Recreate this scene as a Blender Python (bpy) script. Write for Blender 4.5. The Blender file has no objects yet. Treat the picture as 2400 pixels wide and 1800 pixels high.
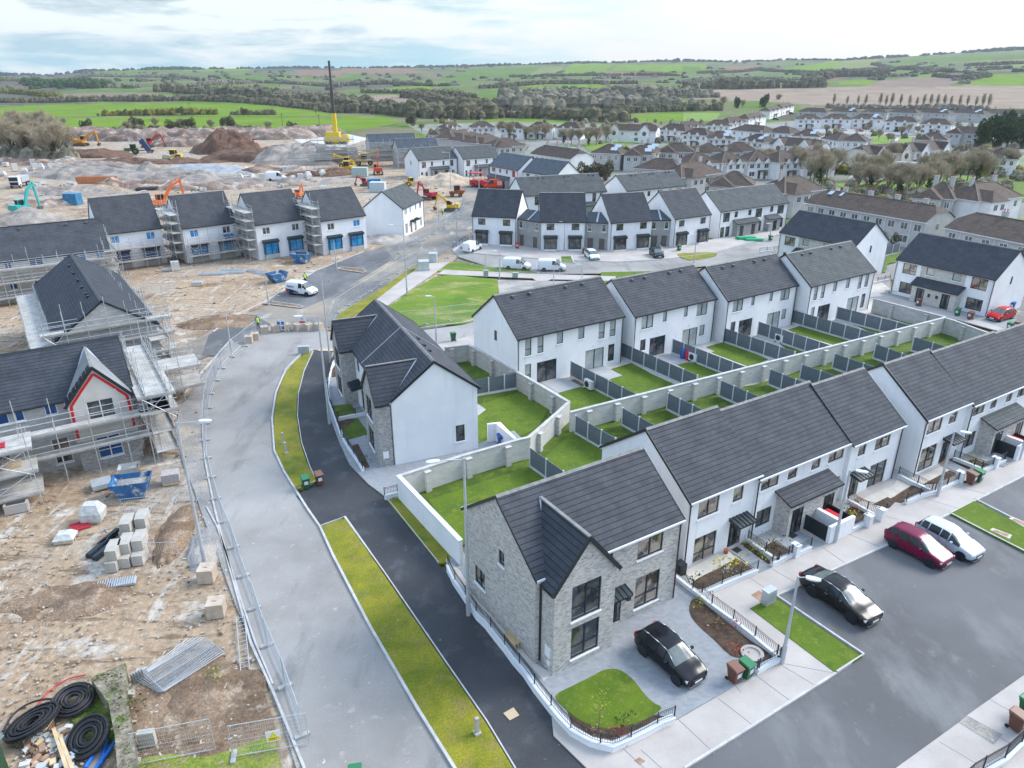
import bpy, bmesh, math, random
from math import sin, cos, pi, radians as R, atan2, hypot, floor
from mathutils import Vector, Matrix, noise as mn
from mathutils.geometry import tessellate_polygon
random.seed(11)
sc = bpy.context.scene
COL = sc.collection
V = Vector
# ------------------------------------------------------------------ camera (a drone 29 m up, looking down 23 degrees)
FPX, PIT, HC = 1711.09, 0.403979, 29.337
cam_d = bpy.data.cameras.new('camera'); cam_d.sensor_width = 36; cam_d.lens = FPX/2400*36
cam_d.clip_start = 0.5; cam_d.clip_end = 20000
cam_o = bpy.data.objects.new('camera', cam_d); COL.objects.link(cam_o)
cam_o.location = (0, 0, HC); cam_o.rotation_euler = (pi/2-PIT, 0, 0)
sc.camera = cam_o
KD = 2400/2212
def at(x, y, z=0.0):
    """survey point: where the photographed pixel (2212 px wide) meets the level z"""
    u = (x*KD-1200)/FPX; v = (y*KD-900)/FPX
    d = V((u, cos(PIT)-v*sin(PIT), -sin(PIT)-v*cos(PIT)))
    t = (z-HC)/d.z
    return V((d.x*t, d.y*t, z))
# ------------------------------------------------------------------ sky and sun
SUN_AZ, SUN_EL = R(24), R(38)      # azimuth measured from +X towards +Y
wd = bpy.data.worlds.new('World'); sc.world = wd; wd.use_nodes = True
nt = wd.node_tree; nt.nodes.clear()
def N(nt, t, **kw):
    n = nt.nodes.new(t)
    for k, v in kw.items():
        if k.startswith('i_'):
            n.inputs[k[2:].replace('_', ' ')].default_value = v
        else: setattr(n, k, v)
    return n
def L(nt, a, b): nt.links.new(a, b)
def ramp(nt, fac, stops, interp='LINEAR'):
    n = nt.nodes.new('ShaderNodeValToRGB'); n.color_ramp.interpolation = interp
    els = n.color_ramp.elements
    while len(els) < len(stops): els.new(0.5)
    for e, (p, c) in zip(els, stops):
        e.position = p; e.color = c if len(c) == 4 else (*c, 1)
    if fac is not None: L(nt, fac, n.inputs[0])
    return n.outputs[0]
def mixc(nt, fac, a, b, mode='MIX'):
    n = nt.nodes.new('ShaderNodeMix'); n.data_type = 'RGBA'; n.blend_type = mode
    for s, v in ((n.inputs[0], fac), (n.inputs[6], a), (n.inputs[7], b)):
        if hasattr(v, 'is_linked') or isinstance(v, bpy.types.NodeSocket): L(nt, v, s)
        elif isinstance(v, (int, float)): s.default_value = v
        else: s.default_value = (*v, 1) if len(v) == 3 else v
    return n.outputs[2]
def math_(nt, op, a, b=0.5, clamp=False):
    n = nt.nodes.new('ShaderNodeMath'); n.operation = op; n.use_clamp = clamp
    for s, v in ((n.inputs[0], a), (n.inputs[1], b)):
        if isinstance(v, bpy.types.NodeSocket): L(nt, v, s)
        else: s.default_value = v
    return n.outputs[0]
def noise_(nt, vec, scale, detail=4, rough=.55, dist=0):
    n = N(nt, 'ShaderNodeTexNoise'); n.inputs['Scale'].default_value = scale; n.inputs['Detail'].default_value = detail
    n.inputs['Roughness'].default_value = rough; n.inputs['Distortion'].default_value = dist
    L(nt, vec, n.inputs['Vector']); return n.outputs['Fac']
def mapping(nt, vec, scale=(1, 1, 1), loc=(0, 0, 0), rot=(0, 0, 0)):
    n = N(nt, 'ShaderNodeMapping'); n.inputs['Scale'].default_value = scale; n.inputs['Location'].default_value = loc; n.inputs['Rotation'].default_value = rot
    L(nt, vec, n.inputs['Vector']); return n.outputs[0]
sky = N(nt, 'ShaderNodeTexSky', sky_type='NISHITA', sun_disc=False, sun_elevation=SUN_EL, sun_rotation=pi/2-SUN_AZ, air_density=1.2, dust_density=2.0)
tc = N(nt, 'ShaderNodeTexCoord').outputs['Generated']
sx = N(nt, 'ShaderNodeSeparateXYZ'); L(nt, tc, sx.inputs[0])
skyd = mixc(nt, 1.0, sky.outputs[0], (0.12, 0.12, 0.12), 'MULTIPLY')
cl = noise_(nt, mapping(nt, tc, (2.2, 2.2, 13), (3.1, .4, .2)), 1.7, 6, .6, .25)
cl2 = noise_(nt, mapping(nt, tc, (4.5, 4.5, 34), (.3, 2.2, 1.2)), 1.5, 5, .62, .3)
clm = math_(nt, 'ADD', math_(nt, 'MULTIPLY', cl, .65), math_(nt, 'MULTIPLY', cl2, .35))
# heavier grey cloud on the left half of the sky, thin bright cloud towards the sun
left = math_(nt, 'MULTIPLY_ADD', sx.outputs[0], -1.05); nt.nodes[-1].inputs[2].default_value = .06; nt.nodes[-1].use_clamp = True
up = math_(nt, 'MULTIPLY', sx.outputs[2], 9.0, True)
greyf = math_(nt, 'MULTIPLY', math_(nt, 'MULTIPLY', left, 3.2, True), math_(nt, 'MULTIPLY_ADD', up, 1.1)); nt.nodes[-2].inputs[2].default_value = .25
grey_cloud = ramp(nt, clm, [(.44, (.19, .235, .275)), (.495, (.31, .37, .41)), (.54, (.46, .51, .53))])
white_cloud = ramp(nt, clm, [(.44, (.20, .40, .48)), (.49, (.35, .465, .49)), (.53, (.475, .485, .49))])
rightf = math_(nt, 'MULTIPLY_ADD', sx.outputs[0], 3.0, True); nt.nodes[-1].inputs[2].default_value = .35
white_cloud = mixc(nt, rightf, white_cloud, (.46, .465, .47))
cloud = mixc(nt, greyf, white_cloud, grey_cloud)
zen = math_(nt, 'MULTIPLY_ADD', sx.outputs[2], 2.4, True); nt.nodes[-1].inputs[2].default_value = -.22
cloud = mixc(nt, zen, cloud, (.46, .62, .86))
final = mixc(nt, .84, skyd, cloud)
bg = N(nt, 'ShaderNodeBackground'); L(nt, final, bg.inputs[0]); bg.inputs[1].default_value = 1.0
wo = N(nt, 'ShaderNodeOutputWorld'); L(nt, bg.outputs[0], wo.inputs[0])
sun_d = bpy.data.lights.new('sun', 'SUN'); sun_d.energy = 2.0; sun_d.angle = R(26); sun_d.color = (1, .97, .93)
sun_o = bpy.data.objects.new('sun', sun_d); COL.objects.link(sun_o)
sdir = V((cos(SUN_EL)*cos(SUN_AZ), cos(SUN_EL)*sin(SUN_AZ), sin(SUN_EL)))
sun_o.rotation_euler = sdir.to_track_quat('Z', 'Y').to_euler(); sun_o.location = sdir*300
sc.view_settings.view_transform = 'Standard'; sc.view_settings.look = 'None'
sc.view_settings.exposure = 1.12; sc.view_settings.gamma = 1; sc.view_settings.use_curve_mapping = False
sc.render.engine = 'CYCLES'
sc.cycles.max_bounces = 5; sc.cycles.diffuse_bounces = 3; sc.cycles.glossy_bounces = 2; sc.cycles.transmission_bounces = 2
sc.cycles.use_denoising = True; sc.cycles.use_adaptive_sampling = True; sc.cycles.adaptive_threshold = 0.02
# ------------------------------------------------------------------ materials
MATS = {}
def mat(name, c, c2=None, sc1=1.0, rough=.85, fine=0, fsc=30, bump=0, bsc=40, metal=0, spec=None, coat=0, patches=None, uv=False, det=5, lo=.38, hi=.62, build=None, emit=0):
    """procedural material: base colour varied by broad and fine noise, optional patches ((scale, lo, hi, colour)...)"""
    if name in MATS: return MATS[name]
    m = bpy.data.materials.new(name); m.use_nodes = True; nt = m.node_tree
    b = nt.nodes['Principled BSDF']
    tc = N(nt, 'ShaderNodeTexCoord'); vec = tc.outputs['UV' if uv else 'Object']
    col = None
    if c2 is not None:
        col = ramp(nt, noise_(nt, vec, sc1, det), [(lo, c), (hi, c2)])
    for i, p in enumerate(patches or ()):
        ps, l_, h_, pc = p[:4]; st = p[4] if len(p) > 4 else (1, 1, 1)
        f = ramp(nt, noise_(nt, mapping(nt, vec, st, (7.3*i, 3.1*i, 0)), ps, 6, .62), [(l_, (0, 0, 0)), (h_, (1, 1, 1))])
        col = mixc(nt, f, col if col is not None else c, pc)
    if fine:
        f = noise_(nt, vec, fsc, 3, .7)
        g = ramp(nt, f, [(.3, (1-fine,)*3), (.7, (1+fine,)*3)])
        col = mixc(nt, 1.0, col if col is not None else c, g, 'MULTIPLY')
    if build: col = build(nt, b, vec, col)
    if col is not None: L(nt, col, b.inputs['Base Color'])
    else: b.inputs['Base Color'].default_value = (*c, 1)
    b.inputs['Roughness'].default_value = rough; b.inputs['Metallic'].default_value = metal
    if spec is not None: b.inputs['Specular IOR Level'].default_value = spec
    if coat: b.inputs['Coat Weight'].default_value = coat; b.inputs['Coat Roughness'].default_value = .03
    if emit: b.inputs['Emission Color'].default_value = (*c, 1); b.inputs['Emission Strength'].default_value = emit
    if bump:
        bn = N(nt, 'ShaderNodeBump'); bn.inputs['Strength'].default_value = min(1, bump); bn.inputs['Distance'].default_value = .05
        L(nt, noise_(nt, vec, bsc, 4, .65), bn.inputs['Height']); L(nt, bn.outputs[0], b.inputs['Normal'])
    MATS[name] = m; return m
def tiles_mat(name, c1, c2, line, course=.33, tw=.33, rough=.8, old=0):
    """roof tiles laid in courses: the dark line is the shadow gap below each tile's nib"""
    def build(nt, b, vec, col):
        br = N(nt, 'ShaderNodeTexBrick'); L(nt, vec, br.inputs['Vector'])
        br.offset = .5; br.inputs['Scale'].default_value = 1; br.inputs['Brick Width'].default_value = tw; br.inputs['Row Height'].default_value = course
        br.inputs['Mortar Size'].default_value = .006; br.inputs['Mortar Smooth'].default_value = .2; br.inputs['Bias'].default_value = 0
        br.inputs['Color1'].default_value = (*c1, 1); br.inputs['Color2'].default_value = (*c2, 1); br.inputs['Mortar'].default_value = (*[x*.72 for x in c1], 1)
        sp = N(nt, 'ShaderNodeSeparateXYZ'); L(nt, vec, sp.inputs[0])
        fr = math_(nt, 'FRACT', math_(nt, 'DIVIDE', sp.outputs[1], course))
        f = ramp(nt, fr, [(0, (1, 1, 1)), (.08, (1, 1, 1)), (.13, (0, 0, 0)), (.97, (0, 0, 0)), (1.0, (1, 1, 1))])
        c = mixc(nt, f, br.outputs[0], line)
        big = ramp(nt, noise_(nt, vec, .7, 5, .6), [(.3, (.74, .74, .75)), (.7, (1.2, 1.19, 1.17))])
        c = mixc(nt, 1.0, c, big, 'MULTIPLY')
        if old:
            c = mixc(nt, ramp(nt, noise_(nt, vec, 1.6, 6, .7), [(.5, (0, 0, 0)), (.75, (.6, .6, .6))]), c, (.16, .135, .095))
        bn = N(nt, 'ShaderNodeBump'); bn.inputs['Strength'].default_value = .5; bn.inputs['Distance'].default_value = .03
        L(nt, fr, bn.inputs['Height']); L(nt, bn.outputs[0], b.inputs['Normal'])
        return c
    return mat(name, c1, uv=True, rough=rough, build=build, spec=.22)
def brick_mat(name, cols, mortar, bw=.225, bh=.075, ms=.008, rough=.85, var=1.0):
    def build(nt, b, vec, col):
        br = N(nt, 'ShaderNodeTexBrick'); L(nt, vec, br.inputs['Vector'])
        br.inputs['Scale'].default_value = 1; br.inputs['Brick Width'].default_value = bw; br.inputs['Row Height'].default_value = bh
        br.inputs['Mortar Size'].default_value = ms; br.inputs['Bias'].default_value = 0
        br.inputs['Color1'].default_value = (0, 0, 0, 1); br.inputs['Color2'].default_value = (1, 1, 1, 1); br.inputs['Mortar'].default_value = (.5, .5, .5, 1)
        n = noise_(nt, mapping(nt, vec, (2.2/bw*.25, 1/bh*.8, 1)), 1.0, 3, .8)
        f = math_(nt, 'ADD', math_(nt, 'MULTIPLY', br.outputs[0], .35), math_(nt, 'MULTIPLY_ADD', n, 1.1)); nt.nodes[-2].inputs[2].default_value = -.18
        c = ramp(nt, f, [(i/(len(cols)-1)*.7+.15, k) for i, k in enumerate(cols)])
        c = mixc(nt, br.outputs['Fac'], c, mortar)
        return c
    return mat(name, cols[0], uv=True, rough=rough, build=build, bump=.15, bsc=25)
WHITE = mat('white_render', (.72, .73, .745), (.78, .785, .79), .5, .9, fine=.03, fsc=9, bump=.05, bsc=60, patches=((1.1, .56, .8, (.63, .65, .66), (1.6, 1.6, .1)),))
WHITE2 = mat('fresh_render', (.68, .70, .72), (.76, .77, .78), .35, .9, fine=.03, fsc=6, bump=.05, bsc=60)
TILE = tiles_mat('grey_roof_tiles', (.060, .065, .076), (.075, .080, .091), (.011, .013, .017))
TILE_D = tiles_mat('charcoal_roof_tiles', (.044, .051, .063), (.056, .063, .076), (.007, .009, .013))
TILE_G = tiles_mat('weathered_grey_tiles', (.072, .082, .085), (.092, .102, .105), (.025, .029, .033))
SLATE = tiles_mat('blue_slates', (.06, .075, .09), (.075, .09, .105), (.035, .043, .052), .25, .3, .45)
TILE_O = tiles_mat('old_brown_tiles', (.070, .050, .040), (.092, .068, .055), (.035, .028, .026), .34, .3, .8, old=1)
TILE_O2 = tiles_mat('old_umber_tiles', (.085, .062, .048), (.11, .08, .065), (.045, .035, .032), .34, .3, .8, old=1)
BRICK = brick_mat('grey_buff_brick', [(.06, .06, .07), (.22, .205, .19), (.40, .375, .345), (.50, .475, .44), (.62, .60, .57)], (.5, .49, .47))
BRICK2 = brick_mat('small_grey_brick', [(.10, .10, .105), (.20, .20, .20), (.33, .325, .31), (.5, .49, .47)], (.42, .41, .4))
BLOCK = brick_mat('concrete_block', [(.30, .30, .29), (.36, .355, .34), (.42, .415, .395), (.48, .47, .45)], (.33, .325, .31), .45, .225, .01)
BLOCK_W = brick_mat('pale_block', [(.42, .41, .39), (.50, .49, .465), (.55, .54, .51), (.60, .59, .56)], (.45, .44, .42), .45, .225, .01)  # paler copy of the block; on the long garden wall it paints in sunlight
GREYREND = mat('grey_render', (.25, .255, .25), (.31, .31, .30), .8, .9, fine=.05)
STONE = brick_mat('stone_cladding', [(.30, .29, .27), (.42, .405, .37), (.5, .485, .45), (.56, .545, .51)], (.45, .44, .42), .4, .14, .01)
TRIM = mat('dark_trim', (.014, .018, .024), rough=.4)
TRIMW = mat('pale_gutter', (.62, .64, .66), rough=.4)
FRAME = mat('anthracite_frame', (.018, .024, .032), rough=.35)
FRAMEW = mat('white_frame', (.72, .73, .74), rough=.35)
BLUEFILM = mat('blue_protective_film', (.01, .17, .42), (.03, .30, .55), 1.2, .3, spec=.6)
BLUEFILM_D = mat('dark_blue_film', (.005, .05, .18), (.01, .09, .28), 1.2, .25, spec=.6)
def glass_mat(name, dark, light, lo=.45, hi=.55):
    return mat(name, dark, light, .9, .06, spec=.9, lo=lo, hi=hi, coat=.6)
GLASS = glass_mat('window_glass', (.03, .038, .045), (.12, .11, .10))
GLASS_B = mat('window_blind_glass', (.30, .33, .33), (.42, .45, .44), .7, .1, spec=.8, coat=.6)
GLASS_W = glass_mat('warm_interior_glass', (.05, .045, .04), (.30, .25, .19), .42, .5)
ZINC = mat('standing_seam_metal', (.02, .032, .04), rough=.35, metal=.2)
DOORM = mat('charcoal_door', (.013, .018, .023), rough=.4)
RIDGE = mat('ridge_tiles', (.17, .17, .165), (.24, .235, .225), 2, .8)
LEAD = mat('lead_flashing', (.42, .46, .50), rough=.5, metal=.2)
# ------------------------------------------------------------------ mesh helpers
class MB:
    def __init__(s): s.v = []; s.f = []; s.m = []; s.uvs = []
    def face(s, pts, m=0, uv=None):
        i = len(s.v); s.v += [tuple(p) for p in pts]; s.f.append(tuple(range(i, i+len(pts)))); s.m.append(m); s.uvs.append(uv)
    def poly(s, vs, fs, m=0):
        i = len(s.v); s.v += [tuple(p) for p in vs]
        for f in fs: s.f.append(tuple(i+k for k in f)); s.m.append(m); s.uvs.append(None)
    def box(s, a, b, m=0, M=None):
        x0, y0, z0 = a; x1, y1, z1 = b
        vs = [V(p) for p in ((x0, y0, z0), (x1, y0, z0), (x1, y1, z0), (x0, y1, z0), (x0, y0, z1), (x1, y0, z1), (x1, y1, z1), (x0, y1, z1))]
        if M is not None: vs = [M @ p for p in vs]
        s.poly(vs, ((0, 3, 2, 1), (4, 5, 6, 7), (0, 1, 5, 4), (1, 2, 6, 5), (2, 3, 7, 6), (3, 0, 4, 7)), m)
    def cbox(s, c, sz, m=0, M=None, rz=0):
        h = V(sz)/2
        T = Matrix.Translation(V(c)) @ Matrix.Rotation(rz, 4, 'Z')
        if M is not None: T = M @ T
        s.box(-h, h, m, T)
    def bar(s, a, b, w, h=None, m=0):
        """box beam from a to b"""
        a = V(a); b = V(b); d = b-a; Ln = d.length
        if Ln < 1e-5: return
        h = h or w; q = d.to_track_quat('X', 'Z').to_matrix().to_4x4()
        s.box((0, -w/2, -h/2), (Ln, w/2, h/2), m, Matrix.Translation(a) @ q)
    def tube(s, a, b, r, n=6, m=0, r2=None, cap=True):
        a = V(a); b = V(b); d = b-a
        if d.length < 1e-6: return
        r2 = r if r2 is None else r2
        q = d.to_track_quat('Z', 'X').to_matrix()
        vs = [a+q @ V((r*cos(2*pi*k/n), r*sin(2*pi*k/n), 0)) for k in range(n)]+[b+q @ V((r2*cos(2*pi*k/n), r2*sin(2*pi*k/n), 0)) for k in range(n)]
        fs = [(k, (k+1) % n, n+(k+1) % n, n+k) for k in range(n)]
        if cap: fs += [tuple(range(n-1, -1, -1)), tuple(range(n, 2*n))]
        s.poly(vs, fs, m)
    def path(s, pts, r, n=6, m=0, closed=False):
        pts = [V(p) for p in pts]
        for a, b in zip(pts, pts[1:]+(pts[:1] if closed else [])): s.tube(a, b, r, n, m)
    def lathe(s, prof, n=12, m=0, c=(0, 0, 0), M=None):
        c = V(c); vs = []; k = len(prof)
        for i in range(n):
            t = 2*pi*i/n
            for r, z in prof: vs.append(c+V((r*cos(t), r*sin(t), z)))
        if M is not None: vs = [M @ p for p in vs]
        fs = [(i*k+j, ((i+1) % n)*k+j, ((i+1) % n)*k+j+1, i*k+j+1) for i in range(n) for j in range(k-1)]
        s.poly(vs, fs, m)
    def prism(s, outline, z0, z1, m=0, M=None, mt=None):
        """outline of (x, y), extruded in z"""
        n = len(outline); vs = [V((x, y, z0)) for x, y in outline]+[V((x, y, z1)) for x, y in outline]
        if M is not None: vs = [M @ p for p in vs]
        tri = tessellate_polygon([[V((x, y, 0)) for x, y in outline]])
        i = len(s.v); s.v += [tuple(p) for p in vs]
        ar = sum(outline[k][0]*outline[(k+1) % n][1]-outline[(k+1) % n][0]*outline[k][1] for k in range(n))
        for a, b, c in tri:
            cr = (outline[b][0]-outline[a][0])*(outline[c][1]-outline[a][1])-(outline[b][1]-outline[a][1])*(outline[c][0]-outline[a][0])
            if cr < 0: b, c = c, b
            s.f.append((i+n+a, i+n+b, i+n+c)); s.m.append(m if mt is None else mt); s.uvs.append(None)
            s.f.append((i+a, i+c, i+b)); s.m.append(m); s.uvs.append(None)
        for k in range(n):
            q = (i+k, i+(k+1) % n, i+n+(k+1) % n, i+n+k)
            s.f.append(q if ar > 0 else q[::-1]); s.m.append(m); s.uvs.append(None)
    def mesh(s, name, mats, smooth=False):
        me = bpy.data.meshes.new(name); me.from_pydata(s.v, [], s.f)
        for x in (mats if isinstance(mats, (list, tuple)) else [mats]): me.materials.append(x)
        me.polygons.foreach_set('material_index', s.m)
        uvl = me.uv_layers.new(name='UVMap'); dat = uvl.data; vv = s.v
        for p in me.polygons:
            u = s.uvs[p.index]
            if u is None:
                n = p.normal
                if abs(n.z) > .999: t = V((1, 0, 0)); b = V((0, 1, 0))
                else: t = V((-n.y, n.x, 0)).normalized(); b = n.cross(t)
                for li in p.loop_indices:
                    q = V(vv[me.loops[li].vertex_index]); dat[li].uv = (q.dot(t), q.dot(b))
            else:
                for li, w in zip(p.loop_indices, u): dat[li].uv = w
        if smooth:
            bm = bmesh.new(); bm.from_mesh(me); bmesh.ops.remove_doubles(bm, verts=bm.verts, dist=.0006); bm.to_mesh(me); bm.free()
            me.polygons.foreach_set('use_smooth', [True]*len(me.polygons))
        me.update(); return me
def link(name, me, parent=None, loc=(0, 0, 0), rz=0.0, rot=None):
    o = bpy.data.objects.new(name, me); COL.objects.link(o)
    if parent is not None: o.parent = parent
    o.location = loc; o.rotation_euler = rot if rot is not None else (0, 0, rz); return o
def obj(name, mb, mats, parent=None, loc=(0, 0, 0), rz=0.0, smooth=False):
    return link(name, mb.mesh(name, mats, smooth), parent, loc, rz)
def tag(o, label, cat, group=None):
    o['label'] = label; o['category'] = cat
    if group: o['group'] = group
    return o
def thing(name, label, cat, loc=(0, 0, 0), rz=0.0, group=None, scale=None):
    o = bpy.data.objects.new(name, None); COL.objects.link(o); o.location = loc; o.rotation_euler = (0, 0, rz)
    o.empty_display_size = .3
    if scale: o.scale = (scale,)*3 if isinstance(scale, (int, float)) else scale
    return tag(o, label, cat, group)
KIDS = {}
def dup(root, loc, rz=0.0, label=None, group=None, scale=None, rot=None):
    """a copy of a thing with copies of its parts and sub-parts"""
    r = root.copy(); COL.objects.link(r); r.location = loc; r.rotation_euler = rot or (0, 0, rz)
    if label: r['label'] = label
    if group: r['group'] = group
    if scale: r.scale = (scale,)*3 if isinstance(scale, (int, float)) else scale
    if root.name not in KIDS: KIDS[root.name] = [(c, list(c.children)) for c in root.children]
    for ch, gs in KIDS[root.name]:
        c = ch.copy(); COL.objects.link(c); c.parent = r
        for g in gs:
            d = g.copy(); COL.objects.link(d); d.parent = c
    return r
class Proto:
    """first placement moves the built thing itself, later ones copy it"""
    def __init__(s, root): s.root = root; s.used = False
    def __call__(s, loc, rz=0.0, label=None, group=None, scale=None, rot=None):
        if not s.used:
            s.used = True; r = s.root; r.location = loc; r.rotation_euler = rot or (0, 0, rz)
            if label: r['label'] = label
            if group: r['group'] = group
            if scale: r.scale = (scale,)*3 if isinstance(scale, (int, float)) else scale
            return r
        return dup(s.root, loc, rz, label, group, scale, rot)
def smooth_path(pts, n=6, closed=False):
    P = [V(p) for p in pts]; out = []; m = len(P)
    rng = range(m if closed else m-1)
    for i in rng:
        p0 = P[(i-1) % m] if closed or i > 0 else P[0]*2-P[1]
        p1 = P[i]; p2 = P[(i+1) % m]; p3 = P[(i+2) % m] if closed or i+2 < m else P[-1]*2-P[-2]
        for k in range(n):
            t = k/n; out.append(.5*((2*p1)+(p2-p0)*t+(2*p0-5*p1+4*p2-p3)*t*t+(3*p1-p0-3*p2+p3)*t*t*t))
    if not closed: out.append(P[-1])
    return out
def offs(path, d, closed=False):
    out = []; n = len(path)
    for i, p in enumerate(path):
        a = path[i-1] if i > 0 or closed else p; b = path[(i+1) % n] if i < n-1 or closed else p
        t = (V((b.x-a.x, b.y-a.y, 0))).normalized(); nn = V((-t.y, t.x, 0))
        k = 1.0
        if 0 < i < n-1:
            t1 = (p-a).to_2d().normalized(); c = max(.45, t1.dot(t.to_2d())); k = 1/c
        out.append(V((p.x, p.y, p.z))+nn*d*k)
    return out
def strip(mb, path, w, z0, z1, m=0, mt=None, side=0, closed=False):
    """a solid band following a path: walls, kerbs, rails"""
    if side == 0: A = offs(path, w/2, closed); B = offs(path, -w/2, closed)
    elif side > 0: A = offs(path, w, closed); B = list(path)
    else: A = list(path); B = offs(path, -w, closed)
    mt = m if mt is None else mt; n = len(path); d = 0
    for i in range(n if closed else n-1):
        j = (i+1) % n
        a0, a1, b0, b1 = A[i], A[j], B[i], B[j]; l = (a1-a0).length
        P = lambda p, z: (p.x, p.y, z+p.z)
        mb.face([P(b0, z0), P(b1, z0), P(b1, z1), P(b0, z1)], m, [(d, z0), (d+l, z0), (d+l, z1), (d, z1)])
        mb.face([P(a1, z0), P(a0, z0), P(a0, z1), P(a1, z1)], m, [(d+l, z0), (d, z0), (d, z1), (d+l, z1)])
        mb.face([P(b0, z1), P(b1, z1), P(a1, z1), P(a0, z1)], mt)
        d += l
    if not closed:
        for q, A0, B0 in ((0, A[0], B[0]), (1, A[-1], B[-1])):
            f = [(A0.x, A0.y, z0+A0.z), (B0.x, B0.y, z0+B0.z), (B0.x, B0.y, z1+B0.z), (A0.x, A0.y, z1+A0.z)]
            mb.face(f if q == 0 else f[::-1], m)
SHN = [0]
def sheet(name, pts, z, m, thick=0.0, kind='structure'):
    """a flat ground surface through world points, with its edge going down by thick"""
    out = [(p[0], p[1]) for p in pts]
    mb = MB(); SHN[0] += 1; z += SHN[0]*.0003
    if thick: mb.prism(out, z-thick, z)
    else:
        tri = tessellate_polygon([[V((x, y, 0)) for x, y in out]])
        vs = [(x, y, z) for x, y in out]; fs = []
        for a, b, c in tri:
            cr = (out[b][0]-out[a][0])*(out[c][1]-out[a][1])-(out[b][1]-out[a][1])*(out[c][0]-out[a][0])
            fs.append((a, b, c) if cr > 0 else (a, c, b))
        mb.poly(vs, fs)
    o = obj(name, mb, m)
    if kind: o['kind'] = kind
    return o
def AT(pts, z=0.0): return [at(x, y, z) for x, y in pts]

def pick(x0, y0, s):
    """a survey sheet: reads points off an enlarged part of the photograph"""
    def f(pts, z=0.0, sm=0, closed=False):
        w = [at((x0+x*s)/KD, (y0+y*s)/KD, z) for x, y in pts]
        return smooth_path(w, sm, closed) if sm else w
    return f
PK = pick(1050, 1000, .48232); PL = pick(1500, 1000, .48232); P6 = pick(1580, 1100, .22604); P7 = pick(1980, 850, .18987); P8 = pick(1280, 780, .22604)
P1 = pick(1080, 640, .18083); P2 = pick(1400, 600, .18083); P3 = pick(1780, 480, .28029); P4 = pick(760, 680, .18083); P5 = pick(900, 950, .18083)
PJ = pick(550, 650, .36166); PI_ = pick(1600, 450, .36166); PA = pick(0, 0, .36166); PB = pick(800, 0, .36166); PC = pick(1600, 0, .36166)
PD = pick(0, 400, .27125); PE = pick(0, 750, .27125); PF = pick(0, 1150, .3919); PG = pick(500, 400, .27125); PH = pick(1050, 380, .27125)
PQ = pick(950, 250, .22604); PY = pick(1500, 200, .22604); PR = pick(1900, 200, .22604); PS = pick(1180, 1400, .23508); PO = pick(0, 0, KD)
# ------------------------------------------------------------------ houses
WINC = {}
def win_meshes(w, h, kind, gl, fr):
    key = (round(w, 2), round(h, 2), kind, gl.name, fr.name)
    if key in WINC: return WINC[key]
    f = MB(); p = MB(); y0, y1 = .06, .12; t = .065
    def fb(x0, z0, x1, z1, yy=0): f.box((x0, y0-yy, z0), (x1, y1, z1))
    if kind == 'door':      # panel door with a glazed side strip
        fb(0, 0, w, h); f.box((.06, y0-.02, .05), (w*.62, y0+.001, h-.08))
        f.box((w*.53, y0-.07, h*.38), (w*.56, y0-.02, h*.62))
        p.box((w*.24, y0-.035, h*.12), (w*.32, y0-.021, h*.9)); p.box((w*.74, y0-.012, .08), (w-.08, y0-.001, h-.08))
    else:
        fb(0, 0, t, h); fb(w-t, 0, w, h); fb(t, 0, w-t, t); fb(t, h-t, w-t, h)
        if kind in ('v', 'vt', 'slide'): fb(w/2-.04, t, w/2+.04, h-t, .012)
        if kind in ('vt', 't'):
            zz = h*.36
            if kind == 'vt': fb(t, zz-.03, w/2-.04, zz+.03, .006); fb(w/2+.04, zz-.03, w-t, zz+.03, .006)
            else: fb(t, zz-.03, w-t, zz+.03, .006)
        p.face([(t, y0+.035, t), (w-t, y0+.035, t), (w-t, y0+.035, h-t), (t, y0+.035, h-t)])
    WINC[key] = (f.mesh('window', fr), p.mesh('pane', gl)); return WINC[key]
SILLC = {}
def sill_mesh(w):
    k = round(w, 2)
    if k not in SILLC:
        s = MB(); s.box((-.06, -.07, -.09), (w+.06, .06, -.002)); SILLC[k] = s.mesh('sill', mat('white_sill', (.78, .79, .80), rough=.7))
    return SILLC[k]
def side_T(side, Ln, D):
    return {'F': ((0, 0), 0), 'R': ((Ln, 0), pi/2), 'B': ((Ln, D), pi), 'L': ((0, D), -pi/2)}[side]
def add_win(t, side, Ln, D, u, z, w, h, kind='v', gl=None, fr=None, sill=True, y=0.0):
    (ox, oy), rz = side_T(side, Ln, D); gl = gl or GLASS; fr = fr or (DOORM if kind == 'door' else FRAME)
    fm, pm = win_meshes(w, h, kind, gl, fr)
    p = V((ox, oy, 0))+Matrix.Rotation(rz, 3, 'Z') @ V((u, y, z))
    o = link('door' if kind in ('door',) else 'window', fm, t, p, rz)
    link('pane' if kind != 'door' else 'door_glass', pm, o)
    if sill and kind not in ('door', 'slide'): link('sill', sill_mesh(w), o)
    return o
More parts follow.
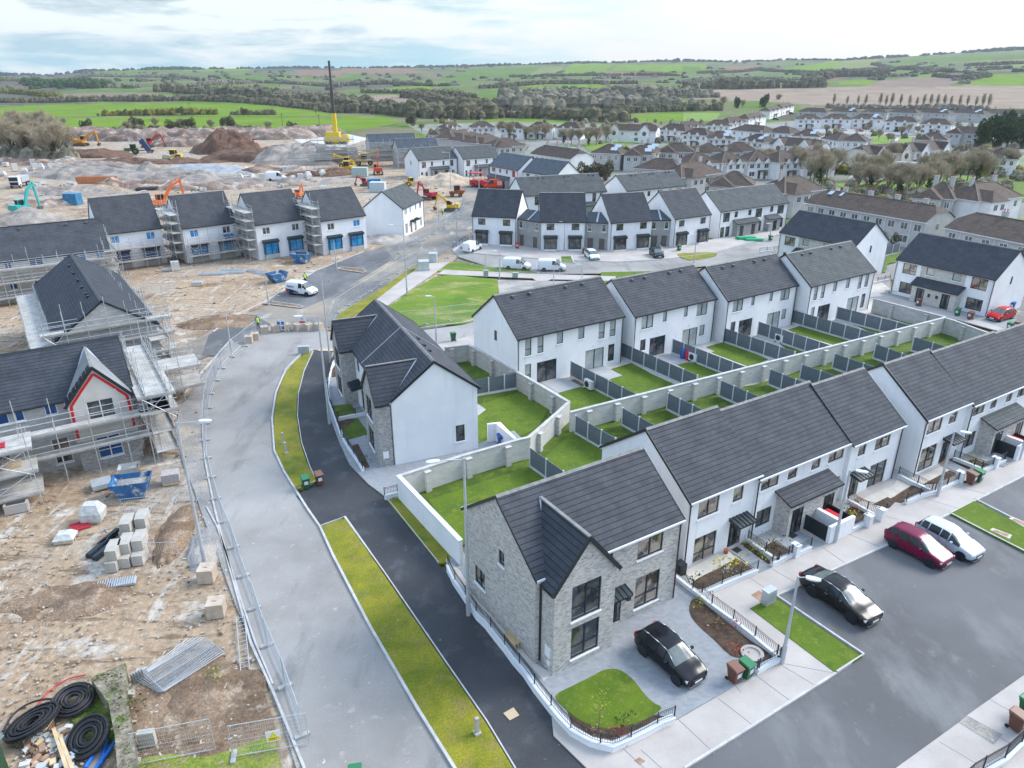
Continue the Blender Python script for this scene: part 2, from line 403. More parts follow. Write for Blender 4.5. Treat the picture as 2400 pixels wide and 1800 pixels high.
def wall_mb(Ln, D, e, r, opens, base=-.5, mside=None, depth=.14, hip=False):
    """four walls with real openings; opens: (side, u, z, w, h)"""
    mb = MB(); mside = mside or {}
    for side, W in (('F', Ln), ('R', D), ('B', Ln), ('L', D)):
        (ox, oy), rz = side_T(side, Ln, D); M = Matrix.Translation((ox, oy, 0)) @ Matrix.Rotation(rz, 4, 'Z')
        ops = [(o[1], o[2], o[1]+o[3], o[2]+o[4]) for o in opens if o[0] == side]
        us = sorted({0.0, W, *[min(max(q, 0), W) for o in ops for q in (o[0], o[2])]}); zs = sorted({base, e, *[min(q, e) for o in ops for q in (o[1], o[3])]})
        m = mside.get(side, 0)
        def mf(u): return m if isinstance(m, int) else next((k for a, b, k in m if a <= u < b), 0)
        if not isinstance(m, int): us = sorted(set(us) | {q for a, b, k in m for q in (a, b) if 0 < q < W})
        def F(pts, mm, uvs=None): mb.face([M @ V(p) for p in pts], mm, uvs)
        for u0, u1 in zip(us, us[1:]):
            for z0, z1 in zip(zs, zs[1:]):
                uc, zc = (u0+u1)/2, (z0+z1)/2
                if any(o[0] < uc < o[2] and o[1] < zc < o[3] for o in ops): continue
                F([(u0, 0, z0), (u1, 0, z0), (u1, 0, z1), (u0, 0, z1)], mf(uc), [(u0, z0), (u1, z0), (u1, z1), (u0, z1)])
        for a, b, c, d in ops:
            k = mf((a+c)/2)
            F([(a, 0, b), (a, depth, b), (a, depth, d), (a, 0, d)], k); F([(c, depth, b), (c, 0, b), (c, 0, d), (c, depth, d)], k)
            F([(a, 0, d), (a, depth, d), (c, depth, d), (c, 0, d)], k); F([(a, depth, b), (a, 0, b), (c, 0, b), (c, depth, b)], k)
            F([(a, depth, b), (c, depth, b), (c, depth, d), (a, depth, d)], k)
        if side in 'LR' and not hip:
            F([(0, 0, e), (W, 0, e), (W/2, 0, r)], mf(W/2), [(0, e), (W, e), (W/2, r)])
    return mb
def roof_mb(Ln, D, e, r, oe=.22, ov=.08, th=.14, drop=.03):
    """gable roof: two solid slopes"""
    mb = MB(); k = (r-e)/(D/2); zt = r+.1; ze = e+.1-oe*k
    for s in (0, 1):
        ya, yb = (-oe, D/2) if s == 0 else (D+oe, D/2)
        x0, x1 = -ov, Ln+ov
        q = [V((x0, ya, ze)), V((x1, ya, ze)), V((x1, yb, zt)), V((x0, yb, zt))]
        if s: q = [q[1], q[0], q[3], q[2]]
        sl = hypot(D/2+oe, zt-ze); n = len(q)
        uv = [(0, 0), (x1-x0, 0), (x1-x0, sl), (0, sl)]
        mb.face(q, 0, uv); lo = [p-V((0, 0, th)) for p in q]
        mb.face(lo[::-1], 1)
        for i in (0, 1, 3):
            j = (i+1) % 4
            mb.face([lo[i], lo[j], q[j], q[i]], 1)
    return mb
def ridge_mb(x0, x1, y, z, w=.16):
    mb = MB(); n = max(1, int((x1-x0)/.45)); st = (x1-x0)/n
    for i in range(n):
        a = x0+i*st; hgt = .05 if i % 2 else .062
        for b0, b1 in ((-1, 0), (0, 1)):
            za, zb = (z-.06, z+hgt) if b0 < 0 else (z+hgt, z-.06)
            mb.face([(a, y+b0*w, za), (a+st-.012, y+b0*w, za), (a+st-.012, y+b1*w, zb), (a, y+b1*w, zb)])
    return mb
def trims(t, Ln, D, e, r, oe=.22, ov=.08, gut=None, pipes=('FL', 'FR'), verge='LR', pm=None):
    k = (r-e)/(D/2); ze = e+.1-oe*k
    g = MB()
    for y in (-oe-.05, D+oe+.05): g.cbox((Ln/2, y, ze-.05), (Ln+2*ov, .11, .1))
    obj('gutter', g, gut or TRIM, t)
    for sd in verge:
        b = MB(); x = -ov-.015 if sd == 'L' else Ln+ov+.015
        for s in (0, 1):
            ya, yb = (-oe-.02, D/2) if s == 0 else (D+oe+.02, D/2)
            a = V((x, ya, ze)); c = V((x, yb, r+.1))
            b.face([a-V((.012, 0, .2)), c-V((.012, 0, .2)), c+V((-.012, 0, .035)), a+V((-.012, 0, .035))][::1 if s else -1])
            b.face([a-V((-.012, 0, .2)), c-V((-.012, 0, .2)), c+V((.012, 0, .035)), a+V((.012, 0, .035))][::-1 if s else 1])
            b.face([a+V((-.012, 0, .035)), c+V((-.012, 0, .035)), c+V((.012, 0, .035)), a+V((.012, 0, .035))])
        obj('bargeboard', b, TRIM, t)
    for p in pipes:
        x = {'L': .09, 'R': Ln-.09}[p[1]]; y, yy = ((-.09, -oe-.05) if p[0] == 'F' else (D+.09, D+oe+.05))
        m = MB(); m.tube((x, y, -.1), (x, y, ze-.35), .045, 6); m.tube((x, y, ze-.36), (x, yy, ze-.1), .045, 6)
        obj('downpipe', m, pm or TRIM, t)
VENTC = {}
def vents(t, Ln, D, e, r, us, dz=.55, y_side=0):
    k = (r-e)/(D/2); yv = D/2-dz if y_side == 0 else D/2+dz; z = r+.1-dz*k
    if 'v' not in VENTC:
        v = MB(); v.box((-.14, -.18, -.08), (.14, .12, .1)); v.box((-.17, -.2, .1), (.17, .15, .13)); VENTC['v'] = v.mesh('roof_vent', mat('vent_grey', (.12, .13, .135), rough=.6))
    for u in us: link('roof_vent', VENTC['v'], t, (u, yv, z+.06))
HOUSES = {}
def house(key, q, label, roofm=None, wallm=None, wins=(), group=None, name='white_house', gl=None, mside=None, wmats=None, gut=None,
          pipes=('FL', 'FR'), verge='LR', ridge=True, vent=None, fr=None, cat='house', sill=True, base=-.6, oe=.22, roof=True, ov=.08):
    x, y, a, Ln, D, e, r, z0 = q
    t = thing(name, label, cat, (x, y, z0), R(a), group)
    HOUSES[key] = (t, q)
    ops = [w for w in wins if w[0] in 'FLRB']
    obj('wall', wall_mb(Ln, D, e-.05, r-.05, ops, base, mside), wmats or [wallm or WHITE], t)
    if roof:
        rf = obj('roof', roof_mb(Ln, D, e, r, oe, ov=ov), [roofm or TILE, TRIM], t)
        if ridge: obj('ridge', ridge_mb(-.08, Ln+.08, D/2, r+.1), RIDGE if ridge is True else ridge, rf)
        trims(t, Ln, D, e, r, oe, ov, gut, pipes, verge)
        if vent: vents(t, Ln, D, e, r, vent)
    for w in wins:
        kind = w[5] if len(w) > 5 else 'v'
        add_win(t, w[0], Ln, D, w[1], w[2], w[3], w[4], kind, w[6] if len(w) > 6 and w[6] else gl, fr, sill)
    return t
def lean_canopy(t, u0, u1, ztop, zbot, depth, roofm, brick=None, doors=(), base=-.2, name='porch'):
    """a brick porch box under a tiled lean-to roof"""
    p = MB()
    if brick:
        p.box((u0+.25, -depth, base), (u0+.28, -.001, ztop-.1)); 
    m = MB(); th = .12
    q = [V((u0, -depth-.25, zbot)), V((u1, -depth-.25, zbot)), V((u1, 0, ztop)), V((u0, 0, ztop))]
    sl = (q[3]-q[0]).length
    m.face(q, 0, [(0, 0), (u1-u0, 0), (u1-u0, sl), (0, sl)])
    lo = [v-V((0, 0, th)) for v in q]; m.face(lo[::-1], 1)
    for i in range(4): m.face([lo[i], lo[(i+1) % 4], q[(i+1) % 4], q[i]], 1)
    po = None
    if brick:
        w = MB(); a, b = u0+.3, u1-.3; zt = zbot+.12
        ops = sorted(doors); xs = sorted({a, b, *[x for d in ops for x in (d[0], d[0]+d[1])]})
        for x0, x1 in zip(xs, xs[1:]):
            xc = (x0+x1)/2; z0 = base
            hit = [d for d in ops if d[0] < xc < d[0]+d[1]]
            if hit: z0 = 2.15+hit[0][2]
            w.face([(x0, -depth, z0), (x1, -depth, z0), (x1, -depth, zt), (x0, -depth, zt)])
        for x, s in ((a, 0), (b, 1)):
            f = [(x, 0, base), (x, -depth, base), (x, -depth, zt), (x, 0, ztop-.12)]
            w.face(f if not s else f[::-1], 0, [(0, base), (depth, base), (depth, zt), (0, ztop-.12)] if not s else [(0, ztop-.12), (depth, zt), (depth, base), (0, base)])
        po = obj(name, w, brick, t)
        for d in ops:
            for xx in (d[0], d[0]+d[1]):
                pass
            fm, pm = win_meshes(d[1], 2.15+d[2], 'door', GLASS, DOORM)
            o = link('door', fm, t, (d[0], -depth, 0)); link('door_glass', pm, o)
    obj('porch_roof', m, [roofm, TRIM], po or t)
    return po
def seam_canopy(t, u0, u1, z, depth, thick=.22, y=0.0, seams=6):
    m = MB(); m.poly([(u0, y, z), (u1, y, z), (u1, y-depth, z-.14), (u0, y-depth, z-.14), (u0, y, z+thick+.1), (u1, y, z+thick+.1), (u1, y-depth, z+thick-.12), (u0, y-depth, z+thick-.12)],
           ((0, 3, 2, 1), (4, 7, 6, 5)[::-1], (3, 7, 4, 0)[::-1], (1, 5, 6, 2)[::-1], (2, 6, 7, 3)[::-1]))
    for i in range(seams+1):
        x = u0+(u1-u0)*i/seams; m.bar((x, y, z+thick+.12), (x, y-depth, z+thick-.1), .03, .05)
    return obj('door_canopy' if depth < 1 else 'canopy', m, ZINC, t)
def box_bay(t, u0, w, z0, z1, depth=.55, gl=None, basem=None, seam=True):
    """ground floor box bay: plinth, dark posts, glass, seamed metal cap"""
    b = MB(); b.box((u0, -depth, -.5), (u0+w, .0, z0)); bay = obj('bay_window', b, basem or WHITE, t)
    f = MB(); tt = .16
    for x in (u0, u0+w-tt): f.box((x, -depth+.002, z0), (x+tt, -depth+tt, z1))
    f.box((u0+tt, -depth+.03, z0), (u0+w-tt, -depth+.1, z0+.07)); f.box((u0+tt, -depth+.03, z1-.09), (u0+w-tt, -depth+.1, z1))
    f.box((u0+w/2-.04, -depth+.03, z0+.07), (u0+w/2+.04, -depth+.1, z1-.09))
    f.box((u0+tt, -depth+.035, z0+(z1-z0)*.66), (u0+w-tt, -depth+.09, z0+(z1-z0)*.66+.06))
    f.box((u0, -.1, z0), (u0+.07, 0, z1)); f.box((u0+w-.07, -.1, z0), (u0+w, 0, z1))
    obj('window_frame', f, FRAME, bay)
    g = MB(); g.box((u0+.03, -depth+.07, z0+.01), (u0+w-.03, -.02, z1-.01)); obj('pane', g, gl or GLASS, bay)
    c = MB(); c.box((u0-.13, -depth-.16, z1), (u0+w+.13, .0, z1+.3)); 
    c.poly([(u0-.13, -depth-.16, z1+.302), (u0+w+.13, -depth-.16, z1+.302), (u0+w+.13, 0, z1+.5), (u0-.13, 0, z1+.5)], ((0, 1, 2, 3),))
    for i in range(8):
        x = u0-.13+(w+.26)*i/7; c.bar((x, -depth-.16, z1+.31), (x, 0, z1+.52), .03, .05); c.bar((x, -depth-.175, z1), (x, -depth-.175, z1+.32), .03, .03)
    obj('bay_roof', c, ZINC, bay)
def wall_light(t, u, z, y=0):
    m = MB(); m.box((u-.06, y-.14, z), (u+.06, y, z+.22)); obj('wall_light', m, FRAME, t)
def meter(t, side, Ln, D, u, z, w=.45, h=.6):
    (ox, oy), rz = side_T(side, Ln, D); m = MB(); m.box((0, -.04, 0), (w, 0, h))
    obj('meter_box', m, mat('meter_white', (.74, .75, .76), rough=.6), t, V((ox, oy, 0))+Matrix.Rotation(rz, 3, 'Z') @ V((u, 0, z)), rz)
def cross_gable(t, x0, x1, e, r, yf, D, em, rm, wallm, roofm, wins, ztop_main, k_main, verge=True, side_w=None, ov=.12):
    """a gabled projection (bay) on the front: walls and its own roof running back into the main slope"""
    xm = (x0+x1)/2; W = x1-x0; dep = -yf
    ops = [('F', *w[1:5]) for w in wins]
    mb = MB(); M0 = Matrix.Translation((x0, yf, 0))
    tmp = wall_mb(W, dep, e-.05, r, ops, -.6, None)
    # front with its gable: reuse the wall builder's front, then side walls and the front triangle
    for f, m, uv in zip(tmp.f, tmp.m, tmp.uvs):
        pts = [V(tmp.v[i]) for i in f]
        if all(abs(p.y-dep) < 1e-6 for p in pts): continue          # the side inside the house
        if len(f) == 3: continue
        mb.face([M0 @ p for p in pts], m, uv)
    mb.face([(x0, yf, e-.05), (x1, yf, e-.05), (xm, yf, r-.03)], 0, [(0, e-.05), (W, e-.05), (W/2, r-.03)])
    bay = obj('front_gable', mb, wallm, t)
    yb = (r+.1-(em+.1))/k_main                   # where the gable ridge meets the main slope
    ye = max(0, (e+.1-(em+.1))/k_main)
    k = (r-e)/(W/2); oe = .2; ze = e+.1-oe*k; ysw = (ze-(em+.1))/k_main
    rf = MB(); th = .14
    for s in (-1, 1):
        xe = xm+s*(W/2+oe)
        q = [V((xe, yf-ov, ze)), V((xm, yf-ov, r+.1)), V((xm, yb, r+.1)), V((xe, max(ysw, -.2), ze))]
        sl = hypot(W/2+oe, r+.1-ze)
        uv = [(yf, 0), (yf, sl), (yb, sl), (ysw, 0)]
        if s > 0: rf.face(q[::-1], 0, [(-a, b) for a, b in uv[::-1]][::1])
        else: rf.face(q, 0, uv)
        if s > 0: rf.m[-1] = 0
        lo = [p-V((0, 0, th)) for p in q]
        rf.face(lo if s > 0 else lo[::-1], 1)
        rf.face([lo[0], q[0], q[1], lo[1]] if s < 0 else [lo[1], q[1], q[0], lo[0]], 1)
        rf.face([lo[3], q[3], q[0], lo[0]] if s < 0 else [lo[0], q[0], q[3], lo[3]], 1)
    ro = obj('gable_roof', rf, [roofm, TRIM], bay)
    b = MB()
    for s in (-1, 1):
        b.bar((xm+s*(W/2+oe), yf-ov-.02, ze-.06), (xm, yf-ov-.02, r+.04), .04, .24)
    obj('bargeboard', b, TRIM, bay)
    vl = MB()
    for s in (-1, 1):
        a = V((xm+s*(W/2+oe), max(ysw, -.2), ze+.03)); c = V((xm, yb, r+.13)); vl.bar(a, c, .16, .02)
    obj('valley', vl, LEAD, bay)
    rd = MB(); rd.bar((xm, yf-ov, r+.13), (xm, yb, r+.13), .2, .07); obj('ridge', rd, RIDGE, bay)
    for w in wins:
        fm, pm = win_meshes(w[3], w[4], w[5], w[6] if len(w) > 6 else GLASS, w[7] if len(w) > 7 else FRAME)
        o = link('window', fm, t, (x0+w[1], yf, w[2])); link('pane', pm, o); link('sill', sill_mesh(w[3]), o)
    return bay
# ------------------------------------------------------------------ the new estate (origin x, y, heading, length, depth, eaves, ridge, base)
semi = 'white new houses seen from behind beyond the back gardens'
def rear(Ln, kind):
    """openings of a pair of semis seen from the garden side"""
    B_ = GLASS_B
    if kind == 'tall':
        o = [('F', .95, 3.3, .74, 1.9, 't', B_), ('F', 2.43, 3.3, .74, 1.9, 't', B_), ('F', 4.82, 3.82, .78, 1.35, 's', B_)]
        o += [('F', Ln-.95-.84, 3.3, .82, 1.9, 't', B_), ('F', Ln-2.45-.84, 3.3, .82, 1.9, 't', B_), ('F', Ln-5.2-.8, 3.82, .8, 1.35, 's', B_)]
        g = [('F', .96, .55, .72, 1.85, 't', B_), ('F', 2.4, .02, 2.45, 2.3, 'slide', GLASS), ('F', Ln-.95-.9, .45, .88, 1.95, 't', GLASS), ('F', Ln-2.45-2.5, .02, 2.5, 2.3, 'slide', B_)]
    else:
        o = [('F', 1.07, 3.6, 1.7, 1.55, 'v', B_), ('F', 4.2, 3.9, .6, 1.25, 's', B_), ('F', Ln-4.2-.75, 3.9, .6, 1.25, 's', B_), ('F', Ln-1.2-1.7, 3.6, 1.7, 1.55, 'v', GLASS_B)]
        g = [('F', 1.09, 1.1, .8, 1.3, 's', GLASS), ('F', 2.5, .02, 2.35, 2.3, 'slide', GLASS), ('F', Ln-2.45-2.4, .02, 2.4, 2.3, 'slide', GLASS_B), ('F', Ln-1.3-.85, 1.1, .85, 1.3, 's', B_)]
    return o+g
A_ = 33.0
M1 = (.51, 67.30, 32.84, 13.56, 8.53, 5.40, 8.64, .01)
house('M1', M1, 'white pair of houses with tall narrow back windows, nearest the corner houses', wins=rear(13.56, 'tall')+[('L', 4.2, 3.95, .55, 1.1, 's')], group=semi, vent=(1.9, 4.0, 8.6, 10.8), gl=GLASS)
house('M2', (13.13, 74.61, 33.16, 12.38, 8.04, 5.38, 8.39, -.01), 'second white pair of houses, blue and red barrel bins on its patio', wins=rear(12.38, 'wide'), group=semi, vent=(2.5, 4.4, 8.2, 10.0))
house('M3', (24.75, 80.84, 33.0, 12.40, 7.63, 5.30, 8.34, -.03), 'third white pair of houses along the back gardens, round water tub by its patio', wins=rear(12.4, 'wide'), group=semi, vent=(2.4, 4.2, 8.0, 9.8), roofm=TILE)
house('M4', (36.44, 86.63, 33.8, 13.53, 8.21, 5.35, 8.43, -.01), 'farthest white pair of houses in the garden row, by the red barrel bin', wins=rear(13.53, 'tall'), group=semi, vent=(2.6, 4.3, 8.6, 10.6), roofm=TILE_G)
for k in ('M1', 'M2', 'M3', 'M4'):
    t, q = HOUSES[k]; Ln = q[3]
    for u in (3.6, Ln-3.9):
        m = MB(); m.lathe([(0.001, -.06), (.09, -.06), (.09, 0), (0.001, 0)], 8, 0, M=Matrix.Translation((u, 0, 2.75)) @ Matrix.Rotation(-pi/2, 4, 'X')); obj('flue_vent', m, FRAMEW, t)
def porch_pair(key, q, label, bL, bR, group, fly=1.4, stone=STONE, roofm=TILE_D, gl=None):
    Ln = q[3]; g = gl or GLASS_W
    w = [('F', 1.02, 3.35, 1.95, 1.45, 'vt', g), ('F', 4.35, 3.83, 1.1, 1.0, 's', GLASS_B), ('F', Ln-4.2-1.1, 3.83, 1.1, 1.0, 's', GLASS_B), ('F', Ln-.85-2.0, 3.35, 2.0, 1.5, 'vt', g),
         ('F', 1.07, .6, 1.9, 1.55, 'vt', GLASS), ('F', Ln-.85-2.05, .6, 2.05, 1.55, 'vt', GLASS), ('R', 4.0, 3.8, .55, 1.1, 's')]
    t = house(key, q, label, wins=w, group=group, roofm=roofm, wmats=[WHITE, stone], mside={'F': [(bL, bR, 1)]}, gl=GLASS)
    lean_canopy(t, bL-.3, bR+.3, 3.35, 2.5, 1.3, TILE_D, stone, [(bL+.7, 1.1, 0), (bR-1.9, 1.1, 0)])
    for u in (bL+2.4, bR-2.6): m = MB(); m.box((u, -1.48, 1.3), (u+.25, -1.3, 1.7)); obj('post_box', m, FRAME, t)
    return t
pp = 'white pairs of houses with a grey stone centre'
porch_pair('M6', (54.36, 101.56, -57.21, 13.19, 8.97, 5.15, 8.27, -.03), 'white pair of houses with stone centre, red car at its gable', 3.55, 9.6, pp)
porch_pair('M5', (43.99, 119.72, -55.95, 13.34, 8.66, 5.30, 8.31, -.01), 'white pair of houses with stone centre, bright white gable beside a small lawn', 3.6, 9.7, pp)
# --- corner block on the bend (its front looks left over the curved path)
L1 = (-16.83, 68.53, -66.21, 18.41, 7.17, 5.55, 8.30, .20)
t = house('L1', L1, 'white corner houses on the bend with two brick front gables', roofm=TILE, wins=[('R', 5.22, .9, .78, 1.5, 's', GLASS), ('F', 6.0, 3.6, 1.0, 1.2, 's'), ('F', 10.2, 3.4, 1.0, 1.5, 'v'), ('F', 12.3, 3.4, .9, 1.5, 'v'), ('F', 7.0, 0.05, 1.1, 2.15, 'door'), ('F', 10.4, .5, 1.6, 1.6, 'v')], pipes=('FR',), name='corner_house')
km = (8.30-5.55)/(7.17/2)
for x0, x1, y0 in ((1.6, 5.3, -1.3), (13.95, 18.35, -1.2)):
    cross_gable(t, x0, x1, 5.5, 7.75, y0, 7.17, 5.55, 8.3, BRICK2, TILE_D, [('F', .9, 3.2, 1.8, 1.9, 'vt', GLASS), ('F', .9, .5, 1.8, 1.8, 'vt', GLASS)], 0, km)
seam_canopy(t, 6.3, 8.0, 2.5, 1.1)
m = MB()
for x in (9.6,): m.tube((x, -.1, .1), (x, -.1, 4.9), .05, 6); m.tube((x+.35, -.1, .1), (x+.35, -.1, 4.9), .05, 6)
obj('downpipe', m, TRIM, t)
rr = MB(); rr.bar((9.3, -.25, 5.5), (9.3, 7.17/2, 8.42), .07, .05); rr.bar((9.3, 7.17/2, 8.42), (9.3, 7.4, 5.5), .07, .05); obj('roof_joint', rr, LEAD, t)
meter(t, 'R', 18.41, 7.17, -.95, .7)
for dy in (.9, 2.4, 3.6):
    v = MB(); v.box((-.2, -.1, -.05), (.2, .1, .12)); obj('roof_vent', v, TRIM, t, (10.2+dy*1.2, 7.17/2+.9, 8.4-.9*km+.05))
# --- the brick corner house in front
H1 = (1.19, 30.11, 32.35, 10.11, 7.46, 5.54, 8.30, .30)
t = house('H1', H1, 'grey brick corner house with one steep front gable and dark tiled roof', name='brick_house', wallm=BRICK, roofm=TILE, gut=TRIMW,
          wins=[('F', 6.9, 3.78, 1.9, 1.5, 'v', GLASS_W), ('F', 6.95, .3, 1.85, 2.2, 'vt', GLASS_W), ('F', 5.0, 0.0, .95, 2.1, 'door'), ('F', 4.5, 3.9, .6, 1.35, 's', GLASS),
                ('L', 3.85, 4.15, .6, .95, 's', GLASS), ('L', 1.15, 1.1, 1.15, 1.25, 'v', GLASS_W)], pipes=('FR',))
kh = (8.30-5.54)/(7.46/2)
cross_gable(t, .35, 4.32, 5.3, 7.78, -1.2, 7.46, 5.54, 8.3, BRICK, TILE_D, [('F', 1.1, 2.85, 1.9, 2.2, 'vt', GLASS), ('F', 1.15, .3, 1.85, 2.1, 'vt', GLASS)], 0, kh)
seam_canopy(t, 4.75, 6.1, 2.35, .75, .1, seams=4)
for zz, hh in ((.75, .7), (.25, .3)):
    m = MB(); m.box((-.04, -.95, zz), (0, -.5+(.0 if hh > .5 else -.2), zz+hh)); obj('meter_box', m, mat('meter_white', (.74, .75, .76)), t, (.35, 0, 0))
m = MB(); m.tube((.3, -.06, 0), (.3, -.06, 5.2), .06, 8); obj('downpipe', m, TRIM, t)
m = MB(); m.box((6.25, -.2, 1.35), (6.5, 0, 1.85)); obj('post_box', m, FRAME, t)
# --- the terrace beside it, stepping down the street
tg = 'white terraced houses along the parking street'
W_ = GLASS_W
t = house('T1a', (10.87, 38.29, 32.6, 6.36, 8.4, 5.2, 8.29, -.02), 'first white terraced house, next to the brick corner house', wins=[('F', .9, 3.48, 1.85, 1.35, 'v', W_), ('F', 4.05, 3.65, .95, 1.2, 's', W_), ('F', .9, .05, 2.0, 2.0, 'vt', W_), ('F', 4.1, .02, 1.25, 2.1, 'door')], group=tg, gut=TRIMW, pipes=('FL',), verge='L', name='terraced_house')
seam_canopy(t, 3.95, 5.6, 2.3, .95, .12, seams=5)
t = house('T1b', (16.1, 41.5, 32.3, 9.75, 8.2, 5.2, 8.29, -.25), 'white terraced pair with a brick porch, next to the first terraced house', wins=[('F', .45, 3.95, 1.75, 1.2, 'v', W_), ('F', 3.15, 3.95, .95, 1.15, 's', W_), ('F', 5.65, 3.95, .95, 1.15, 's', W_), ('F', 7.5, 3.95, 1.75, 1.2, 'v', W_), ('F', .45, 1.05, 1.5, 1.35, 'v', GLASS), ('F', 8.1, 1.05, 1.3, 1.35, 'v', GLASS)], group=tg, gut=TRIMW, pipes=('FL',), verge='', name='terraced_house')
lean_canopy(t, 2.0, 7.7, 3.55, 3.0, 1.2, TILE, BRICK, [(2.6, 1.15, .25), (5.95, 1.15, .25)], base=-.4)
meter(t, 'F', 9.75, 8.2, 2.28, .9, .01, .01)
t = house('T1c', (24.4, 46.4, 32.2, 6.25, 8.1, 5.2, 8.3, -.38), 'white terraced house at the right end of the first terrace, beside the gap', wins=[('F', .95, 3.85, .9, 1.2, 's', W_), ('F', 3.0, 3.75, 1.85, 1.35, 'v', W_), ('F', .7, .22, 1.15, 2.1, 'door'), ('F', 3.05, .4, 2.1, 2.1, 'vt', GLASS)], group=tg, gut=TRIMW, pipes=('FR',), verge='R', name='terraced_house')
seam_canopy(t, .4, 2.1, 2.5, .95, .12, seams=5)
t = house('T2a', (31.45, 49.95, 32.1, 6.15, 8.25, 5.2, 8.25, -.1), 'white terraced house that begins the second terrace, right of the gap', wins=[('F', .6, 3.6, 2.0, 1.45, 'v', W_), ('F', 3.6, 3.75, 1.1, 1.2, 's', W_), ('F', .55, .3, 2.2, 2.1, 'vt', W_), ('F', 3.6, .05, 1.2, 2.1, 'door')], group=tg, gut=TRIMW, pipes=('FL',), verge='L', name='terraced_house')
seam_canopy(t, 3.4, 5.1, 2.45, .95, .12, seams=5)
t = house('T2b', (36.8, 53.0, 32, 9.75, 8.2, 5.2, 8.29, -.3), 'white terraced pair in the second terrace sharing a brick porch', wins=[('F', .45, 3.95, 1.75, 1.2, 'v', W_), ('F', 3.15, 3.95, .95, 1.15, 's', W_), ('F', 5.65, 3.95, .95, 1.15, 's', W_), ('F', 7.5, 3.95, 1.75, 1.2, 'v', GLASS), ('F', .45, 1.05, 1.5, 1.35, 'v', GLASS), ('F', 8.1, 1.05, 1.3, 1.35, 'v', GLASS)], group=tg, gut=TRIMW, pipes=('FL',), verge='', name='terraced_house')
lean_canopy(t, 2.0, 7.7, 3.55, 3.0, 1.2, TILE_G, BRICK, [(2.6, 1.15, .25), (5.95, 1.15, .25)], base=-.4)
house('T2c', (45.1, 58.05, 32, 6.1, 8.2, 5.2, 8.3, -.4), 'white terraced house at the end of the second terrace, at the picture edge', wins=[('F', .95, 3.85, .9, 1.2, 's', W_), ('F', 3.0, 3.75, 1.85, 1.35, 'v', W_), ('F', 3.05, .4, 2.1, 2.1, 'vt', GLASS)], group=tg, gut=TRIMW, pipes=('FR',), verge='R', name='terraced_house')
# --- the row with dark box bays beyond the green, joined by low grey links
bg_ = 'white houses with dark box bays on the crescent'
def bay_house(key, q, label, group, roofm=TILE_D, gl=None, blue=False, wallm=None, u=(1.12, 1.36, .74, 2.22), film=None, vent=None):
    Ln = q[3]; a, w, b, bw = u; f = film or [gl or GLASS]*4
    frm = FRAMEW if blue else None
    t = house(key, q, label, wins=[('F', a, 3.65, w, 1.15, 'v', f[0]), ('F', Ln-a-w, 3.65, w, 1.15, 'v', f[1])], group=group, roofm=roofm, wallm=wallm, pipes=('FL', 'FR') if not blue else (), ridge=True, fr=frm, vent=vent)
    for i, x in enumerate((b, Ln-b-bw)): box_bay(t, x, bw, .35, 2.25, .55, f[2+i], BLOCK if blue else None)
    return t
QB = {'B1': (-7.26, 134.42, -13.83, 8.25, 9.49, 5.28, 9.33, .02), 'B2': (4.97, 129.18, 0, 8.02, 8.65, 5.20, 9.43, -.01), 'B3': (17.28, 128.33, 19.24, 8.26, 8.6, 5.19, 9.36, -.02), 'B4': (29.06, 131.30, 32.11, 8.92, 9.08, 5.29, 9.41, .01)}
for (k, q), lb in zip(QB.items(), ('bay fronted white house at the left end of the crescent, white van at its corner', 'bay fronted white house standing between the first two grey links, red bin on its left', 'bay fronted white house with a white car parked at its left corner', 'bay fronted white house with a black car parked at its left corner')):
    bay_house(k, q, lb, bg_, TILE_D if k != 'B4' else TILE)
def link_between(qa, qb, label):
    ax, ay, aa, al = qa[:4]; bx, by, ba = qb[:3]
    p = V((ax, ay, 0))+Matrix.Rotation(R(aa), 3, 'Z') @ V((al+.05, .9, 0)); q = V((bx, by, 0))+Matrix.Rotation(R(ba), 3, 'Z') @ V((-.05, .9, 0))
    d = q-p; Ln = d.length; rz = atan2(d.y, d.x)
    t = thing('link_building', label, 'building', p, rz, 'grey link buildings between the crescent houses')
    obj('wall', wall_mb(Ln, 5.2, 4.9, 6.2, [('F', .35, 3.3, .75, 1.3), ('F', Ln-1.1, 3.3, .75, 1.3), ('F', .45, 0, 1.0, 2.1), ('F', Ln-1.5, 0, 1.0, 2.1)], -.4), [GREYREND], t)
    obj('roof', roof_mb(Ln, 5.2, 4.9, 6.2, .15, 0), [SLATE, TRIM], t)
    s = MB(); s.bar((Ln/2, -.2, 5.0), (Ln/2, 2.6, 6.36), .3, .05); obj('roof_joint', s, LEAD, t)
    for u in (.35, Ln-1.1): add_win(t, 'F', Ln, 5.2, u, 3.3, .75, 1.3, 's', GLASS, FRAMEW)
    for u in (.45, Ln-1.5): g = MB(); g.face([(u, .13, 0), (u+1, .13, 0), (u+1, .13, 2.1), (u, .13, 2.1)]); obj('passage_door', g, mat('passage_timber', (.12, .10, .09)), t)
link_between(QB['B1'], QB['B2'], 'grey link building right of the first bay fronted house'); link_between(QB['B2'], QB['B3'], 'grey link building between the second and third bay fronted houses'); link_between(QB['B3'], QB['B4'], 'grey link building between the third and fourth bay fronted houses')
def porch_row(key, q, label, porches, wins, group, roofm, wallm=None, vent=None):
    t = house(key, q, label, wins=wins, group=group, roofm=roofm, wallm=wallm, vent=vent)
    for a, b, ds in porches: lean_canopy(t, a, b, 3.25, 2.6, 1.2, roofm, GREYREND, ds)
    return t
pr = 'white houses with grey lean-to porches'
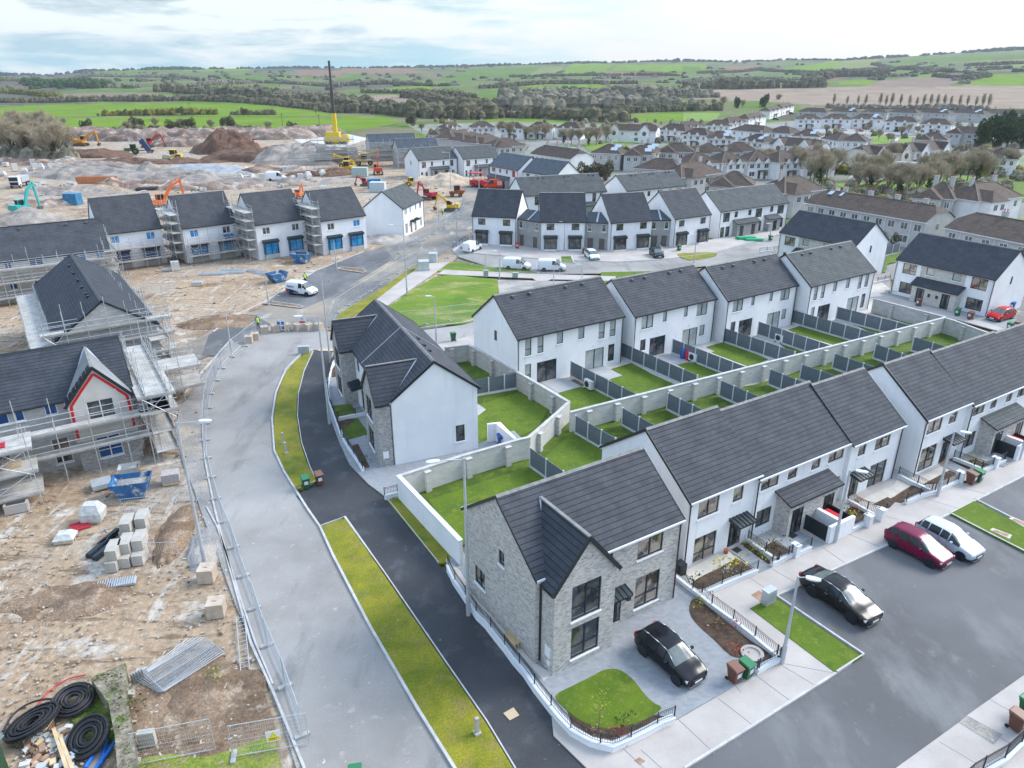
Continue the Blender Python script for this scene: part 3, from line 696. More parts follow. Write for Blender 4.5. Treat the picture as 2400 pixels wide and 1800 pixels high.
porch_row('B5', (39.32, 139.37, 32.98, 19.7, 8.23, 5.2, 8.31, -.04), 'long white house block with two grey porches, green covers on the forecourt', [(3.6, 10.3, [(4.6, 1.1, 0), (7.9, 1.1, 0)]), (12.7, 16.7, [(14.3, 1.1, 0)])],
    [('F', .92, 3.0, 1.85, 1.75, 'vt'), ('F', 4.05, 3.65, .9, 1.1, 's'), ('F', 7.95, 3.65, .9, 1.1, 's'), ('F', 10.1, 3.0, 1.9, 1.75, 'vt'), ('F', 14.35, 3.7, .95, 1.15, 's'), ('F', 16.6, 3.05, 2.0, 1.75, 'vt'), ('F', .5, .15, 1.1, 1.95, 't'), ('F', 1.95, .15, 1.15, 1.95, 't'), ('F', 11.1, .2, 1.1, 1.9, 't'), ('F', 17.75, .3, 1.1, 1.8, 't')], pr, TILE_G)
dw = [('F', 1.14, 3.05, 1.35, 1.7, 'vt', GLASS_W), ('F', 4.18, 3.5, .7, 1.2, 's'), ('F', 8.1, 3.5, .7, 1.2, 's'), ('F', 10.76, 3.05, 1.1, 1.75, 'v'), ('F', .75, .1, .7, 1.75, 's'), ('F', 2.26, .1, .7, 1.7, 's'), ('F', 11.3, .2, .9, 1.7, 's'), ('L', 4, 3.6, .6, 1.2, 's')]
porch_row('D1', (-27.68, 223.9, 33.63, 13.14, 9.19, 5.35, 8.4, .02), 'white house block with grey porch farthest left beyond the sand heap', [(3.7, 10.2, [(4.7, 1.1, 0), (8.3, 1.1, 0)])], dw, pr, TILE_G)
porch_row('D2', (-14.76, 228.91, 34.33, 12.87, 8.58, 5.27, 8.42, -.02), 'white house block with grey porch behind the red paving machine', [(3.7, 10.2, [(4.7, 1.1, 0), (8.3, 1.1, 0)])], dw[:-1], pr, TILE_G)
porch_row('C3', (-6.26, 211.58, -55.8, 14.0, 8.51, 5.35, 8.54, 0), 'white house block with slate roof, orange van in front of its porch', [(.4, 10.2, [(2.0, 1.1, 0), (8.3, 1.1, 0)])], [('F', 1.28, 3.9, 1.7, 1.05, 'v'), ('F', 4.9, 3.9, .9, 1.0, 's'), ('F', 8.2, 3.9, .9, 1.0, 's'), ('F', 11.2, 3.4, 1.4, 1.55, 'v', mat('red_curtain_glass', (.45, .03, .04), rough=.1))], pr, SLATE)
porch_row('C4', (2.92, 198.36, -48.28, 12.32, 8.53, 5.34, 8.41, -.01), 'white house block with slate roof and bright gable right of the orange van', [(3.4, 9, [(4.4, 1.1, 0), (7, 1.1, 0)])], [('F', 1.2, 3.6, 1.3, 1.3, 'v'), ('F', 4.6, 3.7, .8, 1.1, 's')], pr, SLATE)
porch_row('C1', (2.41, 156.97, 21.39, 19.66, 8.71, 5.35, 8.54, 0), 'long white house block directly behind the crescent houses', [(12, 17, [(13, 1.1, 0)])], [('F', 2.6, 3.2, .9, 1.8, 's'), ('F', 4.6, 3.2, .9, 1.8, 's'), ('F', 16.3, 3.2, .9, 1.8, 't'), ('F', 18.1, 3.2, .9, 1.8, 's'), ('F', 10, 3.5, .8, 1.2, 's')], pr, TILE_G, vent=(5.0, 6.2, 11.3, 12.3, 17.2, 18.3))
porch_row('C2', (25.26, 164.07, 31.49, 17.4, 8.14, 5.33, 8.19, -.02), 'white house block at the back right of the crescent, roof touching the brown roofs', [], [('F', 6, 3.7, .8, 1.1, 's'), ('F', 9, 3.4, 1.6, 1.4, 'v'), ('F', 12.4, 3.7, .8, 1.1, 's'), ('F', 14.5, 3.5, 1.8, 1.3, 'v')], pr, TILE_G, vent=(4, 5.2, 9.3, 10.4, 14.3, 15.3))
# --- houses still under construction on the left
rg = 'bay fronted houses under construction, windows under blue film'
bb, bd = BLUEFILM, BLUEFILM_D
for k, q, lb, fl in (('R4', (-32.75, 125.84, 40.22, 8.58, 9.08, 5.53, 9.9, .46), 'unfinished white bay fronted house at the right end of its row, no scaffold in front', [GLASS, bb, bb, bb]),
                     ('R3', (-42.82, 122.22, 40.18, 8.85, 8.93, 5.54, 9.99, .46), 'unfinished white bay fronted house with dark upper windows, second from the right end', [GLASS, GLASS, bb, bb]),
                     ('R2', (-54.16, 120.13, 38.99, 8.93, 8.78, 5.38, 10.0, .43), 'unfinished white bay fronted house with full scaffold and a blue tub on the platform', [bb, GLASS, bb, bb]),
                     ('R1', (-64.77, 115.02, 38.07, 8.95, 8.76, 5.42, 10.33, .47), 'unfinished white bay fronted house at the left end of its row, window casements open', [bb, bb, bd, bd])):
    bay_house(k, q, lb, rg, TILE, wallm=WHITE2, blue=True, u=(1.15, 1.3, .95, 2.5), film=fl)
t = house('R5', (-20.87, 140.36, 76.25, 11.44, 7.73, 5.53, 8.5, .01), 'white house with a large blank gable standing among rubble by the fenced road', wallm=WHITE2, roofm=TILE_G,
      wins=[('F', 1.15, 3.95, 1.25, 1.3, 'v', GLASS_B), ('F', 3.9, 4.0, .6, 1.2, 's', bb), ('F', 6.9, 4.1, .6, 1.1, 's'), ('F', 9.2, 3.95, 1.1, 1.3, 'v'), ('F', 1.2, .4, 1.25, 1.95, 'v', W_), ('F', 3.9, .02, 1.0, 2.1, 's', GLASS), ('F', 6.2, .02, 1.0, 2.1, 's', W_), ('F', 9.3, .4, 1.0, 1.9, 'v', W_)], fr=FRAMEW, name='unfinished_house')
for u in (3.7, 6.0): seam_canopy(t, u, u+1.5, 2.35, .8, .12, seams=4)
ug = 'grey block houses inside scaffolding'
wA = [('F', 12.0, 4.0, .85, 1.05, 'v', bd), ('F', 14.9, 4.0, 1.65, 1.05, 'v', bd), ('F', 19.0, 4.0, .85, 1.05, 's', bb), ('F', 21.1, 4.0, .75, 1.05, 's', bb), ('F', 23.15, 4.0, .8, 1.05, 's', bb), ('F', 14.9, 1.3, 1.7, 1.2, 'v', bd), ('F', 23.15, 1.3, .8, 1.2, 's', bb), ('F', 12, 1.3, .9, 1.2, 's', bd), ('F', 18.4, .1, 1.0, 2.2, 's', bd)]
t = house('A0', (-78.86, 90.69, 34.72, 25.0, 8.82, 5.34, 9.05, .39), 'long grey block terrace at the left edge with blue filmed windows', wallm=BLOCK_W, wins=wA, group=ug, roofm=TILE, gl=bd, fr=FRAMEW, name='unfinished_terrace', pipes=(), vent=(12.3, 14.9, 20.6, 23.2), ridge=TRIM)
t = house('U2', (-57.47, 85.78, -54.93, 24.35, 8.77, 5.34, 8.45, .39), 'long unfinished block house with roof vents and a gable above the scaffold', wallm=BLOCK, wins=[('B', 3, 3.9, 1.6, 1.1, 'v', bd), ('B', 8, 3.9, .8, 1.1, 's', bd), ('B', 13, 3.9, 1.6, 1.1, 'v', bd)], group=ug, roofm=TILE_D, fr=FRAMEW, name='unfinished_terrace', pipes=(), ridge=TRIM)
ku = (8.45-5.34)/(8.77/2)
for i, u in enumerate((4.2, 4.8, 8.2, 8.9, 12.0, 12.7, 16.0, 19.0, 20.2)):
    v = MB(); v.box((-.14, -.2, -.05), (.14, .12, .14)); obj('roof_vent', v, TRIM, t, (u, 8.77/2-.75, 8.5-.75*ku+.06))
U3 = (-51.99, 41.05, 33.09, 25.01, 8.88, 5.34, 8.32, .39)
t = house('U3', U3, 'unfinished house in the scaffold with a red taped gable and half laid tiles', wallm=BLOCK, wins=[('F', 18.75, 4.3, .85, .85, 's', bd), ('F', 16.8, 4.3, .6, .85, 's', bd), ('F', 15.6, 4.3, .8, .85, 's', bd), ('F', 13, 4.3, 1.2, .85, 'v', bd), ('F', 14.0, 1.2, 1.8, 1.1, 'v', GLASS), ('F', 10, 1.2, 1.8, 1.1, 'v', GLASS), ('F', 18.6, .05, 1.2, 2.2, 's', GLASS), ('F', 9.4, 4.3, 1.2, .85, 'v', bd)],
          group=ug, roofm=TILE_D, fr=FRAMEW, name='unfinished_terrace', pipes=(), ridge=TRIM)
k3 = (8.32-5.34)/(8.88/2)
INS = mat('insulation_board', (.50, .47, .42), (.58, .55, .50), .8, .8)
by = cross_gable(t, 20.3, 24.7, 5.3, 7.95, -1.25, 8.88, 5.34, 8.32, INS, mat('roof_membrane', (.20, .205, .21), (.25, .255, .26), .6, .7), [('F', 1.25, 3.35, 1.9, 1.9, 'vt', GLASS, FRAMEW), ('F', 1.3, .25, 1.75, 1.85, 'vt', bd, FRAMEW)], 0, k3)
RED = mat('red_tape', (.55, .008, .015), rough=.5)
m = MB(); zf = -1.25-.02
for s in (-1, 1):
    pts = [V((22.5, zf, 7.45)), V((22.5+s*1.0, zf, 6.3)), V((22.5+s*1.95, zf, 5.15)), V((22.5+s*2.0, zf, 4.2)), V((22.5+s*2.02, zf, 2.3))]
    for a, b in zip(pts, pts[1:]): m.bar(a, b, .02, .2)
obj('red_tape', m, RED, t)
m = MB(); m.box((20.28, -1.30, -.5), (21.58, -1.252, 2.05)); m.box((23.38, -1.30, -.5), (24.72, -1.252, 2.05)); m.box((21.58, -1.30, -.5), (23.38, -1.252, .24)); obj('brick_skin', m, BRICK2, t)
# dark tiles laid on the left slope of the new gable only
m = MB(); kk = (7.95-5.3)/2.2
for i in range(7):
    for j in range(2):
        x = 20.25+i*.31; z = 5.3+.12+(x-20.3)*kk+.04
        T = Matrix.Translation((x, -1.2+j*.42, z)) @ Matrix.Rotation(-atan2(kk, 1), 4, 'Y'); m.box((0, 0, 0), (.34, .38, .06), 0, T)
obj('loose_tiles', m, TRIM, t)
# ------------------------------------------------------------------ ground, roads, lawns, kerbs
ASPH_D = mat('new_tarmac', (.030, .032, .037), (.044, .046, .052), .25, .8, fine=.22, fsc=14, bump=.3, bsc=60, patches=((.5, .55, .8, (.10, .10, .105)), (3, .66, .72, (.16, .16, .16))))
ASPH = mat('street_tarmac', (.088, .088, .092), (.122, .122, .126), .12, .8, fine=.12, fsc=16, bump=.25, bsc=50, patches=((.22, .48, .70, (.19, .19, .19), (1, .45, 1)), (.9, .60, .80, (.195, .19, .18), (1, .6, 1)), (6, .69, .73, (.5, .46, .4))))
ROAD = mat('dusty_road', (.215, .203, .19), (.29, .274, .256), .13, .9, fine=.1, fsc=12, bump=.2, bsc=40, patches=((.08, .45, .75, (.36, .345, .33)), (.35, .55, .75, (.14, .138, .137), (1, .25, 1)), (1.6, .60, .72, (.36, .33, .295)), (3.0, .67, .73, (.6, .56, .52))))
ROAD_B = mat('muddy_tarmac', (.11, .11, .113), (.20, .19, .175), .12, .9, fine=.15, fsc=9, bump=.2, bsc=30, patches=((.07, .44, .62, (.31, .255, .195)), (.5, .55, .7, (.36, .32, .265), (1, .4, 1))))
CONC = mat('footpath_concrete', (.38, .34, .31), (.45, .41, .378), .35, .9, fine=.05, fsc=14, bump=.08, bsc=50, patches=((.6, .55, .8, (.38, .36, .34)),))
KERB = mat('kerb_concrete', (.40, .39, .375), (.50, .49, .475), 1.5, .9, fine=.08, fsc=10)
PAVE = brick_mat('grey_block_paving', [(.20, .213, .228), (.235, .248, .262), (.265, .278, .292), (.30, .312, .322)], (.25, .26, .27), .3, .2, .006)
PATIO = brick_mat('patio_flags', [(.34, .34, .345), (.38, .38, .38), (.41, .41, .41)], (.33, .33, .33), .6, .6, .008)
CREAM = mat('cream_concrete', (.47, .43, .38), (.55, .51, .45), .8, .9, fine=.05, fsc=9)
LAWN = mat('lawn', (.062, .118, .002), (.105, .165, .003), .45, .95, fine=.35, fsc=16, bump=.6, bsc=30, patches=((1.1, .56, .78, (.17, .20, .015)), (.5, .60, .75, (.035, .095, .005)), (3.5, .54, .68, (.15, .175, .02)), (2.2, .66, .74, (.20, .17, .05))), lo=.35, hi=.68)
LAWN_D = mat('shaded_lawn', (.042, .085, .002), (.078, .125, .003), .6, .95, fine=.35, fsc=16, bump=.6, bsc=30, patches=((1.3, .52, .75, (.15, .17, .02)),))  # darker copy of the lawn, garden shade put into its colour
VERGE = mat('sparse_verge', (.13, .15, .004), (.23, .215, .012), .5, .95, fine=.35, fsc=12, bump=.5, bsc=25, patches=((.9, .5, .72, (.24, .18, .05)), (.35, .55, .7, (.085, .135, .008)), (2.5, .66, .74, (.36, .29, .15))))
PARK = mat('park_grass', (.08, .15, .003), (.135, .20, .008), .12, .95, fine=.25, fsc=6, bump=.4, bsc=15, patches=((.16, .50, .64, (.29, .27, .09), (1, 2.2, 1)), (.5, .55, .7, (.11, .24, .01), (.5, 1.5, 1))))
SOIL = mat('bark_mulch', (.055, .032, .020), (.11, .07, .045), 2.5, 1, fine=.5, fsc=25, bump=1, bsc=30, patches=((9, .64, .7, (.25, .2, .15)),))
DIRT = mat('site_dirt', (.29, .20, .125), (.39, .29, .195), .12, 1, fine=.3, fsc=2.2, bump=.8, bsc=5, patches=((.05, .47, .60, (.32, .275, .225)), (.14, .55, .66, (.19, .115, .06)), (.30, .57, .66, (.46, .42, .365)), (.22, .57, .62, (.19, .13, .08), (1, 6, 1)), (.2, .58, .63, (.41, .36, .30), (6, 1, 1)), (1.3, .58, .66, (.22, .18, .14)), (5, .62, .68, (.50, .47, .43))))
GRAVEL = mat('grey_hardcore', (.24, .23, .22), (.33, .31, .29), .4, 1, fine=.3, fsc=12, bump=.8, bsc=14, patches=((.3, .5, .7, (.46, .39, .31)), (4, .62, .7, (.58, .57, .55))))
BROWN = mat('brown_topsoil', (.15, .095, .058), (.25, .17, .11), .35, 1, fine=.4, fsc=7, bump=1, bsc=9, patches=((1, .55, .7, (.38, .30, .22)), (5, .64, .7, (.50, .45, .38)), (.5, .62, .74, (.08, .045, .025))))
RUST = mat('rusty_cover', (.28, .16, .10), (.38, .25, .18), 3, .9, fine=.2)
SANDC = mat('tactile_cover', (.48, .38, .25), rough=.9)
def kerb(name, pts, w=.14, h=.12, m=None, base=-.1):
    mb = MB(); strip(mb, pts, w, base, h); o = obj(name, mb, m or KERB); o['kind'] = 'structure'; return o
def S_(name, pts, z, m, thick=0): return sheet(name, pts, z, m, thick)
# the street and the parking courts on the right
S_('street', PO([(1106, 2600), (1262, 1655), (1110, 1400), (1560, 1200), (1960, 1040), (2330, 870), (3400, 700), (3800, 2600)], 0), 0.0, ASPH)
# footpath in front of the terrace
foot = PL([(-262, 1659), (-300, 1900), (-600, 2300), (215-330, 1900), (215, 1659), (520, 1470), (850, 1262), (950, 1197), (535, 885), (660, 822), (1210, 570), (1500, 425), (1866, 238), (2130, 95), (2050, -30), (1700, -200), (1300, 60), (600, 350), (200, 560), (120, 800), (-50, 1150)], .1)
foot = PO([(1262, 1659), (1300, 1900), (1200, 1900)], .1)[:0]+PL([(-262, 1655), (-150, 1800), (0, 1800), (215, 1659), (520, 1470), (850, 1262), (950, 1197), (535, 885), (660, 822), (1210, 570), (1500, 425), (1866, 238), (2130, 95), (2050, -60), (1860, -90), (1250, 180), (900, 330), (560, 500), (200, 680), (0, 640), (-400, 800), (-470, 1000), (-420, 1500)], .1)
S_('footpath', foot, .1, CONC, .2)
kerb('kerb', PL([(215, 1664), (520, 1475), (850, 1266), (952, 1201)], .0), .13, .125)
kerb('kerb', PL([(662, 826), (1210, 574), (1500, 429), (1866, 242), (2130, 99)], .0), .13, .125)
jm = mat('joint_dark', (.26, .25, .24))
mb = MB()
for a, b in (((-150, 1500), (65, 1700)), ((5, 1570), (140, 1690)), ((180, 1415), (365, 1590)), ((380, 1320), (555, 1455)), ((560, 1205), (735, 1335)), ((690, 1160), (860, 1262)), ((445, 1235), (490, 1290)), ((640, 1140), (960, 1200)), ((560, 900), (660, 980)), ((470, 690), (660, 820)), ((640, 690), (780, 770)), ((850, 560), (1000, 665)), ((1010, 520), (1180, 590)), ((1180, 430), (1380, 490)), ((1390, 350), (1560, 400)), ((1530, 290), (1700, 330))):
    p, q = PL([a, b], .106); mb.bar(p, q, .03, .008)
o = obj('expansion_joints', mb, jm); o['kind'] = 'structure'
S_('verge', PL([(535, 882), (650, 826), (1080, 1116), (948, 1193)], .13), .13, LAWN, .2)
kerb('kerb', PL([(656, 822), (1085, 1112), (955, 1198)], .0), .12, .15)
S_('verge', PL([(1508, 421), (1625, 360), (1900, 500), (2150, 640), (2150, 760), (1866, 605), (1700, 520)], .13), .13, LAWN, .2)
kerb('kerb', PL([(1503, 424), (1700, 526), (1866, 610), (2150, 768)], .0), .12, .15)
kerb('kerb', PL([(1625, 356), (1900, 496), (2150, 636)], .0), .12, .15)
for c in (((1700, 500), (1715, 492), (1808, 526), (1796, 545)), ((1792, 445), (1812, 438), (1900, 475), (1890, 500))):
    o = S_('utility_slab', PL(c, .145), .145, CREAM, .1)
    cx = sum(p[0] for p in c)/4; cy = sum(p[1] for p in c)/4
    S_('utility_cover', PL([(cx+(x-cx)*.75, cy+(y-cy)*.65) for x, y in c], .152), .152, RUST, .05)
S_('footpath', PL([(1200, 1690), (1550, 1437), (1590, 1402), (1866, 1207), (2600, 700), (3400, 900), (2400, 1900), (1100, 1900)], .1), .1, CONC, .2)
S_('gravel_patch', PL([(1552, 1438), (1590, 1404), (1760, 1495), (1720, 1545)], .11), .112, GRAVEL)
mb = MB()
for a, b in (((1590, 1405), (1830, 1560)), ((1455, 1530), (1640, 1640)), ((1700, 1325), (1866, 1420))):
    p, q = PL([a, b], .106); mb.bar(p, q, .03, .008)
o = obj('expansion_joints', mb, jm); o['kind'] = 'structure'
S_('drain_cover', PL([(907, 1225+400-340), (907, 1226+400-340), (908, 1226)], .1)[:0]+PK([(905, 1622), (930, 1606), (958, 1625), (932, 1643)], .11), .11, RUST, .03)
S_('drain_cover', PL([(540, 818), (578, 795), (625, 830), (590, 852)], .11), .112, RUST, .03)
# corner plot of the brick house
rail = [(0, 668), (30, 735), (68, 790), (145, 905), (187, 945), (233, 1005), (280, 1062), (322, 1120), (375, 1180), (425, 1255), (480, 1325), (535, 1395), (603, 1467), (697, 1520), (800, 1545), (880, 1510), (960, 1470), (1035, 1430), (1100, 1405)]
rp = PK(rail, .5)
plot = [p for p in rp]+PK([(1300, 1290), (1270, 1120), (1180, 830), (1000, 700), (500, 700), (0, 420)], .15)
S_('driveway', [V((p.x, p.y, .15)) for p in rp]+PL([(550, 1205), (620, 1130), (285, 800), (180, 700), (-60, 850), (-350, 900), (-470, 800)], .15)[0:5]+PK([(1000, 760), (420, 1000), (100, 640), (30, 560)], .15), .15, PAVE, .2)
S_('side_path', PK([(465, 1235), (505, 1200), (425, 1150), (110, 790), (60, 700), (-10, 640), (0, 700), (60, 780)], .16), .16, CREAM, .1)
def low_wall(pts, h0, h1, w=.22, label=None, m=None, name='garden_wall', cat='garden wall', group=None, cap=True):
    mb = MB(); q = [V((p.x, p.y, 0)) for p in pts]; strip(mb, q, w, h0, h1)
    o = obj(name, mb, m or WHITE); tag(o, label, cat, group)
    if cap:
        c = MB(); strip(c, q, w+.08, h1+.001, h1+.06); obj('coping', c, mat('pale_coping', (.62, .64, .66), rough=.8), o)
    return o
def railing(pts, z, label, h=.62, gap=.12, group='black railings on low garden walls', sp=1.6, name='railing'):
    """black steel railing: posts as parts, rails and balusters as one infill part"""
    q = [V((p.x, p.y, z)) for p in pts]
    t = thing(name, label, 'railing', q[0], 0, group); o0 = q[0]; q = [p-o0 for p in q]
    inf = MB(); inf.path([p+V((0, 0, h-.02)) for p in q], .022, 4); inf.path([p+V((0, 0, h-.12)) for p in q], .014, 4); inf.path([p+V((0, 0, .09)) for p in q], .014, 4)
    posts = MB(); posts.box((-.028, -.028, 0), (.028, .028, h+.04)); pm = posts.mesh('post', TRIM)
    acc = 0; accp = sp
    for a, b in zip(q, q[1:]):
        d = b-a; l = d.length
        if l < 1e-4: continue
        while acc < l:
            p = a+d*(acc/l); inf.box((p.x-.008, p.y-.008, p.z+.09), (p.x+.008, p.y+.008, p.z+h-.1)); acc += gap
        acc -= l
        while accp < l: link('post', pm, t, a+d*(accp/l)); accp += sp
        accp -= l
    link('post', pm, t, q[0]); link('post', pm, t, q[-1])
    obj('infill', inf, TRIM, t); return t
low_wall(rp, -.1, .44, .24, 'low pale blue white wall curving round the corner lawn of the brick house')
railing(smooth_path(rp, 2), .5, 'black railing curving round the corner lawn of the brick house')
S_('lawn', PK([(522, 1308), (600, 1262), (700, 1212), (745, 1187), (800, 1176), (850, 1190), (900, 1230), (960, 1305), (1000, 1342), (1036, 1368), (960, 1422), (870, 1452), (790, 1466), (720, 1458), (640, 1425), (570, 1370)], .18, 3, True), .18, LAWN, .05)
S_('planting_bed', PK([(575, 1372), (640, 1426), (720, 1460), (790, 1468), (870, 1454), (960, 1424), (1000, 1400), (1060, 1408), (960, 1452), (800, 1522), (697, 1500), (603, 1445)], .165), .168, SOIL)
S_('planting_bed', PL([(240, 870), (262, 836), (300, 850), (430, 955), (540, 1042), (640, 1108), (622, 1128), (560, 1150), (500, 1125), (440, 1112), (360, 1035), (290, 972), (248, 920)], .17, 2, True), .172, SOIL)
# strip along the tarmac path, back garden walls of the brick house
# tarmac path (from the bend down to the street corner)
pathL = [(641, 1072), (668, 1010+40), (690, 1042)]
TAR = PO([(640, 1072), (684, 1038), (668, 1008), (650, 958), (641, 900), (643, 850), (656, 800), (680, 757), (716, 757), (716, 800), (722, 870), (738, 960), (757, 1005), (800, 1048), (836, 1078), (900, 1160), (947, 1218), (1020, 1310), (1100, 1402), (1190, 1520), (1265, 1659), (1390, 1900), (1250, 1900), (1108, 1659), (1050, 1560), (960, 1430), (830, 1240), (745, 1118), (693, 1135), (690, 1128)], .02)
S_('tarmac_path', TAR, .02, ASPH_D, .1)
S_('verge', PO([(672, 762), (655, 766), (622, 800), (600, 850), (592, 905), (597, 975), (618, 1018), (642, 1056), (683, 1038), (667, 1008), (650, 958), (641, 900), (643, 850), (655, 803)], .1, 3, True), .1, VERGE, .2)
S_('verge', PO([(695, 1136), (745, 1120), (830, 1242), (960, 1432), (1050, 1562), (1110, 1662), (1160, 1760), (1040, 1760), (985, 1662), (900, 1525), (800, 1352), (720, 1198)], .1), .1, VERGE, .2)
kerb('kerb', PO([(676, 756), (652, 764), (618, 798), (596, 850), (588, 905), (593, 975), (614, 1020), (640, 1062), (664, 1100), (692, 1140), (720, 1202), (800, 1356), (900, 1529), (985, 1666), (1040, 1764)], 0), .15, .13)
kerb('kerb', PO([(642, 1058), (684, 1040), (669, 1008), (652, 958), (643, 900), (645, 850), (657, 803), (676, 760)], 0), .07, .12)
kerb('kerb', PO([(694, 1137), (745, 1118), (832, 1240), (962, 1430), (1052, 1560), (1112, 1660), (1162, 1758)], 0), .07, .12)
S_('verge', PO([(836, 1080), (868, 1072), (985, 1212), (948, 1217), (900, 1158)], .1), .1, VERGE, .15)
kerb('kerb', PO([(836, 1078), (900, 1158), (948, 1218)], 0), .07, .12)
# the dusty main road with its bend
S_('road', PO([(1106, 2600), (680, 1900), (655, 1659), (590, 1500), (540, 1390), (495, 1230), (462, 1100), (442, 1000), (436, 930), (448, 850), (480, 785), (520, 745), (560, 722), (640, 705), (700, 705), (720, 740), (716, 760), (676, 756), (652, 764), (618, 798), (596, 850), (588, 905), (593, 975), (614, 1020), (640, 1062), (692, 1140), (720, 1202), (800, 1356), (900, 1529), (985, 1666), (1100, 1900)], 0), .004, ROAD)
def oval(c, rx, ry, z, name, m, n=14):
    p = at(*c, z); return S_(name, [V((p.x+rx*cos(2*pi*k/n), p.y+ry*sin(2*pi*k/n), z)) for k in range(n)], z, m, .02)
MANH = mat('worn_manhole', (.30, .27, .24), (.24, .22, .20), 4)
for c in ((576, 955), (525, 990), (594, 945), (602, 975), (665, 752)): oval(c, .45, .35, .012, 'manhole_cover', MANH)
mb = None
# left footpath base and site side
S_('site_footpath', PO([(655, 1659), (590, 1500), (540, 1390), (495, 1230), (462, 1100), (442, 1000), (436, 930), (448, 850), (480, 785), (520, 745), (500, 735), (455, 790), (410, 850), (388, 880), (380, 930), (395, 1000), (420, 1060), (440, 1120), (470, 1200), (510, 1310), (560, 1430), (610, 1560), (640, 1659)], .03), .03, GRAVEL, .1)
kerb('kerb', PO([(520, 748), (482, 785), (450, 850), (438, 930), (444, 1000), (464, 1100), (497, 1230), (542, 1390), (592, 1500), (657, 1659), (680, 1760)], 0), .13, .11)
kerb('kerb', PO([(447, 1097), (470, 1140), (500, 1230), (525, 1310), (552, 1390), (590, 1480)], 0), .1, .11)
kerb('kerb', PO([(500, 735), (440, 800), (398, 850)], 0), .1, .16)
# road block area, tarmac spur and the dusty haul road to the back
S_('site_road', PO([(300, 800), (420, 735), (470, 705), (560, 668), (620, 640), (700, 600), (770, 560), (850, 520), (960, 455), (1000, 430), (985, 405), (930, 380), (1000, 375), (1110, 420), (1110, 445), (1060, 470), (980, 530), (940, 560), (860, 620), (790, 665), (730, 705), (700, 708), (560, 725), (520, 748), (470, 760), (400, 790)], 0), .006, ROAD_B)
for q in ([(160, 1380-400-50), (0, 0)],): pass
S_('tarmac_bay', PG([(440, 1150), (640, 1020), (890, 860), (1300, 690), (1500, 690), (1560, 760), (1400, 860), (1000, 1100), (780, 1190)], .0), .012, ASPH)
S_('tarmac_bay', PG([(-40, 1420), (100, 1330), (250, 1240), (360, 1250), (500, 1330), (420, 1390), (260, 1470), (60, 1600), (-100, 1600)], .0), .012, ASPH)
for a in ([(430, 1150), (760, 1190), (775, 1180), (740, 1165), (480, 1130)], [(1070, 850), (1290, 885), (1320, 870), (1290, 850), (1100, 835)]):
    S_('kerbed_island', PG(a, .1), .1, BROWN, .15); kerb('kerb', PG(a+a[:1], 0), .12, .13)
kerb('kerb', PG([(0, 1395), (210, 1240), (420, 1145), (640, 1020), (890, 865), (1300, 700)], 0), .15, .12)
# the park
S_('park_lawn', PO([(842, 660), (865, 645), (880, 630), (945, 596), (975, 594), (1075, 603), (1080, 680), (1035, 690), (1000, 700), (900, 705), (800, 715), (745, 705), (800, 690)], .08), .08, PARK, .15)
S_('gravel_court', PO([(1075, 605), (1250, 608), (1330, 640), (1180, 690), (1083, 685)], .06), .07, GRAVEL, .1)
S_('verge', PG([(1000, 1360), (1110, 1220), (1420, 1040), (1650, 880), (1790, 800), (1720, 870), (1700, 890), (1420, 1110), (1280, 1210)], .08), .08, VERGE, .1)
S_('park_path', PG([(1280, 1215), (1420, 1105), (1700, 890), (1760, 850), (1850, 800), (2040, 790), (1940, 865), (1880, 905), (1510, 1160), (1400, 1200)], .09), .09, CONC, .1)
S_('park_path', PO([(945, 592), (960, 583), (1130, 590), (1330, 597), (1330, 607), (1190, 603), (1180, 607), (1160, 607), (1150, 601), (985, 594)], .095), .095, CONC, .1)
S_('verge', PG([(1930, 870), (2060, 790), (2212, 800), (2300, 815), (2500, 850), (2560, 880), (2300, 882)], .08), .09, PARK, .1)
S_('verge', PO([(1000, 587), (1075, 577), (1140, 583), (1160, 590), (1100, 590)], .08), .085, PARK, .1)
S_('park_lawn', PO([(1298, 588), (1440, 585), (1440, 600), (1330, 640), (1298, 612)], .08), .08, LAWN, .1)
S_('park_lawn', PO([(1330, 660), (1480, 600), (1650, 560), (1700, 550), (1700, 600), (1400, 700)], .06), .05, LAWN, .1)
# street between the park and the corner block
S_('back_street', PO([(860, 720), (1000, 702), (1040, 690), (1090, 680), (1090, 705), (1030, 725), (940, 745), (860, 745)], .01), .014, ROAD)
kerb('kerb', PO([(760, 720), (860, 716), (1000, 698), (1040, 688), (1090, 678)], 0), .15, .16)
S_('footpath', PO([(940, 745), (1030, 722), (1090, 703), (1090, 745), (1000, 760), (950, 775)], .1), .1, CONC, .12)
# crescent road and parking in front of the bay fronted houses
S_('crescent_road', PO([(975, 540), (985, 520), (1250, 540), (1500, 540), (1600, 525), (1700, 505), (1790, 485), (1850, 500), (1900, 560), (1760, 570), (1640, 560), (1500, 578), (1400, 590), (1200, 592), (1100, 588), (1060, 578), (990, 555)], .01), .016, ROAD)
S_('footpath', PO([(975, 520), (1010, 545), (1045, 548), (1190, 560), (1330, 565), (1430, 560), (1540, 545), (1700, 500), (1690, 490), (1520, 520), (1380, 538), (1100, 530), (1040, 525)], .1)[::1], .1, CONC, .12)
kerb('kerb', PO([(1010, 547), (1045, 550), (1190, 562), (1330, 567), (1430, 562), (1540, 547), (1700, 502)], 0), .15, .13)
S_('verge', PH([(975, 815), (1062, 812), (1085, 870), (975, 868)], .1), .1, LAWN, .15)
kerb('kerb', PH([(972, 812), (1065, 810), (1090, 875), (972, 873), (972, 812)], 0), .15, .12)
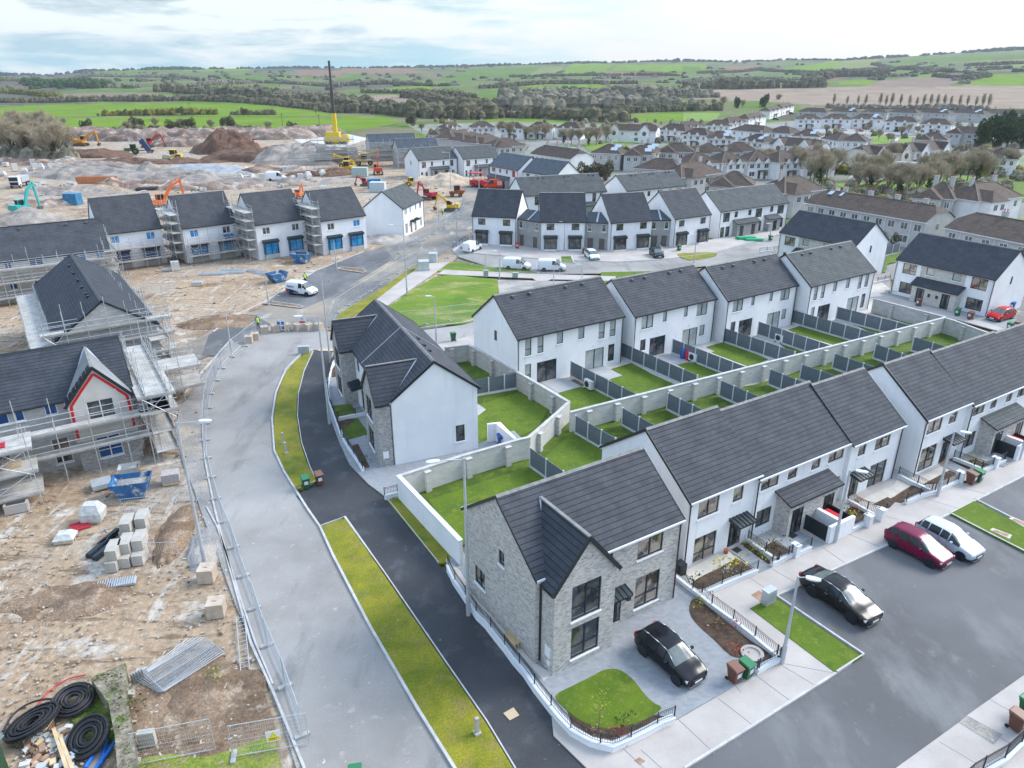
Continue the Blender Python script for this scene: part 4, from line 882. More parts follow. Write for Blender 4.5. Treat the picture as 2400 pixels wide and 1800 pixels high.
S_('verge', PO([(1462, 551), (1475, 547), (1540, 545), (1545, 553), (1490, 562)], .1, 2, True), .1, VERGE, .15)
# back gardens
S_('garden_ground', PO([(1118, 800), (1350, 745), (1890, 600), (2000, 680), (2070, 690), (1640, 830), (1250, 890), (1190, 860)], .0), .03, CREAM, .1)
gd = [P1([(1265, 1555), (1550, 1478), (1700, 1500), (2000, 1620), (2100, 1700), (1400, 1900)], .06),
      P1([(1925, 1375), (2100, 1330), (1945, 1245), (2212, 1165), (2500, 1320), (2900, 1500), (2300, 1700)], .06),
      P2([(1035, 1410), (1140, 1372), (1290, 1395), (1650, 1510), (1330, 1600), (1300, 1570)], .06),
      P2([(1395, 1185), (1620, 1120), (1900, 1200), (2212, 1340), (1980, 1440), (1500, 1260)], .06),
      P3([(175, 1170), (215, 1150), (420, 1215), (310, 1260)], .06), P3([(240, 1045), (350, 1010), (560, 1065), (770, 1130), (650, 1180), (300, 1075)], .06),
      P3([(680, 965), (720, 955), (800, 985), (890, 1010), (1060, 1060), (970, 1085), (830, 1020)], .06), P3([(950, 910), (985, 900), (1330, 990), (1290, 1010)], .06)]
for g in gd: S_('back_lawn', g, .06, LAWN, .06)
for g in (P1([(1010, 1405), (1240, 1350), (1420, 1390), (1560, 1470), (1265, 1552)], .065), P1([(1590, 1260), (1830, 1200), (2090, 1325), (1925, 1380), (1700, 1290)], .065), P2([(700, 1290), (980, 1230), (1180, 1340), (1190, 1375), (1030, 1410), (820, 1330)], .065), P2([(1100, 1180), (1300, 1140), (1520, 1240), (1400, 1250)], .065)):
    S_('patio', g, .068, PATIO, .06)
S_('planting_bed', P1([(1422, 1392), (1480, 1372), (1600, 1425), (1610, 1460), (1560, 1470)], .07), .07, BROWN)
S_('planting_bed', P1([(1720, 1490), (1800, 1500), (2010, 1620), (1960, 1640)], .07), .072, SOIL)
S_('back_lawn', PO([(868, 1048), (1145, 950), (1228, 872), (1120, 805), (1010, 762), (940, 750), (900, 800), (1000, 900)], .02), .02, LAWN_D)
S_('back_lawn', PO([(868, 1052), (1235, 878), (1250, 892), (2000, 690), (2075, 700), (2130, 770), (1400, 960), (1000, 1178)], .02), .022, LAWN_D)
# terrace back gardens and the big corner gardens
S_('back_lawn', PO([(925, 1080), (1140, 1010), (1230, 1060), (1060, 1130), (1000, 1165), (960, 1130)], .05), .05, LAWN, .05)
S_('back_lawn', PO([(1180, 985), (1235, 935), (1300, 965), (1330, 1000), (1240, 1040), (1160, 1010)], .05), .05, LAWN, .05)
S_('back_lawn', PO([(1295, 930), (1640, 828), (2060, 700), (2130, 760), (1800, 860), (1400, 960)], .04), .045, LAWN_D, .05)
S_('back_lawn', PO([(1030, 875), (1130, 845), (1195, 870), (1160, 925), (1120, 945), (1065, 940), (1040, 950), (1030, 960)], .05), .055, LAWN, .05)
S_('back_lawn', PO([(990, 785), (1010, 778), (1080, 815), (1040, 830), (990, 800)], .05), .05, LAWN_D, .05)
S_('driveway', PO([(700, 830), (715, 800), (735, 790), (760, 800), (800, 900), (860, 1000), (1030, 960), (1110, 930), (1140, 960), (1100, 985), (870, 1050), (862, 1075), (835, 1075), (795, 1045), (755, 1003), (735, 960), (712, 900)], .1), .1, PAVE, .15)
S_('patio', PO([(1028, 870), (1050, 885), (1030, 900)], .07), .07, PATIO, .03)
for g in (PJ([(632, 835), (755, 818), (790, 885), (660, 915)], .13), PJ([(695, 990), (800, 915), (870, 1015), (735, 1052)], .13)): S_('lawn', g, .13, LAWN_D, .04)
for g in (PJ([(660, 940), (730, 918), (800, 915), (700, 985)], .13), PJ([(760, 1090), (800, 1080), (875, 1230), (830, 1240)], .13), PJ([(630, 600), (660, 560), (675, 640), (632, 648)], .13)): S_('planting_bed', g, .132, SOIL, .04)
# forecourts by the stone centred houses on the right
S_('footpath', P3([(900, 780), (940, 770), (1100, 750), (1300, 800), (1800, 930), (2212, 1050), (2212, 1110), (2050, 1070), (1650, 960), (1560, 935), (960, 775)], .1), .1, CONC, .12)
S_('driveway', P3([(1010, 740), (1100, 720), (1900, 930), (2150, 960), (2100, 1050), (1700, 930), (1300, 820)], .1), .108, PAVE, .08)
S_('side_street', P3([(900, 610), (1090, 560), (1100, 745), (940, 770), (880, 740)], .0), .02, ROAD, .08)
S_('back_lawn', P3([(1030, 560), (1060, 440), (1080, 405), (1180, 400), (1140, 480), (1070, 495), (1050, 570)], .05), .06, LAWN, .08)
# site: broad areas in front on the left
S_('topsoil_patch', PF([(740, 1320), (830, 1160), (1050, 1100), (1200, 980), (1300, 940), (1400, 1080), (1530, 1100), (1660, 1500), (1530, 1560), (1100, 1640), (800, 1700), (700, 1500)], .0, 4, True), .012, BROWN)
S_('rough_grass', PF([(800, 1900), (820, 1640), (1000, 1580), (1250, 1590), (1530, 1500), (1640, 1480), (1680, 1700), (1700, 1900)], .0, 4, True), .02, mat('rough_grass', (.14, .20, .02), (.24, .27, .04), .8, .95, fine=.4, fsc=9, bump=.8, bsc=15, patches=((1.2, .5, .68, (.28, .21, .12)),)))
S_('mossy_patch', PF([(420, 1340), (520, 1180), (640, 1200), (670, 1320), (690, 1500), (560, 1520), (470, 1420)], .0, 4, True), .02, mat('mossy_ground', (.05, .10, .01), (.14, .17, .03), 2, .95, fine=.5, fsc=9, bump=.8, bsc=15))
# ------------------------------------------------------------------ open country: one terrain sheet out to the ridge
def proj(p):
    d = V(p)-V((0, 0, HC)); f = d.y*cos(PIT)-d.z*sin(PIT); u = d.x/f; v = -(d.y*sin(PIT)+d.z*cos(PIT))/f
    return ((1200+FPX*u)/KD, (900+FPX*v)/KD)
SKYL = [(-900, 150), (0, 149), (100, 151), (190, 153), (270, 146), (400, 143), (600, 140.5), (800, 141), (1000, 137), (1110, 135), (1260, 131), (1400, 129), (1550, 131), (1640, 128), (1750, 128), (1900, 121), (2000, 116), (2212, 109), (3200, 104)]
def lerp_tab(tab, x):
    for (a, b), (c, d) in zip(tab, tab[1:]):
        if x <= c: return b+(d-b)*max(0, min(1, (x-a)/(c-a)))
    return tab[-1][1]
def hgt(az, r):
    xx = 1106+1577*cos(PIT)*math.tan(max(-1.2, min(1.2, az)))/cos(0)*1.08
    cr = HC+3000*(147-lerp_tab(SKYL, xx))/1577*1.0
    t = max(0, min(1, (r-650)/2350)); s = t*t*(3-2*t)*.45+t*.55
    h = cr*s
    if r > 3000: h = cr-(r-3000)*.12
    n = mn.noise(V((r*sin(az)*.0022, r*cos(az)*.0022, 3.3)))*9+mn.noise(V((r*sin(az)*.006, r*cos(az)*.006, 9.3)))*3
    return h+n*max(0, min(1, (r-600)/500))*max(0, min(1, (3000-r)/500+.25))
def Fz(k, pts): return [(pts_[0]/3+k, pts_[1]/3) for pts_ in pts]
GR, GM, GO = (.13, .21, .015), (.095, .155, .028), (.17, .19, .06)
BR, PK_, RB, WD, HD = (.21, .155, .12), (.27, .205, .155), (.20, .13, .085), (.10, .095, .07), (.07, .08, .045)
FIELDS = [
 (WD, Fz(0, [(-900, 440), (600, 440), (600, 560), (380, 600), (380, 660), (-900, 690)])),
 (GM, Fz(0, [(560, 455), (900, 440), (1200, 440), (1180, 468), (700, 480)])), (GR, Fz(0, [(1200, 441), (1640, 433), (1600, 460), (1180, 465)])),
 ((.08, .09, .07), Fz(0, [(1610, 420), (2212, 415), (2212, 458), (1650, 465)])), (RB, Fz(0, [(1900, 452), (2212, 457), (2212, 500), (1950, 490)])), (GM, Fz(0, [(1450, 495), (1700, 490), (1700, 515), (1500, 518)])),
 (GR, Fz(0, [(-900, 720), (60, 690), (200, 680), (600, 672), (1300, 668), (1700, 680), (2060, 720), (2180, 750), (1900, 752), (1300, 748), (900, 738), (640, 748), (-900, 800)])),
 (GR, Fz(0, [(-900, 815), (300, 768), (700, 762), (1300, 755), (2212, 765), (2212, 870), (1900, 860), (1500, 850), (900, 850), (600, 860), (-900, 900)])),
 (BR, Fz(0, [(380, 610), (700, 600), (1000, 605), (1280, 645), (900, 655), (400, 660)])), (GM, Fz(0, [(390, 592), (700, 580), (1000, 586), (1080, 605), (700, 600), (390, 610)])),
 (GR, Fz(737.3, [(0, 745), (370, 772), (350, 800), (200, 830), (0, 850)])), (PK_, Fz(737.3, [(-280, 625), (0, 618), (350, 615), (600, 680), (500, 700), (200, 692), (0, 690), (-280, 680)])),
 (GR, Fz(737.3, [(440, 620), (600, 628), (790, 660), (750, 682), (600, 662)])), (GR, Fz(737.3, [(300, 570), (590, 553), (590, 587), (350, 587)])),
 (GM, Fz(737.3, [(860, 618), (950, 578), (1200, 590), (1530, 605), (1300, 632), (900, 637)])), (GR, Fz(737.3, [(1090, 560), (1300, 549), (1860, 549), (1900, 567), (1300, 570)])),
 (GR, Fz(737.3, [(1780, 592), (1850, 574), (2212, 574), (2212, 602), (1800, 607)])), (GM, Fz(737.3, [(690, 487), (900, 440), (1300, 435), (1180, 502), (800, 502)])),
 (GO, Fz(737.3, [(1200, 492), (1290, 440), (1440, 430), (1400, 482)])), (GR, Fz(737.3, [(1420, 477), (1500, 405), (1770, 420), (1700, 472)])), (GR, Fz(737.3, [(1740, 457), (1800, 418), (2360, 415), (2360, 470)])),
 (RB, Fz(737.3, [(1700, 462), (1900, 467), (2212, 477), (2212, 497), (1720, 492)])), (RB, Fz(737.3, [(0, 432), (400, 442), (600, 470), (400, 482), (0, 472)])), (GM, Fz(737.3, [(620, 520), (760, 500), (900, 510), (700, 535)])),
 (BR, Fz(737.3, [(760, 712), (1200, 700), (1500, 722), (1300, 742), (800, 742)])), (GR, Fz(737.3, [(920, 778), (1300, 778), (1730, 800), (1600, 818), (1300, 812), (950, 812)])), (GR, Fz(737.3, [(1860, 745), (2460, 728), (2460, 785), (1900, 790)])),
 (PK_, Fz(1474.7, [(-260, 595), (0, 590), (400, 575), (1200, 560), (2212, 555), (3000, 560), (3000, 700), (1990, 700), (1000, 690), (600, 660), (-260, 628)])), (BR, Fz(1474.7, [(1300, 520), (1800, 475), (1850, 500), (1700, 562), (1150, 564)])),
 (GR, Fz(1474.7, [(1810, 557), (2050, 475), (2212, 478), (3000, 470), (3000, 556)])), (GR, Fz(1474.7, [(1010, 532), (1250, 510), (1230, 547), (1010, 552)])), (GR, Fz(1474.7, [(600, 457), (950, 400), (1040, 385), (960, 455), (900, 482), (700, 477)])),
 (GO, Fz(1474.7, [(970, 442), (1050, 387), (1290, 375), (1200, 457)])), (RB, Fz(1474.7, [(260, 430), (500, 420), (400, 472), (300, 472)])), (GM, Fz(1474.7, [(0, 430), (100, 430), (150, 462), (0, 472)])), (GM, Fz(1474.7, [(450, 480), (700, 490), (900, 500), (880, 520), (500, 510)])),
 (GR, Fz(1474.7, [(1500, 490), (1640, 474), (1640, 497), (1520, 502)])), (GO, Fz(1474.7, [(1850, 400), (2212, 380), (3000, 360), (3000, 450), (2212, 430), (1900, 440)])),
 (GM, Fz(1474.7, [(1400, 385), (1800, 360), (2212, 350), (2212, 372), (1800, 395), (1450, 420)])), (RB, Fz(1474.7, [(800, 520), (1000, 500), (1100, 500), (900, 530)])),
]
def inpoly(x, y, P):
    c = False; j = len(P)-1
    for i in range(len(P)):
        xi, yi = P[i]; xj, yj = P[j]
        if (yi > y) != (yj > y) and x < (xj-xi)*(y-yi)/(yj-yi)+xi: c = not c
        j = i
    return c
FB = [(c, P, min(p[0] for p in P), max(p[0] for p in P), min(p[1] for p in P), max(p[1] for p in P)) for c, P in FIELDS]
rs = [0, 10, 30, 60, 100, 150, 180]
yy = 360.0
while yy > 196: rs.append(1577*HC/ (yy-147)*1.0); yy -= 1.3
rs = sorted(set([r for r in rs if r < 850])); r_ = rs[-1]
while r_ < 3050: r_ += 14+r_*.004; rs.append(r_)
rs += [3150, 3300, 3700, 4600]
azs = [R(a*.16) for a in range(-250, 251)]
azs = [R(-a) for a in (100, 85, 72, 62, 54, 48, 44)]+azs+[R(a) for a in (44, 48, 54, 62, 72, 85, 100)]
vs = []; cols = []
for r in rs:
    for az in azs:
        x, y = r*sin(az), r*cos(az); z = hgt(az, r)-.2
        c = (.17, .155, .10)
        if r > 150:
            if y > 20:
                px, py = proj((x, y, z)); px += mn.noise(V((x*.01, y*.01, 1)))*2.5; py += mn.noise(V((x*.02, y*.02, 5)))*1.0
                hit = None
                for fc, P, a, b, c_, d in FB:
                    if a <= px <= b and c_ <= py <= d and inpoly(px, py, P): hit = fc
                if hit: c = hit
                else:
                    n = mn.noise(V((x*.006, y*.012, 2))); n2 = mn.noise(V((x*.02, y*.03, 7)))
                    c = WD if n < -.2 else (GM if n2 > -.05 else (.16, .15, .085))
        cols.append((*c, 1)); vs.append((x, y, z))
na = len(azs)
fs = [(i*na+j+1, i*na+j, (i+1)*na+j, (i+1)*na+j+1) for i in range(len(rs)-1) for j in range(na-1)]
me = bpy.data.meshes.new('terrain'); me.from_pydata(vs, [], fs)
ca = me.color_attributes.new('cover', 'FLOAT_COLOR', 'POINT'); ca.data.foreach_set('color', [q for c in cols for q in c])
me.polygons.foreach_set('use_smooth', [True]*len(me.polygons))
def cover(nt, b, vec, col):
    a = N(nt, 'ShaderNodeAttribute', attribute_name='cover')
    f = ramp(nt, noise_(nt, vec, .03, 8, .72), [(.3, (.72, .72, .72)), (.7, (1.25, 1.25, 1.25))])
    return mixc(nt, 1.0, a.outputs['Color'], f, 'MULTIPLY')
me.materials.append(mat('country', (.2, .2, .1), build=cover, rough=1, spec=.1))
o = link('terrain', me); o['kind'] = 'structure'
site = PO([(-900, 2400), (-1400, 420), (-400, 365), (0, 345), (120, 338), (190, 300), (300, 292), (640, 292), (760, 300), (900, 296), (990, 310), (1010, 370), (1110, 400), (1120, 440), (1000, 540), (860, 700), (760, 760), (600, 1000), (700, 1659), (800, 2600)], 0)
S_('site_ground', site, -.09, DIRT)
S_('estate_ground', PO([(880, 270), (1100, 262), (1500, 275), (1800, 255), (2400, 255), (3000, 300), (2800, 700), (2100, 700), (1850, 560), (1700, 460), (1500, 430), (1120, 420), (1000, 385), (980, 330)], 0), -.12, mat('estate_ground', (.17, .165, .15), (.23, .22, .205), .04, .95, fine=.2, fsc=3, patches=((.035, .52, .62, (.13, .20, .05)), (.1, .6, .7, (.38, .36, .33)))))
S_('village_lawn', PO([(1850, 420), (1990, 340+60), (2212, 375), (2300, 372), (2300, 440), (2100, 430), (1960, 432)], 0), .0, LAWN)
EG = mat('estate_lawn', (.11, .19, .012), (.155, .23, .02), .08, .95, fine=.2, fsc=3)
for g in (PC([(960, 1190), (1500, 1150), (2050, 1180), (2100, 1250), (1500, 1290), (1250, 1290)], 0), PC([(1225, 880), (1370, 880), (1360, 935), (1230, 945)], 0), PC([(1400, 885), (1500, 890), (1480, 935), (1400, 925)], 0), PB([(1560, 930), (1900, 900), (1930, 930), (1600, 980)], 0), PR([(650, 530), (870, 530), (860, 610), (640, 620)], 0), PR([(1480, 930), (1740, 940), (1700, 1030), (1480, 1010)], 0), PC([(0, 730), (245, 732), (220, 785), (0, 790)], 0)): S_('estate_green', g, .005, EG)
S_('estate_road', PR([(350, 1000), (420, 930), (800, 900), (1300, 880), (1900, 900), (2212, 900), (2212, 930), (1500, 920), (900, 980), (600, 1005)], 0), .006, ROAD)
S_('estate_road', PR([(0, 440), (700, 470), (1100, 500), (1500, 470), (1480, 520), (1000, 520), (0, 500)], 0), .006, ROAD)
S_('park_path', PR([(895, 540), (930, 545), (900, 580), (920, 620), (880, 600), (870, 570)], 0), .01, CONC)
# ------------------------------------------------------------------ garden walls, fences, railings
def block_wall(pts, label, h=2.0, side=-1, m=None, sp=3.6, w=.22, group='concrete block garden walls', pier=True):  # sunlight and shade put into the block colour: paler sunlit, greyer others
    q = [V((p.x, p.y, 0)) for p in pts]; mb = MB(); strip(mb, q, w, -.2, h-.08)
    o = obj('garden_wall', mb, m or BLOCK_W); tag(o, label, 'garden wall', group)
    c = MB(); strip(c, q, w+.08, h-.078, h); obj('coping', c, KERB, o)
    acc = sp*.6
    for a, b in zip(q, q[1:]):
        d = b-a; l = d.length; u = d/l; nn = V((-u.y, u.x, 0))*side; rz = atan2(u.y, u.x)
        while acc < l and pier:
            p = a+u*acc+nn*(w/2+.17); pm = MB(); pm.box((-.22, -.17, -.2), (.22, .17, h-.3)); pm.box((-.26, -.2, h-.299), (.26, .2, h-.22), 0)
            obj('pier', pm, m or BLOCK_W, o, p, rz); acc += sp
        acc -= l
    return o
wt = [P5([(185, 910)], 2)[0], PK([(62, 556)], 2)[0]]
mb = MB(); strip(mb, [V((p.x, p.y, 0)) for p in wt], .24, -.2, 1.98); o = tag(obj('garden_wall', mb, WHITE), 'white faced garden wall along the verge beside the tarmac path', 'garden wall')
c = MB(); strip(c, [V((p.x, p.y, 0)) for p in wt], .34, 1.982, 2.06); obj('coping', c, mat('pale_coping', (.66, .67, .68), rough=.8), o)
block_wall([P5([(205, 905)], 2)[0]]+P5([(1010, 648), (1735, 440), (1880, 408), (2212, 118)], 2)+P8([(238, 712)], 2), 'grey block wall between the corner lawn and the big back garden, five piers')
block_wall(P8([(238, 712)], 2)+P1([(780, 1300), (400, 1085), (110, 930)], 2)+P4([(1870, 695), (1560, 735)], 2), 'grey block wall along the white gable with the single small window', m=BLOCK, side=1)
lw = P8([(250, 818)], 2)+P3([(1558, 938)], 2)
block_wall(lw, 'long pale block wall dividing the two rows of back gardens', sp=3.1)
block_wall(P3([(958, 782), (1558, 936)], 2), 'grey block wall behind the blue and red barrel bins', m=BLOCK, sp=4.5)
block_wall(P3([(1562, 945), (1640, 968), (1945, 1080), (2100, 1130)], 2), 'grey stepped block wall at the far end of the terrace gardens', m=BLOCK, sp=4.5)
bl = P5([(1340, 240), (1480, 225)], 1.8)+P5([(1700, 430)], 1.8)
mb = MB(); strip(mb, [V((p.x, p.y, 0)) for p in bl], .22, 0, 1.8); tag(obj('garden_wall', mb, WHITE), 'short white screen wall with a blue bin behind it', 'garden wall')
PANEL = mat('blue_grey_fence', (.105, .13, .155), (.12, .148, .17), 2, .6, fine=.05, fsc=4)
FPOST = mat('pale_concrete_post', (.50, .51, .52), (.58, .59, .60), 3, .85)
def fence(a, b, label, h=1.8, m=None, group='blue grey garden fences with concrete posts', pitch=1.83):
    a = V((a.x, a.y, 0)); b = V((b.x, b.y, 0)); d = b-a; Ln = d.length; n = max(1, round(Ln/pitch)); p = Ln/n
    t = thing('garden_fence', label, 'fence', a, atan2(d.y, d.x), group)
    pm = MB(); pm.box((-.055, -.06, -.1), (.055, .06, h+.08)); pm = pm.mesh('post', FPOST)
    pa = MB(); pa.box((.056, -.02, .3), (p-.056, .02, h-.03)); pa.box((.056, -.03, h-.03), (p-.056, .03, h+.01)); 
    for k in range(9): pa.box((.057, -.026, .3+.16*k), (p-.057, .026, .31+.16*k))
    pa = pa.mesh('panel', m or PANEL)
    gb = MB(); gb.box((.056, -.025, -.05), (p-.056, .025, .298)); gb = gb.mesh('gravel_board', FPOST)
    for i in range(n+1): link('post', pm, t, (i*p, 0, 0))
    for i in range(n): link('panel', pa, t, (i*p, 0, 0)); link('gravel_board', gb, t, (i*p, 0, 0))
    return t
FZ = 1.85
for A, B, lb in ((P1([(1430, 1140)], FZ), P8([(940, 634)], FZ), 'garden fence splitting the back gardens of the nearest white pair, heat pump beside it'),
    (P8([(778, 98)], FZ), P8([(1570, 436)], FZ), 'garden fence between the first and second white pairs'),
    (P8([(1318, 62)], FZ), P8([(2078, 352)], FZ), 'garden fence behind the blue and red barrel bins on the patio'),
    (P2([(1490, 877)], FZ), P3([(298, 1225)], FZ), 'garden fence between the second and third white pairs'),
    (P2([(2098, 848)], FZ), P3([(618, 1180)], FZ), 'garden fence splitting the gardens of the third white pair'),
    (P3([(272, 876)], FZ), P3([(972, 1074)], FZ), 'garden fence between the third and farthest white pairs'),
    (P3([(656, 850)], FZ), P3([(1290, 1012)], FZ), 'garden fence splitting the gardens of the farthest white pair'),
    (P1([(150, 1385)], FZ), P1([(765, 1285)], FZ), 'short garden fence behind the white gable of the corner houses'),
    (P5([(1897, 548)], FZ), P8([(180, 1430)], FZ), 'garden fence ending at the ridge of the brick corner house'),
    (P8([(307, 856)], FZ), P8([(720, 1088)], FZ), 'terrace garden fence, first from the bend in the block wall'),
    (P8([(797, 777)], FZ), P8([(1150, 965)], FZ), 'terrace garden fence, second from the bend in the block wall'),
    (P8([(1267, 622)], FZ), P8([(1660, 810)], FZ), 'terrace garden fence, third from the bend in the block wall'),
    (P8([(1817, 492)], FZ), P8([(2230, 665)], FZ), 'terrace garden fence, fourth from the bend in the block wall'),
    (P3([(92, 1372)], FZ), P3([(420, 1500)], FZ), 'terrace garden fence, fifth from the bend in the block wall'),
    (P3([(357, 1332)], FZ), P3([(680, 1440)], FZ), 'terrace garden fence, sixth from the bend in the block wall'),
    (P3([(632, 1242)], FZ), P3([(1000, 1365)], FZ), 'terrace garden fence, seventh from the bend in the block wall'),
    (P3([(977, 1162)], FZ), P3([(1310, 1280)], FZ), 'terrace garden fence, eighth from the bend in the block wall'),
    (P3([(1297, 1102)], FZ), P3([(1620, 1200)], FZ), 'terrace garden fence nearest the far end of the block wall'),
    (P3([(1062, 345)], FZ), P3([(1178, 320)], FZ), 'grey fence between two white gables by the small lawn')):
    fence(A[0], B[0], lb)
def wr(pts, label, h=.62, wall=.42, **k):
    low_wall(pts, -.1, wall-.06, .2, 'low white wall under the '+label, group='low white front garden walls'); railing(pts, wall, label, h, **k)
r1 = P6([(5, 1085), (128, 1185), (252, 1278), (372, 1375)], .42)+PL([(470, 945), (540, 1000), (605, 1055), (682, 1118)], .42)
wr(r1, 'railing between the driveway and the footpath ramp')
wr(PL([(682, 1118), (628, 1142), (568, 1178)], .42), 'short railing by the round manhole and bins')
wr(P6([(290, 1268), (412, 1222), (525, 1170), (640, 1120), (750, 1075), (865, 1030)], .42), 'railing in front of the daffodil bed')
wr(P6([(765, 715), (830, 765), (950, 850), (1085, 935)], .42), 'railing beside the yellow shrubs of the first terraced house')
wr(P6([(1015, 965), (1115, 915), (1220, 865)], .42), 'short railing before the dark bed left of the white pier')
wr(P6([(1260, 868), (1315, 840), (1418, 792)], .42), 'short railing next to the black bin store')
wr(P6([(1805, 305), (1975, 400), (2110, 475)], .42), 'railing beside the red flower bed')
wr(P6([(1840, 608), (1985, 532)], .42), 'short railing in front of the red flower bed')
wr(P6([(2120, 460), (2195, 430)], .42), 'short railing stub before the long dark bed', gap=.1)
wr(P7([(665, 1372), (815, 1450), (960, 1515), (1075, 1572)], .42), 'railing across the gap between the two terraces')
wr(P7([(760, 1700), (900, 1640), (1110, 1575), (1230, 1520), (1400, 1440)], .42), 'railing in front of the long dark bed by the street lamp')
wr(P7([(1345, 1165), (1440, 1200), (1590, 1260), (1690, 1300)], .42), 'railing beside the yellow flower bed')
wr(P7([(1690, 1320), (1820, 1260), (1980, 1190)], .42), 'railing before the second bin store')
wr(PL([(1560, 1745), (1610, 1700), (1775, 1605), (1866, 1518), (1960, 1440)], .45), 'railing of the garden at the bottom right corner', h=.9)
wr(PJ([(662, 495), (628, 560), (608, 640), (602, 720), (616, 800), (645, 880), (690, 1010)], .5), 'curved railing in front of the corner houses, upper part')
wr(PJ([(706, 1040), (745, 1105), (790, 1170), (830, 1238)], .4), 'straight railing beside the narrow bed of the corner houses')
wr(PJ([(672, 912), (760, 895), (868, 874)], .35), 'railing dividing the two front gardens of the corner houses')
wr(PJ([(972, 1420), (1058, 1398)], .3), 'short railing next to the white garden wall')
wr(PQ([(495, 1468), (590, 1410), (690, 1350)], .6), 'dark railing on the white retaining wall at the head of the crescent', h=.9, gap=.3)
wr(P3([(930, 650), (1000, 636), (1090, 620)], .4), 'railing on the white wall of the side lane')
wr(P3([(0, 400), (80, 392), (145, 385)], .2), 'railing by the forecourt left of the stone centred houses', gap=.3)
for i, (p, q) in enumerate((((855, 650), (905, 700)), ((1290, 660), (1330, 730)), ((1770, 650), (1850, 740)))):
    wr(PH([p, q], .3), 'railing of the %s passage between the crescent houses' % ('first', 'second', 'third')[i] if 0 else 'railing by the %s grey link building of the crescent' % ('first', 'second', 'third')[i], gap=.3)
wr(PH([(2080, 700), (2140, 690), (2212, 680)], .3), 'railing before the long block with two grey porches', gap=.3)
# gate piers of the terrace front gardens
def gate_pier(p, label):
    m = MB(); m.box((-.2, -.25, -.1), (.2, .25, .85)); o = tag(obj('pier', m, WHITE, None, (p.x, p.y, .1), R(32)), label, 'pier', 'white gate piers in front of the terrace'); o.name = 'gate_pier'
    c = MB(); c.box((-.24, -.29, .85), (.24, .29, .92)); obj('coping', c, mat('pale_coping', (.66, .67, .68)), o)
for (x, y), s in (((1248, 895), 'left of the black bin store'), ((2000, 585), 'right of the black bin store'), ((2130, 520), 'near the red flower bed, next to another pier')): gate_pier(P6([(x, y)], .1)[0], 'white gate pier '+s)
gate_pier(P7([(1405, 1470)], .1)[0], 'white gate pier beside the brown and green bins'); gate_pier(P7([(1840, 1290)], .1)[0], 'white gate pier near the second bin store')
# bin stores: rendered spine walls with black boarded sides
def bin_store(p, rz, label):
    t = thing('bin_store', label, 'bin store', p, rz, 'white and black bin stores')
    m = MB(); m.box((1.0, -1.4, -.1), (1.3, 1.3, 1.3)); m.box((-.15, -1.4, -.1), (1.0, -1.15, 1.3)); m.box((1.3, -1.4, -.1), (2.45, -1.15, 1.3)); m.box((-.1, 1.2, -.1), (1.0, 1.3, 1.2)); obj('wall', m, WHITE, t)
    for x in (-.14, 2.38):
        m = MB(); m.box((x, -1.15, .08), (x+.07, 1.3, 1.22)); obj('side_panel', m, DOORM, t)
    m = MB(); m.box((1.5, -.6, .05), (2.1, .5, 1.05)); obj('bin', m, mat('red_plastic', (.55, .015, .02), rough=.35), t)
b0 = P6([(1535, 775)], .1)[0]; bin_store(b0+V((-.2, 1.25, 0)), R(32), 'black boarded bin store with white walls in front of the first terrace')
b1 = P7([(2050, 1215)], .1)[0]; bin_store(b1+V((-.2, 1.25, 0)), R(32), 'black boarded bin store in front of the second terrace')
# front garden surfaces of the terrace
for g in (P6([(170, 1195), (250, 1130), (450, 1040), (640, 930), (700, 955), (810, 1035), (560, 1120), (330, 1225), (260, 1240)], .12), P6([(690, 775), (745, 752), (1005, 965), (975, 980)], .12), P6([(925, 815), (1035, 750), (1205, 850), (1070, 925)], .12),
          P6([(1740, 470), (1840, 385), (2010, 450), (1960, 560), (1890, 565)], .12), P6([(2070, 360), (2212, 290), (2300, 330), (2230, 400)], .12), P7([(540, 1700), (830, 1520), (1000, 1560), (900, 1640), (700, 1730)], .12), P7([(965, 1505), (1290, 1330), (1395, 1375), (1140, 1490)], .12), P7([(1285, 1200), (1340, 1180), (1560, 1290), (1530, 1315)], .12), P7([(1530, 1215), (1570, 1190), (1800, 1260), (1700, 1310)], .12)):
    S_('planting_bed', g, .125, SOIL, .06)
for g in (P6([(560, 838), (690, 780), (1005, 1018), (880, 1072), (760, 975)], .12), P6([(1055, 740), (1110, 715), (1290, 640), (1560, 775), (1430, 830), (1205, 845)], .12), P6([(1640, 470), (1750, 430), (1840, 600), (1740, 700)], .12), P7([(1180, 1260), (1290, 1225), (1560, 1340), (1460, 1390)], .12), P7([(1640, 1190), (1780, 1120), (2080, 1220), (1960, 1290)], .12)):
    S_('garden_path', g, .118, PAVE, .05)
for g in (P6([(110, 1060), (400, 900), (560, 840), (640, 930), (250, 1130), (170, 1190)], .12), P6([(850, 720), (1040, 670), (1110, 715), (950, 790)], .12), P6([(1650, 440), (1780, 360), (1850, 385), (1740, 465)], .12), P6([(1950, 310), (2212, 190), (2300, 280), (2080, 350)], .12), P7([(600, 1510), (640, 1450), (830, 1510), (540, 1690), (380, 1659)], .12), P7([(850, 1450), (1180, 1290), (1290, 1330), (970, 1500)], .12)):
    S_('garden_slab', g, .113, CREAM, .05)
